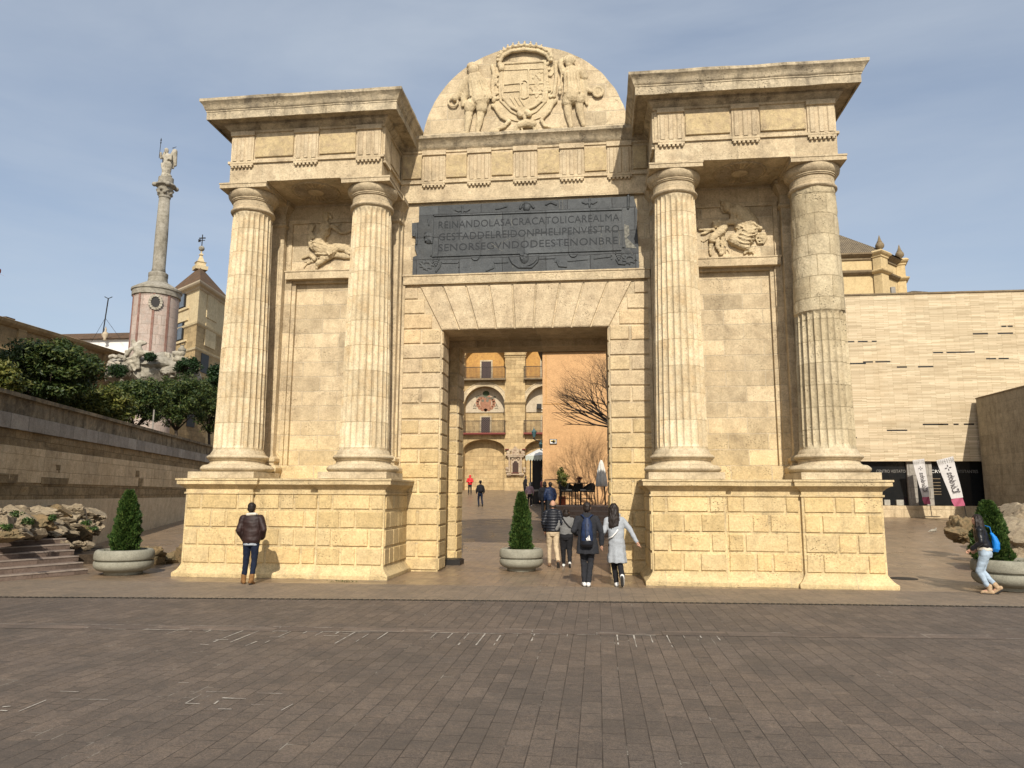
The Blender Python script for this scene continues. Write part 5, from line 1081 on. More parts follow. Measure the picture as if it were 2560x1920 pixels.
sl_=[(160,232,1270),(268,370,1268),(412,463,1265),(321,425,1476),(449,605,1473),(175,352,1499),(673,778,1536),(892,1052,1533),(1047,1152,1376),(1187,1400,1372),(1322,1480,1381),(1460,1618,1188),(1717,1877,1181),(1755,1808,1104),(1820,1873,1102),(1597,1702,1445),(1727,1833,1442)]
sl_=[R3(a,y)+R3(b_,y) for a,b_,y in sl_]+[R4(a,y)+R4(b_,y) for a,b_,y in((836,1026,41),(980,1073,49),(1120,1168,47),(1215,1311,46),(506,695,104),(204,229,168))]
for xa,ya,xb,yb in sl_:
    p=at(xa,ya,MZ); q_=at(xb,yb,MZ); z=round(((p.z+q_.z)/2-.0)/.075)*.075; mb=MB(); mb.box(p.x,q_.x,MZ-.004,MZ+.05,z,z+.075); mb.build('slot_window',M['slot'],mu)
# board marked wall at the right
cw=thing('concrete_wall','tall board-marked concrete wall at the right edge','wall',(0,0,0)); mb=MB()
X0=at(2108,862,21.7).x; mb.add([(X0,21.7,-.2),(X0,2,-.2),(X0+6,2,-.2),(X0+6,21.7,-.2),(X0,21.7,6.93),(X0,2,6.93),(X0+6,2,6.93),(X0+6,21.7,6.93)],[(0,1,5,4),(1,2,6,5),(2,3,7,6),(3,0,4,7),(4,5,6,7)]); mb.build('wall',M['concrete'],cw)
mb=MB(); mb.box(X0-.03,X0+6,2,21.7,6.93,7.0); mb.build('coping',M['slab'],cw)
# small things on the museum roof
p=at(*R3(632,770),MZ+.6); t=thing('roof_floodlight','small grey floodlight on the museum roof edge','lamp',(p.x,MZ+.6,12.8)); mb=MB(); mb.box(-.1,.12,-.08,.08,.1,.5); mb.build('housing',M['greyslab'],t); MB().tube([(0,0,0),(0,0,.15)],.04).build('foot',M['dark'],t)
p=at(*R3(845,765),MZ+3); t=thing('chimney','small chimney with a tiled cap behind the museum roof','chimney',(p.x,MZ+3,12.7)); mb=MB(); mb.box(-.35,.35,-.3,.3,0,.75); mb.build('shaft',M['cream'],t); mb=MB(); mb.sweep([(-.35,-.3),(.35,-.3),(.35,.3),(-.35,.3)],[(.2,.75),(.22,.8),(-.25,1.0)]); mb.build('cap',M['roofd'],t)
# banners
M['banner']=plain('white_banner_cloth',(.56,.54,.52),.75,.06,3,bump=.2); M['pink']=plain('pink_banner_cloth',(.38,.09,.15),.75,.06,3); M['ink']=plain('dark_ink',(.05,.04,.045),.7)
def banner(tl,tr,br,bl_,by,pb,label):
    Y=21.1 if pb[0]<1000 else 19.2; base=at(*R4(*pb),Y); t=thing('feather_banner',label,'banner',(0,0,0),group='leaning feather banners before the museum')
    q=lambda p,dy=0.: (lambda v:Vector((v.x,Y+dy,v.z)))(at(*R4(*p),Y))
    TL,TR_,BR,BL=map(q,(tl,tr,br,bl_)); k=(by-tl[1])/(bl_[1]-tl[1]); ML=TL.lerp(BL,k); MR=TR_.lerp(BR,k)
    def quad(a,b_,c,d,name,mat):
        mb=MB(); n=10
        for j in range(n+1):
            for i in range(n+1):
                p=a.lerp(b_,i/n).lerp(d.lerp(c,i/n),j/n); p.y+=.03*math.sin(i*.7+j*.5)-.03; mb.v.append(tuple(p))
        for j in range(n+1):
            for i in range(n+1): x,y,z=mb.v[j*(n+1)+i]; mb.v.append((x,y+.012,z))
        o=(n+1)**2
        for j in range(n):
            for i in range(n): c_=j*(n+1)+i; mb.f+=[(c_,c_+1,c_+n+2,c_+n+1),(o+c_,o+c_+n+1,o+c_+n+2,o+c_+1)]
        return mb.build(name,mat,t,smooth=True,recalc=False)
    cl=quad(TL,TR_,MR,ML,'cloth',M['banner']); quad(ML,MR,BR,BL,'pink_hem',M['pink'])
    MB().tube([q(tr,.03),q(br,.03),Vector((base.x,Y+.03,base.z))],.018,8).build('pole',M['dark'],t)
    mb=MB(); mb.box(base.x-.3,base.x+.3,Y-.2,Y+.25,base.z,base.z+.03); mb.build('base_plate',M['dark'],t)
    dn=(MR+ML-TR_-TL).normalized(); ac=(TR_-TL).normalized(); ac=(ac-dn*ac.dot(dn)).normalized(); W_=(TR_-TL).length; L=((ML-TL).length+(MR-TR_).length)/2; c0=(TL+TR_)/2
    o_=c0+dn*L*.35-ac*W_*.17+Vector((0,-.075,0)); textmesh('lettering','C\u00f3rdoba',M['ink'],cl,L*.5,W_*.4,frameM(o_+dn*0,dn,ac),.003,mirror=True)
    o_=c0+dn*L*.87-ac*W_*.15+Vector((0,-.075,0)); textmesh('lettering','es\u00b7MA',M['ink'],cl,W_*.42,W_*.13,frameM(o_,ac,-dn),.003,mirror=True)
    mb=MB(); c=c0+dn*L*.24+Vector((0,-.07,0))
    for u in(dn,-dn,ac,-ac): mb.obox(c+u*W_*.12,u*W_*.06,Vector((0,.003,0)),u.cross(Vector((0,1,0)))*W_*.025)
    mb.build('emblem',M['ink'],cl)
    mb=MB()
    for i in range(16):
        for j in range(2): mb.obox(c0+ac*W_*(-.42+.84*(i%8)/7)+dn*L*(.03+.03*j+.05*(i//8))+Vector((0,-.07,0)),ac*W_*.02,Vector((0,.003,0)),dn*L*.008)
    mb.build('printed_pattern',M['greyslab'],cl)
banner((740,372),(850,356),(905,775),(845,777),712,(925,892),'narrower leaning white banner with a pink hem, left of the pair')
banner((960,374),(1116,333),(1222,790),(1122,798),728,(1247,915),'wider leaning white banner with a pink hem, right of the pair')
# ================================================================= CHURCH BEHIND
ch=thing('domed_church','yellow church with a dark tiled roof and urn finials above the museum','church',(0,0,0)); CY=60.; M['yellow_render']=stone('yellow_render',(.60,.47,.26),(.55,.43,.235),(.48,.37,.2),grime=.12,pit=0,streak=.3,bst=.08)
C=at(*R3(490,345),CY); zE=C.z; zM=at(*R3(490,540),CY).z; a_=4.6
oct_=[]; x,y=C.x,CY; oct_.append((x,y)); ang=PI/4
for i in range(7): x+=a_*(1 if i else 1)*math.cos(ang); y+=a_*math.sin(ang); oct_.append((x,y)); ang+=PI/4
# widen the front face
oct_=[(px_-(8. if k in(5,6,7) or k==-1 else 0),py_) for k,(px_,py_) in enumerate(oct_)]
cen=Vector((sum(p[0] for p in oct_)/8,sum(p[1] for p in oct_)/8))
mb=MB(); mb.zprism(oct_,10,zE-.3); mb.build('wall',M['yellow_render'],ch)
for nm,prof,mat in(('eaves_cornice',[(0,zE-.75),(.15,zE-.7),(.15,zE-.5),(.4,zE-.35),(.6,zE-.2),(.6,zE-.05)],'slab'),('string_course',[(0,zM-.35),(.2,zM-.3),(.45,zM-.1),(.5,zM+.05),(.3,zM+.12),(0,zM+.3)],'slab')): MB().sweep(oct_,prof).build(nm,M[mat],ch)
mb=MB(); mb.v+=[(p[0]+(p[0]-cen.x)*.1,p[1]+(p[1]-cen.y)*.1,zE-.05) for p in oct_]+[(cen.x,cen.y,zE+5.6)]
for i in range(8): mb.f.append((i,(i+1)%8,8))
mb.build('roof',M['roofd'],ch)
pr=MB(); fn=[]
for k in(0,1,2,7):
    px_,py_=oct_[k]; d=(Vector((px_,py_))-cen).normalized(); c_=Vector((px_,py_))+d*.1
    u=Vector((-d.y,d.x)); P=[c_-u*.75-d*.5,c_-u*.75+d*.35,c_+u*.75+d*.35,c_+u*.75-d*.5]; P=[(p.x,p.y) for p in P]
    if (Vector(P[1])-Vector(P[0])).cross(Vector(P[2])-Vector(P[1]))<0: P=P[::-1]
    pr=MB(); pr.sweep(P,[(0,10),(0,zM-.3),(.15,zM-.25),(.32,zM-.1),(.36,zM+.02),(.2,zM+.08),(0,zM+.2),(0,zE-.6),(.1,zE-.55),(.1,zE-.4),(.28,zE-.25),(.38,zE-.1),(.2,zE+.12)])
    cpo=pr.build('corner_pier',M['yellow_render'],ch)
    MB().lathe([(.28,.0),(.16,.2),(.24,.32),(.42,.5),(.45,.72),(.36,.95),(.24,1.05),(.28,1.1),(.2,1.2),(.02,1.85)],(c_.x,c_.y,zE+.12),14).build('finial',M['slab'],ch,smooth=True)
# ================================================================= TRIUMPH MONUMENT
TYY=36.; M['pinkstone']=stone('pink_marble',(.48,.39,.34),(.43,.34,.29),(.43,.385,.345),block=(1.1,.8),grime=.25,vary=.15); M['greymarble']=stone('grey_marble',(.36,.34,.29),(.28,.26,.21),(.17,.155,.12),grime=.5,pit=.2); M['statue']=stone('white_weathered_statue',(.48,.45,.38),(.36,.33,.26),(.2,.18,.13),grime=.5,pit=.1)
M['redst']=stone('red_marble',(.24,.13,.10),(.2,.11,.085),(.3,.2,.17),grime=.3); A=at(295,640,TYY); B=at(382,640,TYY); cx=(A.x+B.x)/2; r=(B.x-A.x)/2*.97
zt=at(338,625,TYY).z; zb_=at(337,785,TYY).z; lean=0
tm=thing('monument_tower','pink marble drum tower carrying a tall column with an angel statue','monument',(cx,TYY,0))
MB().lathe([(r,3),(r,zt-.75)],n=40).build('drum',M['pinkstone'],tm,smooth=True,auto=40)
mb=MB()
for a in(-100,-62,-130,-25,-160): d=R(a); mb.obox((r*math.cos(d),r*math.sin(d),(zb_+zt)/2-.7),(-.09*math.sin(d),.09*math.cos(d),0),(.05*math.cos(d),.05*math.sin(d),0),(0,0,(zt-zb_)/2+.2))
mb.build('red_pilaster',M['redst'],tm)
MB().lathe([(r,zt-.8),(r+.12,zt-.75),(r+.12,zt-.35),(r+.2,zt-.3),(r+.2,zt-.15),(r*.9,zt+.1),(r*.7,zt+.3),(r*.45,zt+.55),(r*.42,zt+.95),(.75,zt+1.0),(.75,zt+1.3),(.62,zt+1.4)],n=40).build('cornice',M['greymarble'],tm,smooth=True,auto=35)
d=R(-58); mb=MB(); q_=Vector((r*math.cos(d),r*math.sin(d),at(357,663,TYY).z)); n_=Vector((math.cos(d),math.sin(d),0)); u=Vector((-n_.y,n_.x,0))
for i in range(16):
    a0=2*PI*i/16; mb.obox(q_+n_*.05+u*.42*math.cos(a0)+Vector((0,0,.55*math.sin(a0))),u*.1,n_*.08,(0,0,.09))
mb.build('window_frame',M['statue'],tm); mb=MB(); mb.add([q_+n_*.06+u*.36*math.cos(2*PI*i/16)+Vector((0,0,.48*math.sin(2*PI*i/16))) for i in range(16)],[tuple(range(16))]); mb.build('oval_window',M['dark'],tm)
zc0=at(343,590,TYY).z; zc1=at(351,430,TYY).z
MB().lathe([(.56,zt+1.3),(.5,zc0+.4),(.50,(zc0+zc1)/2),(.43,zc1)],n=28).build('column',M['greymarble'],tm,smooth=True)
zk=at(353,385,TYY).z; 
cp=[('l',[(0,0,zc1,.45,.45),(0,0,zc1+.15,.5,.5),(0,0,zc1+.2,.44,.44),(0,0,zk-.9,.6,.6),(0,0,zk-.75,.85,.85),(0,0,zk-.6,.8,.8),(0,0,zk-.6+.02,.6,.6),(0,0,zk,.6,.6)])]
for k in range(12): a=k*PI/6; cp.append(('e',(.56*math.cos(a),.56*math.sin(a),zc1+.45+.25*(k%2)),.14)); 
for k in range(4): a=PI/4+k*PI/2; cp.append(('e',(.86*math.cos(a),.86*math.sin(a),zk-.78),.2))
blob('capital',cp,.05,M['greymarble'],tm,1)
# angel
zs=zk; H=at(356,322,TYY).z-zs
an=thing('angel_statue','weathered white winged angel statue on top of the tall column','statue',(cx,TYY,zs))
p=[('l',[(0,0,0,.5,.45),(0,0,.25,.5,.45),(0,0,.4,.35,.35)]),('l',[(.0,0,.35,.38,.32),(.05,0,.9,.36,.32),(.02,0,1.5,.46,.36),(-.02,0,2.0,.40,.30),(-.02,0,2.35,.44,.26),(-.02,0,2.55,.2,.16)]),('e',(-.16,-.08,2.86),(.22,.23,.28)),('c',(-.06,0,2.4),(-.14,-.05,2.75),.15,.13),
 ('c',(-.38,-.05,2.4),(-.6,-.2,2.05),.14,.12),('c',(-.6,-.2,2.05),(-.55,-.35,2.5),.11,.09),('c',(.38,-.05,2.35),(.5,-.3,1.8),.14,.11),('c',(-.2,-.25,.4),(-.35,-.3,1.4),.12,.1),('c',(.2,-.28,.5),(.0,-.3,1.8),.1,.1),('c',(-.45,-.2,1.2),(.3,-.32,1.9),.1,.1)]
blob('figure',p,.05,M['statue'],an,2,wr=.05,wf=(4,4,2))
for s,zt2 in((1,2.95),(-1,2.7)): blob('wing',[('c',(s*.1,.15,2.1),(s*.5,.3,zt2),.2,.22),('c',(s*.5,.3,zt2),(s*.62,.35,1.5),.25,.16),('c',(s*.35,.3,2.2),(s*.4,.35,1.2),.26,.12)],.05,M['statue'],an,2)
mb=MB(); p0=Vector((-.55,-.35,2.5)); mb.tube([p0-Vector((.15,0,.5)),p0+Vector((-.1,0,1.35))],.03); tp=p0+Vector((-.1,0,1.35)); mb.tube([tp,tp+Vector((0,0,.3))],[.09,.005],4); mb.tube([tp-Vector((0,0,.3)),tp-Vector((0,0,.15))],.07,4); mb.build('staff',M['dark'],an)
mb=MB(); mb.tube([(.3,.1,3.2),(.75,.1,3.32)],.025); mb.tube([(.5,.1,3.0),(.5,.1,3.26)],.02); mb.build('halo_rod',M['dark'],an)
an.scale=(H/3.1,)*3
# rock mound with reclining statues
rm_=thing('rock_mound','grey rock mound with cut blocks under the monument tower','rock',(cx,TYY,0))
for i,(px,py,rx,rz,s) in enumerate(((300,800,3.2,1.7,51),(350,790,3.0,1.6,52),(260,805,1.8,1.8,53),(385,805,2.2,1.4,54),(330,815,3.4,2.2,55),(410,815,1.6,1.2,56))):
    q_=at(px,py,TYY-2.2); ro=rock('rock',(q_.x-cx,-2.2,q_.z),(rx*.62,1.6,rz*.62),M['greymarble'],rm_,seed=s,cuts=4,amp=.3)
def stat(px0,py0,Y,pts,label,vox=.06,mat='statue'):
    o=thing('reclining_statue',label,'statue',(0,0,0)); pr_=[]
    for q in pts:
        P_=[at(*q3(*a),Y) for a in q[0]]; dy=q[2] if len(q)>2 else 0
        for i in range(max(1,len(P_)-1)):
            a=P_[i]; b_=P_[min(i+1,len(P_)-1)]; r0=q[1] if not isinstance(q[1],list) else q[1][i]; r1=q[1] if not isinstance(q[1],list) else q[1][min(i+1,len(q[1])-1)]
            pr_.append(('c',Vector((a.x,Y-dy,a.z)),Vector((b_.x,Y-dy,b_.z))+Vector((1e-3,0,0)),r0,r1))
    blob('figure',pr_,vox,M[mat],o,1,wr=.03,wf=(4,4,4)); return o
s_px=.18079/1816*52
S=lambda r:r*s_px
stat(0,0,TYY-3.6,[([(515,180)],S(32)),([(520,200),(560,260),(590,320)],[S(30),S(60),S(62)]),([(600,200),(650,200)],[S(50),S(30)],-.2),([(590,350),(520,440),(500,560)],[S(60),S(60),S(50)]),([(620,350),(700,350),(750,360)],[S(50),S(40),S(26)]),([(560,400),(590,500),(600,560)],[S(50),S(44),S(26)],.15),([(500,300),(450,380)],[S(30),S(24)],.2),([(430,330)],S(34)),([(430,370),(400,430)],[S(36),S(30)]),([(740,350),(775,330)],[S(30),S(22)]),([(500,470),(560,590)],[S(30),S(20)],.25),([(470,440),(600,400)],S(16),.35),([(480,500),(590,470)],S(14),.35)],'weathered statue of a seated draped woman on the rock mound')
stat(0,0,TYY-3.4,[([(200+40*i,400-12*(i%2))],S(34)) for i in range(5)]+[([(190+34*i,480+14*(i%3))],S(30)) for i in range(5)]+[([(200,560)],S(26)),([(215,600)],S(24))],'pile of carved white scrolls at the left end of the rock mound')
stat(0,0,TYY-2.6,[([(1100,350),(1190,350)],[S(40),S(50)]),([(1120,430),(1240,440)],[S(50),S(40)]),([(1060,330),(1060,450)],S(14)),([(1250,460),(1380,530)],[S(36),S(18)]),([(1005,360),(1005,410)],S(26)),([(960,340),(960,400)],S(18))],'white carved drapery right of the monument tower')
q_=at(*q3(1190,300),TYY-2.6); stt=thing('crown_urn','small dark urn with a ring on the white drapery','urn',(q_.x,TYY-2.6,q_.z)); MB().lathe([(.1,-.25),(.28,-.1),(.3,.05),(.12,.2),(.15,.3)],n=14).build('urn',M['greymarble'],stt,smooth=True); mb=MB(); mb.tube([(.22*math.cos(2*PI*i/12),0,.45+.12*math.sin(2*PI*i/12)) for i in range(13)],.03,5,cap=False); mb.build('ring',M['dark'],stt)
def bush(px,py,Y,r_,seed,label,mat='leafd'):
    p=at(px,py,Y); t=thing('bush',label,'bush',(p.x,Y,p.z)); me=crown_mesh(seed,[((0,0,0),r_)],2600,.09,40,.2); me.materials.append(M[mat]); o=bpy.data.objects.new('foliage',me); COL.objects.link(o); o.parent=t; MB().tube([(0,0,-r_[2]),(0,0,0)],.05).build('stem',M['bark'],t)
bush(*q3(305,585),TYY-4.2,(.55,.4,.4),61,'dark green tuft growing on the left of the rock mound'); bush(*q3(1270,520),TYY-3.6,(.9,.5,.55),62,'dark green bush growing on the right of the rock mound'); bush(*q3(750,400),TYY-4.3,(.2,.2,.15),63,'little green tuft beside the seated statue')
# garden things glimpsed under the trees
bush(*q3(1690,660),16,(.3,.3,.45),64,'dark shrub tip beside the left column of the gate')
# ================================================================= PALACE, TOWER, ROOFS
M['palace']=stone('palace_stone',(.33,.245,.13),(.28,.2,.1),(.22,.16,.09),block=(1.2,.5),grime=.4,pit=.2,streak=.6)
pa=thing('palace_building','long ochre stone palace with a flat cornice behind the orange trees','building',(0,0,0)); PX=at(0,685,25.1).x; PZ=at(0,685,25.1).z
mb=MB(); mb.box(PX-12,PX,10,52,3,PZ-.5); mb.build('wall',M['palace'],pa)
PR=[(PX-12,10),(PX,10),(PX,52),(PX-12,52)]
MB().sweep(PR,[(0,PZ-.5),(.15,PZ-.45),(.35,PZ-.25),(.4,PZ-.05),(.3,PZ)]).build('cornice',M['palace'],pa)
MB().sweep(PR,[(0,PZ-2.5),(.2,PZ-2.4),(.35,PZ-2.15),(.1,PZ-2.05),(0,PZ-2.)]).build('string_course',M['palace'],pa)
mb=MB()
for k in range(14): y=12+k*3.; mb=MB(); mb.box(PX,PX+.15,y-.35,y+.35,PZ-2.,PZ-.45); mb.build('pilaster',M['palace'],pa)
for k in range(8): mb=MB(); y=14+k*5; mb.box(PX-.1,PX+.05,y-.7,y+.7,PZ-5.2,PZ-3.2); mb.build('window',M['dark'],pa)
p=at(70,688,26); t=thing('chimney','small reddish chimney on the palace roof','chimney',(PX-1.5,27,PZ)); mb=MB(); mb.box(-.6,.6,-.4,.4,0,.45); mb.build('shaft',M['roof'],t)
p0=at(165,722,62); p1=at(300,712,62); zr=at(230,712,62).z; ze=at(230,733,62).z
hb=thing('white_house','white house with a brown tiled roof beyond the palace','house',(0,0,0)); mb=MB(); mb.box(p0.x-8,p1.x+4,62,74,3,ze); mb.build('wall',M['white'],hb)
mb=MB(); mb.add([(p0.x-8,61.5,ze),(p1.x+4,61.5,ze),(p1.x+4,68,zr+1.),(p0.x-8,68,zr+1.),(p1.x+4,74,ze),(p0.x-8,74,ze)],[(0,1,2,3),(3,2,4,5),(0,5,4,1)]); mb.build('roof',M['roof'],hb)
for px in(226,288): q_=at(px,735,61.3); t=thing('roof_urn',('left' if px<250 else 'right')+' small stone urn on the white house eaves','urn',(q_.x,61.3,q_.z),group='urns on the white house'); MB().lathe([(.25,0),(.12,.2),(.4,.6),(.35,.9),(.1,1.1),(.15,1.3),(.02,1.7)],n=12).build('urn',M['cream'],t,smooth=True)
a=at(222,722,61); b_=at(234,645,61); mb=MB(); mb.tube([a,b_],.07,5); mb.tube([b_+Vector((-.5,0,.25)),b_,b_+Vector((.5,0,.2))],.05,5); ant=mb.build('antenna_mast',M['dark']); tag(ant,'thin leaning antenna mast above the white house roof','antenna')
mb=MB(); c_=a.lerp(b_,.45); mb.tube([c_,at(198,738,61)],.025,3); mb.tube([c_,at(260,732,61)],.025,3); mb.build('guy_wire',M['dark'],ant)
# tower
M['towerhi']=stone('tower_render',(.62,.53,.34),(.56,.46,.28),(.48,.39,.24),grime=.15,pit=0,streak=.3,bst=.1); M['towerlo']=stone('tower_ashlar',(.46,.35,.19),(.4,.3,.16),(.34,.25,.13),block=(1.1,.55),grime=.25,pit=.1)
tw=thing('bell_tower','square cream and ochre tower with a pyramid tile roof and cross','tower',(0,0,0))
K0=at(430,640,56); cxx=K0.x; # nearest corner
La=at(368,640,60.6); Rb=at(487,640,63)
u1=Vector((La.x-cxx,60.6-56)); u2=Vector((Rb.x-cxx,63-56)); 
c0=Vector((cxx,56)); T4=[c0,c0+u2,c0+u2+u1,c0+u1]; T4=[(p.x,p.y) for p in T4]
zE=at(430,612,56).z; zm=at(430,697,56).z; zm2=at(430,752,56).z
mb=MB(); mb.zprism(T4,3,zm); mb.build('lower_wall',M['towerlo'],tw); mb=MB(); mb.zprism(T4,zm,zE-.4); mb.build('upper_wall',M['towerhi'],tw)
for z in(zm,zm2): MB().sweep(T4,[(0,z-.25),(.15,z-.1),(.2,z+.1),(0,z+.2)]).build('string_course',M['towerhi'],tw)
MB().sweep(T4,[(0,zE-.7),(.15,zE-.6),(.2,zE-.45),(.55,zE-.3),(.65,zE-.15),(.65,zE)]).build('cornice',M['cream'],tw)
cc=(Vector(T4[0])+Vector(T4[2]))/2; za=at(430,566,59).z; mb=MB(); mb.v+=[(p[0]+(p[0]-cc.x)*.2,p[1]+(p[1]-cc.y)*.2,zE) for p in T4]; mb.v+=[(cc.x+(p[0]-cc.x)*.12,cc.y+(p[1]-cc.y)*.12,za) for p in T4]
for i in range(4): mb.f.append((i,(i+1)%4,4+(i+1)%4,4+i))
mb.f.append((4,5,6,7)); mb.build('roof',M['roof'],tw)
zf=at(432,519,59).z; MB().lathe([(1.0,za-.1),(1.05,za+.35),(.7,za+.4),(.7,za+.75),(.85,za+.85),(.5,za+.95),(.16,zf-.9),(.3,zf-.85),(.3,zf-.75),(.1,zf-.6),(.1,zf-.3)],(cc.x,cc.y,0),4).build('spire',M['towerhi'],tw)
mb=MB(); _ell_mesh(mb,(cc.x,cc.y,zf),.34); mb.build('ball',M['greymarble'],tw,smooth=True)
zx=at(432,488,59).z; mb=MB(); mb.tube([(cc.x,cc.y,zf),(cc.x,cc.y,zx)],.06,5); mb.box(cc.x-.4,cc.x+.4,cc.y-.05,cc.y+.05,zx-.5,zx-.38); mb.box(cc.x-.45,cc.x+.35,cc.y-.03,cc.y+.03,zf+1.,zf+1.08); mb.box(cc.x-.5,cc.x-.2,cc.y-.03,cc.y+.03,zf+.85,zf+1.2); mb.build('weather_cross',M['dark'],tw)
def facep(t_,z,side,o=.0):
    u=u1 if side=='L' else u2; q=c0+u*t_; n_=Vector((u.y,-u.x)).normalized(); 
    if n_.y>0: n_=-n_
    q=q+n_*o; return Vector((q.x,q.y,z))
def fbox(name,t0,t1,z0,z1,side,o,mat,parent=tw,th=.1):
    a,b_=facep(t0,z0,side),facep(t1,z1,side); u=(b_-a); u.z=0; n_=(facep(0,0,side,1)-facep(0,0,side,0)); mb=MB(); mb.obox((a+b_)/2+n_*o,u/2,n_*th,(0,0,(z1-z0)/2)); return mb.build(name,mat,parent)
M['pane']=plain('window_pane',(.10,.12,.14),.15,.2,1,spec=.6)
for py in(645,715):
    z=at(400,py,58).z; f=fbox('window',.42,.78,z-1.0,z+1.0,'L',.06,M['dark']); 
    fbox('window_surround',.3,.9,z-1.35,z-1.1,'L',.05,M['towerhi']); fbox('window_surround',.3,.9,z+1.1,z+1.3,'L',.05,M['towerhi'])
    for a,b_ in((.45,.59),(.61,.75)): fbox('pane',a,b_,z-.92,z+.92,'L',.12,M['pane'],f,.06)
for py,h_ in((660,1.6),(725,1.3)): z=at(458,py,59).z; fbox('sunk_panel',.3,.7,z-h_,z+h_,'R',.0,M['towerhi'],tw,.08); 
z=at(449,785,59).z; fbox('window',.22,.5,z-1.2,z+1.0,'R',.04,M['dark']); fbox('window_surround',.12,.6,z+1.1,z+1.35,'R',.15,M['towerhi'])
a=facep(.08,z+1.4,'R',.2); b_=facep(.64,z+1.4,'R',.2); mb=MB(); mb.add([a,b_,(a+b_)/2+Vector((0,0,.9)),a+Vector((0,.3,0)),b_+Vector((0,.3,0)),(a+b_)/2+Vector((0,.3,.9))],[(0,1,2),(3,5,4),(0,3,4,1),(1,4,5,2),(2,5,3,0)]); mb.build('pediment',M['towerhi'],tw)
p=at(488,775,70); mb=MB(); mb.box(p.x-1.5,p.x+3.5,70,76,3,at(488,740,70).z); tag(mb.build('brick_house',M['towerlo']),'ochre house just visible between the tower and the gate','house')
# tiled eave at the left edge
ev=thing('eave_house','house whose red tiled eave just enters at the left edge','house',(0,0,0)); e0=at(20,600,4); mb=MB(); mb.box(e0.x-8,e0.x-.9,-7.5,3.6,3.5,e0.z-.2); mb.build('wall',M['cream'],ev)
mb=MB(); mb.box(e0.x-8,e0.x-.35,-8,3.9,e0.z-.08,e0.z-.0); mb.build('eave_board',M['darkwood'],ev)
mb=MB(); n=14
n=24
for i in range(n): y=-8+i*.5; mb.tube([(e0.x+.0,y,e0.z+.07),(e0.x-3,y,e0.z+1.25)],.13,8)
mb.add([(e0.x-.05,-8.1,e0.z+.02),(e0.x-.05,3.9,e0.z+.02),(e0.x-3,3.9,e0.z+1.2),(e0.x-3,-8.1,e0.z+1.2)],[(0,1,2,3)]); mb.build('roof',M['terra'],ev)
# ================================================================= PEOPLE
def cloth(name,col,rough=.85,sc=6,bump=.5,var=.2): return plain(name,col,rough,var,sc,bump=bump)
M['skin']=plain('skin',(.48,.27,.18),.55,.08,12,bump=.05); M['hairb']=plain('dark_hair',(.018,.012,.009),.5,.3,30,bump=.6,ani=(1,1,.2)); M['hairg']=plain('grey_hair',(.35,.33,.31),.7,.2,30,bump=.5)
M['leatherb']=cloth('brown_leather',(.026,.013,.011),.58,5,.5,.4); M['leatherk']=cloth('black_leather',(.012,.012,.014),.35,6,.6,.3); M['fleece']=cloth('cream_fleece',(.6,.55,.46),.95,40,1.,.15)
M['jeans']=cloth('dark_blue_denim',(.007,.012,.028),.9,20,.4); M['jeansl']=cloth('pale_washed_denim',(.34,.42,.50),.9,5,.4,.2); M['beige']=cloth('beige_cotton',(.52,.41,.27),.9,5); M['black']=M['black']
M['blackc']=cloth('black_cloth',(.012,.012,.014),.9); M['coat']=cloth('charcoal_wool',(.022,.023,.027),.95,30,.3); M['greyk']=cloth('grey_knit',(.17,.17,.165),.95,60,.8); M['greyc']=cloth('light_grey_wool',(.32,.34,.36),.95,40,.3,.1)
M['puffer']=cloth('navy_black_nylon',(.012,.014,.02),.45,8,.3); M['navy']=cloth('navy_nylon',(.012,.024,.065),.55,10,.3); M['boot']=cloth('tan_suede',(.20,.10,.035),.9,20); M['bootb']=cloth('beige_suede',(.40,.28,.17),.9,20); M['sole']=plain('dark_sole',(.03,.028,.025),.8); M['shoew']=plain('white_shoe',(.7,.69,.66),.6,.08); M['redc']=cloth('red_nylon',(.55,.02,.025),.6); M['pinkc']=cloth('dusty_pink_cloth',(.38,.27,.30),.9); M['blueb']=cloth('bright_blue_nylon',(.01,.20,.62),.5,8); M['shirt']=cloth('grey_shirt',(.30,.33,.36),.9); M['brownsh']=cloth('brown_suede',(.2,.12,.07),.9)
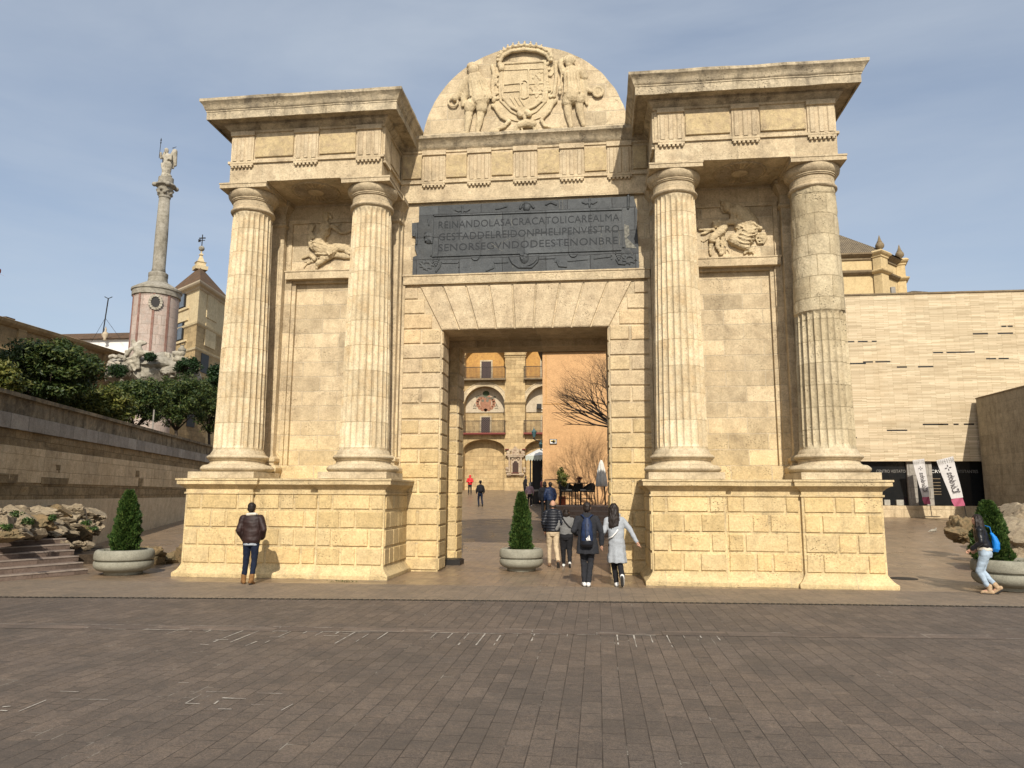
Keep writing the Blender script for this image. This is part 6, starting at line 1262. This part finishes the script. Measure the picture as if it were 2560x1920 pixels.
def person(label,pos,yaw,H,*,lk=(-.10,.02,.50),la=(-.11,0,.08),rk=(.10,.02,.50),ra=(.11,0,.08),lf=(0,1,0),rf=(0,1,0),le=(-.27,0,1.13),lh=(-.25,.10,.88),re=(.27,0,1.13),rh=(.25,.10,.88),
           head=(0,.01,1.62),top='leatherb',topz=.93,style='jacket',legs='jeans',hair='short',hmat='hairb',shoe='boot',shoeh=.0,legr=1.,lean=0.,vox=.011,hands=True,bald=False,wide=1.,arm=1.,far=False,hem=None,group=None,cat='person'):
    s=H/1.75; L=lambda p:Vector(p)
    hx,hy,hz=head; sh=1.43; tl=lambda z:hy*max(0,(z-.95))/.67     # torso leans with the head
    tx=lambda z:hx*max(0,(z-1.1))/.52
    SL,SR=Vector((-.168*wide+tx(1.4),tl(1.4),sh-.045)),Vector((.168*wide+tx(1.4),tl(1.4),sh-.045))
    # --- body: one continuous surface
    b=[('e',(hx,hy+.0,hz+.015),(.074,.092,.108)),('e',(hx,hy+.035,hz-.045),(.055,.06,.062)),('c',(hx*.7,tl(1.5),1.44),(hx,hy,hz-.06),.058,.052),('c',(hx,hy+.088,hz-.0),(hx,hy+.10,hz-.02),.012,.014),
       ('e',(hx-.076,hy,hz),(.012,.02,.032)),('e',(hx+.076,hy,hz),(.012,.02,.032)),('e',(hx,hy+.085,hz-.052),(.024,.012,.01)),('e',(hx-.03,hy+.082,hz+.028),(.02,.01,.008)),('e',(hx+.03,hy+.082,hz+.028),(.02,.01,.008)),
       ('l',[(0,0,.84,.14,.09),(0,0,.95,.15,.10),(0,tl(1.1),1.1,.13,.09),(tx(1.3),tl(1.3),1.3,.16,.10),(tx(1.42),tl(1.42),1.42,.15,.08),(tx(1.48),tl(1.48),1.48,.06,.05)])]
    for a,k,f,sx in((SL,L(le),L(lh),-1),(SR,L(re),L(rh),1)):
        b+=[('c',a,k,.045,.037),('c',k,f,.037,.026)]
        if hands:
            d=(f-k).normalized(); u=d.cross(Vector((0,1,0)) if abs(d.y)<.9 else Vector((1,0,0))).normalized(); v=d.cross(u)
            pm=f+d*.045; b+=[('c',f,pm+d*.02,.026,.032)]
            for i in range(4):
                o_=v*(-.027+.018*i); ln=(.062,.072,.068,.052)[i]; b+=[('c',pm+o_+d*.02,pm+o_+d*(.02+ln*.55)+u*.006*sx,.0088,.0085),('c',pm+o_+d*(.02+ln*.55)+u*.006*sx,pm+o_+d*(.018+ln*.95)+u*.022*sx,.0085,.0075)]
            b+=[('c',f+v*.026+d*.015,f+v*.046+d*.05+u*.012*sx,.011,.0085)]
    for hpx,k,a,f in((-.09,L(lk),L(la),L(lf)),(.09,L(rk),L(ra),L(rf))):
        b+=[('c',(hpx,0,.9),k,.075*legr,.048*legr),('c',k,a,.046*legr,.034),('c',a,a+Vector(f).normalized()*.12-Vector((0,0,.03)),.034,.028)]
    body=blob('person',[(p[0],)+tuple(p[1:]) for p in b],vox*.62 if not far else vox,M['skin'],None,1)
    body.location=pos; body.rotation_euler=(0,0,yaw); body.scale=(s,s,s); tag(body,label,cat,group)
    V=vox
    # --- trousers
    t=[('l',[(0,0,.80,.12*legr,.11*legr),(0,0,.88,.165*legr,.125*legr),(0,0,.97,.16*legr,.115*legr),(0,0,1.02,.15,.11)])]
    for hpx,k,a in((-.085,L(lk),L(la)),(.085,L(rk),L(ra))):
        cuff=a+(k-a).normalized()*(.03+shoeh); t+=[('c',(hpx,0,.88),k,.095*legr,.066*legr),('c',k,cuff,.066*legr,.055)]
    blob('trousers',t,V,M[legs],body,2,wr=.009,wf=(7,7,11))
    # --- top
    if style=='coat':
        zb=topz; T=[('l',[(0,0,zb,.225*wide,.185),(0,0,zb+.25,.20*wide,.16),(0,tl(1.0),1.0,.18*wide,.145),(tx(1.2),tl(1.2),1.2,.19*wide,.14),(tx(1.36),tl(1.36),1.36,.205*wide,.125),(tx(1.45),tl(1.45),1.45,.15*wide,.10),(tx(1.52),tl(1.5),1.52,.07,.07)])]
    else:
        T=[('l',[(0,0,topz,.165*wide,.13),(0,tl(1.),topz+.06,.18*wide,.14),(tx(1.15),tl(1.15),1.15,.185*wide,.14),(tx(1.3),tl(1.3),1.3,.205*wide,.14),(tx(1.38),tl(1.38),1.38,.205*wide,.125),(tx(1.44),tl(1.44),1.44,.165*wide,.105),(tx(1.485),tl(1.49),1.485,.11*wide,.085),(tx(1.51),tl(1.5),1.515,.07,.065)])]
    ta=[]
    for a,k,f in((SL,L(le),L(lh)),(SR,L(re),L(rh))):
        w=f+(k-f).normalized()*.02; ta+=[('c',a,k,.072*arm,.058*arm),('c',k,w,.056*arm,.043*arm)]
    fn=None
    if style=='puffer': fn=lambda c:.016*abs(math.sin(c.z*PI/.075))-.006
    if style=='coat': 
        def fn(c): return .012*math.sin(math.atan2(c.y,c.x)*7+c.z*2)*max(0,min(1,(1.05-c.z)*2))
    jk=blob('coat' if style=='coat' else ('sweater' if style=='sweater' else 'jacket'),T+ta,V,M[top],body,2,wr=.012 if style!='puffer' else .004,wf=(5,5,9),fn=fn)
    if style=='coat': blob('collar',[('c',(-.06,tl(1.5)-.03,1.50),(.06,tl(1.5)-.03,1.50),.035,.035),('c',(-.07,tl(1.5)-.0,1.49),(-.06,tl(1.5)+.06,1.46),.03,.025),('c',(.07,tl(1.5)-.0,1.49),(.06,tl(1.5)+.06,1.46),.03,.025)],V,M[top],body,1)
    if hem:
        blob('shirt_hem',[('l',[(0,0,topz-.045,.168*legr,.13*legr),(0,0,topz+.05,.165,.125)])],V,M[hem],body,1,wr=.01)
    # --- shoes
    for a,f in((L(la),L(lf)),(L(ra),L(rf))):
        f=Vector(f).normalized(); upv=Vector((0,0,1))
        upv=(upv-f*upv.dot(f)).normalized() if abs(upv.dot(f))<.98 else Vector((0,-1,0)); h=a-upv*.035
        pr=[('c',h-f*.045,h+f*.13-upv*.005,.045,.038),('c',a,h,.048,.045),('c',h-f*.05-upv*.018,h+f*.15-upv*.02,.03,.03)]
        if shoeh: pr.append(('c',a+upv*shoeh,a,.058,.052))
        sho=blob('shoe',pr,V*.9,M[shoe],body,1)
        blob('sole',[('c',h-f*.055-upv*.042,h+f*.155-upv*.036,.022,.022),('c',h-f*.03-upv*.042,h+f*.12-upv*.038,.034,.036)],V*.9,M['sole'],sho,1)
    # --- hair
    if not bald:
        hp=[('e',(hx,hy-.012,hz+.04),(.086,.098,.095)),('e',(hx,hy-.045,hz-.005),(.078,.065,.085))]
        if hair=='long': hp+=[('l',[(hx,hy-.07,hz-.42,.10,.05),(hx,hy-.085,hz-.35,.125,.065),(hx,hy-.075,hz-.2,.125,.07),(hx,hy-.05,hz-.05,.10,.075),(hx,hy-.03,hz+.08,.08,.07)]),('c',(hx-.075,hy+.02,hz+.03),(hx-.105,hy-.01,hz-.25),.03,.035),('c',(hx+.075,hy+.02,hz+.03),(hx+.115,hy-.01,hz-.28),.03,.035)]
        if hair=='hood': hp=[('e',(hx,hy-.02,hz+.02),(.11,.12,.13)),('c',(hx,hy-.03,hz-.1),(hx,hy-.02,hz-.06),.1,.09)]
        if hair=='bob': hp+=[('e',(hx,hy-.04,hz-.05),(.095,.075,.10))]
        blob('hair' if hair!='hood' else 'hood',hp,V*.8,M[hmat],body,1,wr=.012 if hair!='hood' else .004,wf=(38,38,9),fn=None)
    else: blob('hair',[('c',(hx-.055,hy-.06,hz-.035),(hx+.055,hy-.06,hz-.035),.03,.03),('c',(hx-.07,hy-.02,hz-.01),(hx-.06,hy-.06,hz-.04),.022,.025),('c',(hx+.07,hy-.02,hz-.01),(hx+.06,hy-.06,hz-.04),.022,.025)],V*.8,M[hmat],body,1)
    return body
def place(px,py,z=0.): p=gr(px,py,z); return (p.x,p.y,z)
# 1 man in brown leather jacket, hands in his pockets, looking down to his left
p1=person('man in a brown leather jacket with a cream collar facing the left pedestal',(-5.55,-3.12,0),R(6),1.73,top='leatherb',topz=.86,legs='jeans',head=(-.045,.05,1.60),le=(-.265,-.05,1.13),lh=(-.185,.10,.91),re=(.285,-.07,1.15),rh=(.19,.10,.95),hands=False,lk=(-.10,.03,.5),la=(-.125,.02,.08),rk=(.09,0,.5),ra=(.09,-.12,.09),rf=(.05,1,-.25),lf=(-.5,.8,0),shoe='boot',shoeh=.10,hem='shirt',arm=1.22,wide=1.08)
blob('fleece_collar',[('c',(-.10,-.045,1.475),(.07,-.055,1.485),.034,.034),('c',(-.11,.0,1.465),(-.09,.08,1.44),.03,.025),('c',(.08,.0,1.475),(.07,.09,1.44),.03,.025)],.01,M['fleece'],p1,1)
# 2 balding man with puffer jacket
p2=person('balding man in a black puffer jacket and beige trousers walking through the gateway',(.62,1.72,0),R(2),1.78,top='puffer',topz=.90,style='puffer',legs='beige',head=(.0,.03,1.61),bald=True,le=(-.25,-.03,1.14),lh=(-.22,.12,.93),re=(.25,-.06,1.14),rh=(.23,.06,.92),lk=(-.10,.08,.5),la=(-.10,.10,.08),rk=(.08,-.02,.5),ra=(.15,-.26,.14),rf=(.05,.5,-.8),shoe='brownsh',arm=1.15,wide=1.04,hmat='hairb')
# 3 woman grey sweater
p3=person('short haired woman in a grey sweater and wide black trousers between the two men',(.98,1.70,0),R(-2),1.56,top='greyk',topz=.93,style='sweater',legs='blackc',hair='bob',legr=1.28,le=(-.29,-.08,1.12),lh=(-.36,.12,.98),re=(.29,.0,1.12),rh=(.33,.16,1.05),lk=(-.10,.06,.5),la=(-.09,.08,.08),rk=(.09,.02,.5),ra=(.12,-.22,.13),rf=(0,.6,-.7),shoe='shoew',arm=1.15,wide=1.08,head=(0,.02,1.60))
# 4 man charcoal coat
p4=person('man in a long charcoal coat wearing a navy backpack',(1.60,-2.42,0),R(0),1.76,top='coat',topz=.68,style='coat',legs='coat',head=(0,.03,1.62),le=(-.28,-.09,1.15),lh=(-.22,.14,1.06),re=(.30,-.03,1.14),rh=(.30,.0,.86),lk=(-.08,.06,.5),la=(-.07,.04,.08),rk=(.07,.03,.5),ra=(.02,-.04,.08),lf=(-.2,1,0),rf=(.1,1,-.1),shoe='shoew',arm=1.15,wide=1.08)
# 5 woman light grey coat
p5=person('long haired woman in a light grey coat walking on the right of the gateway',(2.22,-2.36,0),R(4),1.74,top='greyc',topz=.50,style='coat',legs='blackc',hair='long',head=(-.05,.02,1.615),le=(-.27,-.05,1.15),lh=(-.32,.12,1.02),re=(.30,-.05,1.17),rh=(.42,-.12,.93),lk=(-.06,.10,.5),la=(-.01,.06,.08),rk=(.06,0,.48),ra=(.08,-.30,.22),rf=(.05,.25,-1),shoe='shoew',arm=1.0,wide=.93)
p5c=p5; blob('cuff',[('c',(.375,-.10,.99),(.408,-.115,.95),.036,.034)],.009,M['shoew'],p5,1)
# 6 girl right, seen from the back right, walking left to right away
p6=person('dark haired woman in a black leather jacket and pale jeans at the right edge',(9.50,-2.42,0),R(64),1.58,top='leatherk',topz=.99,legs='jeansl',hair='long',head=(0,.10,1.60),le=(-.24,.06,1.13),lh=(-.18,.25,.97),re=(.24,-.02,1.14),rh=(.20,.16,.95),lk=(-.07,.14,.50),la=(-.05,-.02,.09),rk=(.07,.10,.49),ra=(.06,-.17,.15),lf=(0,1,0),rf=(0,.8,-.6),shoe='bootb',shoeh=.09,legr=1.12,arm=1.05,wide=.98,hem='fleece')
# backpacks
def backpack(label,b,sx,sz,yc,zc,mat,kind='pack'):
    o=blob('backpack',[('l',[(0,yc,zc-sz*.5,sx*.75,.06),(0,yc-.02,zc-sz*.42,sx,.09),(0,yc-.03,zc-sz*.1,sx,.10),(0,yc,zc+sz*.3,sx*.85,.075),(0,yc+.02,zc+sz*.5,sx*.45,.05)])],.011,M[mat],None,3,wr=.008,wf=(9,9,9))
    o.location=b.location; o.rotation_euler=b.rotation_euler; o.scale=b.scale; return tag(o,label,'backpack')
k4=backpack('navy backpack with a white three stripe mark worn over the charcoal coat',p4,.125,.60,-.20,1.13,'navy')
blob('lower_panel',[('l',[(0,-.21,.82,.10,.06),(0,-.235,.88,.13,.095),(0,-.24,.96,.128,.098)])],.011,M['puffer'],k4,1)
for s in(-1,1): blob('strap',[('c',(s*.045,-.14,1.42),(s*.10,-.08,1.475),.016,.018),('c',(s*.10,-.08,1.475),(s*.13,.04,1.47),.018,.018)],.009,M['navy'],k4,1)
MB().tube([(-.03,-.275,1.30),(-.035,-.315,1.1),(-.02,-.335,.98)],.006,5).build('zip',M['dark'],k4); MB().tube([(.03,-.275,1.30),(.035,-.315,1.1),(.02,-.335,.98)],.006,5).build('zip',M['dark'],k4)
mb=MB()
for i,h in enumerate((.035,.06,.088)): x=-.005+.027*i; mb.add([(x-.004,-.352,.985),(x+.018,-.352,.985),(x+.002,-.346,.985+h),(x-.014,-.346,.985+h-.014),(x-.004,-.34,.985),(x+.018,-.34,.985),(x+.002,-.336,.985+h),(x-.014,-.336,.985+h-.014)],[(0,1,2,3),(4,7,6,5),(0,4,5,1),(1,5,6,2),(2,6,7,3),(3,7,4,0)])
mb.box(-.012,.072,-.352,-.34,.968,.98); mb.build('three_stripe_mark',M['white'],k4)
k6=blob('backpack',[('l',[(.02,-.19,.92,.07,.05),(.02,-.215,.98,.105,.075),(.02,-.22,1.1,.10,.075),(.01,-.19,1.25,.07,.05),(0,-.15,1.33,.03,.025)])],.011,M['blueb'],None,2,wr=.014,wf=(12,12,5)); k6.location=p6.location; k6.rotation_euler=p6.rotation_euler; k6.scale=p6.scale; tag(k6,'bright blue drawstring bag on the back of the woman in black leather','bag')
MB().tube([(0,-.15,1.33),(.06,-.13,1.45),(.1,-.02,1.49),(.12,.1,1.4)],.008,5).build('cord',M['blueb'],k6)
# straps: sling over the sweater, bag strap on the grey coat
def sling(b,label,pts,mat,r=.012):
    mb=MB(); mb.tube(pts,r,6); o=mb.build('bag_strap',M[mat],None,smooth=True); o.location=b.location; o.rotation_euler=b.rotation_euler; o.scale=b.scale; return tag(o,label,'strap')
sling(p3,'dark sling strap across the grey sweater',[(-.12,.0,1.50),(-.11,-.09,1.47),(-.02,-.155,1.33),(.10,-.15,1.20),(.19,-.06,1.12)],'blackc',.016)
sling(p5,'white bag strap across the light grey coat',[(.02,-.16,1.20),(-.03,-.165,1.13),(-.10,-.16,1.05),(-.19,-.09,1.0)],'shoew',.017)
# --- far figures on the plaza
def far(px,py,Hp,yaw,label,**k):
    Yf=k.pop('Yf',None); g=grs(px,py); pxh=Hp
    if Yf: g=Vector((at(px,py,Yf).x,Yf,gz(Yf)))
    top=at(px,pxh,g.y); H=max(1.45,min(1.9,top.z-g.z)); k.setdefault('hands',True)
    return person(label,(g.x,g.y,g.z),yaw,H,vox=.022,far=True,**k)
def D5(x,y): return M5(x,y)
def farp(fx,fy,hy,yaw,label,**k): a=D5(fx,fy); b_=D5(fx,hy); return far(a[0],a[1],b_[1],yaw,label,**k)
farp(185,1478,1275,R(180),'person in a hooded red jacket standing before the facade',top='redc',legs='blackc',hair='hood',hmat='redc',shoe='sole',le=(-.27,.06,1.15),lh=(-.08,.22,1.12),re=(.27,.06,1.15),rh=(.08,.22,1.12),topz=.88,arm=1.2,wide=1.1)
p8=farp(292,1602,1335,R(20),'man in a black jacket and brimmed hat walking on the plaza',top='blackc',legs='jeans',shoe='sole',lk=(-.1,.16,.5),la=(-.1,-.02,.09),rk=(.1,-.02,.5),ra=(.1,-.30,.16),rf=(0,.7,-.6),lf=(0,1,0),arm=1.1)
hb_=MB(); hb_.lathe([(.16,1.655),(.16,1.67),(.095,1.675),(.09,1.76),(.05,1.78)],(0,.0,0),20); o=hb_.build('hat',M['blackc'],p8,smooth=True,auto=40)
k8=blob('backpack',[('l',[(0,-.2,1.0,.11,.07),(0,-.22,1.1,.14,.09),(0,-.2,1.35,.12,.07),(0,-.17,1.42,.06,.04)])],.02,M['blackc'],None,2); k8.location=p8.location; k8.rotation_euler=p8.rotation_euler; k8.scale=p8.scale; tag(k8,'black backpack worn by the man in the brimmed hat','backpack')
farp(755,1510,1283,R(-60),'man in dark clothes looking down behind the conifer top',top='blackc',legs='blackc',shoe='sole',head=(0,.08,1.60),arm=1.1)
farp(806,1603,1352,R(10),'grey haired woman in a dusty pink jacket near the stall',top='pinkc',legs='blackc',hair='bob',hmat='hairg',shoe='shoew',topz=.9,lk=(-.1,.08,.5),la=(-.14,.0,.08),rk=(.1,0,.5),ra=(.12,-.14,.1),arm=1.1)
farp(850,1530,1310,R(170),'stall keeper in black leaning under the awning',top='blackc',legs='blackc',shoe='sole',head=(0,.15,1.55),arm=1.1)
farp(962,1640,1338,R(0),'man in black with a cap standing beside the stall',Yf=18.4,top='blackc',legs='blackc',shoe='sole',topz=.85,arm=1.15,wide=1.1,hair='bob')
farp(1020,1598,1328,R(25),'man in a navy jacket looking down beside the handrail',Yf=18.2,top='navy',legs='coat',shoe='sole',topz=.88,head=(.02,.08,1.60),arm=1.1)
# pigeon
g=grs(*R4(935,1052)); pg=blob('pigeon',[('c',(-.10,0,.13),(.08,0,.15),.05,.06),('c',(.08,0,.16),(.12,0,.21),.04,.025),('e',(.13,0,.225),(.03,.026,.028)),('c',(.155,0,.222),(.175,0,.216),.008,.004),('c',(-.1,0,.13),(-.2,0,.10),.035,.015),('c',(.0,.02,.1),(.0,.02,.02),.008,.007),('c',(.02,-.02,.1),(.02,-.02,.02),.008,.007)],.008,M['greymarble'],None,1); pg.location=(g.x,g.y,g.z); pg.rotation_euler=(0,0,R(10)); tag(pg,'lone grey pigeon on the paving in front of the banners','pigeon')
scene.cycles.use_denoising=True
scene.cycles.max_bounces=6
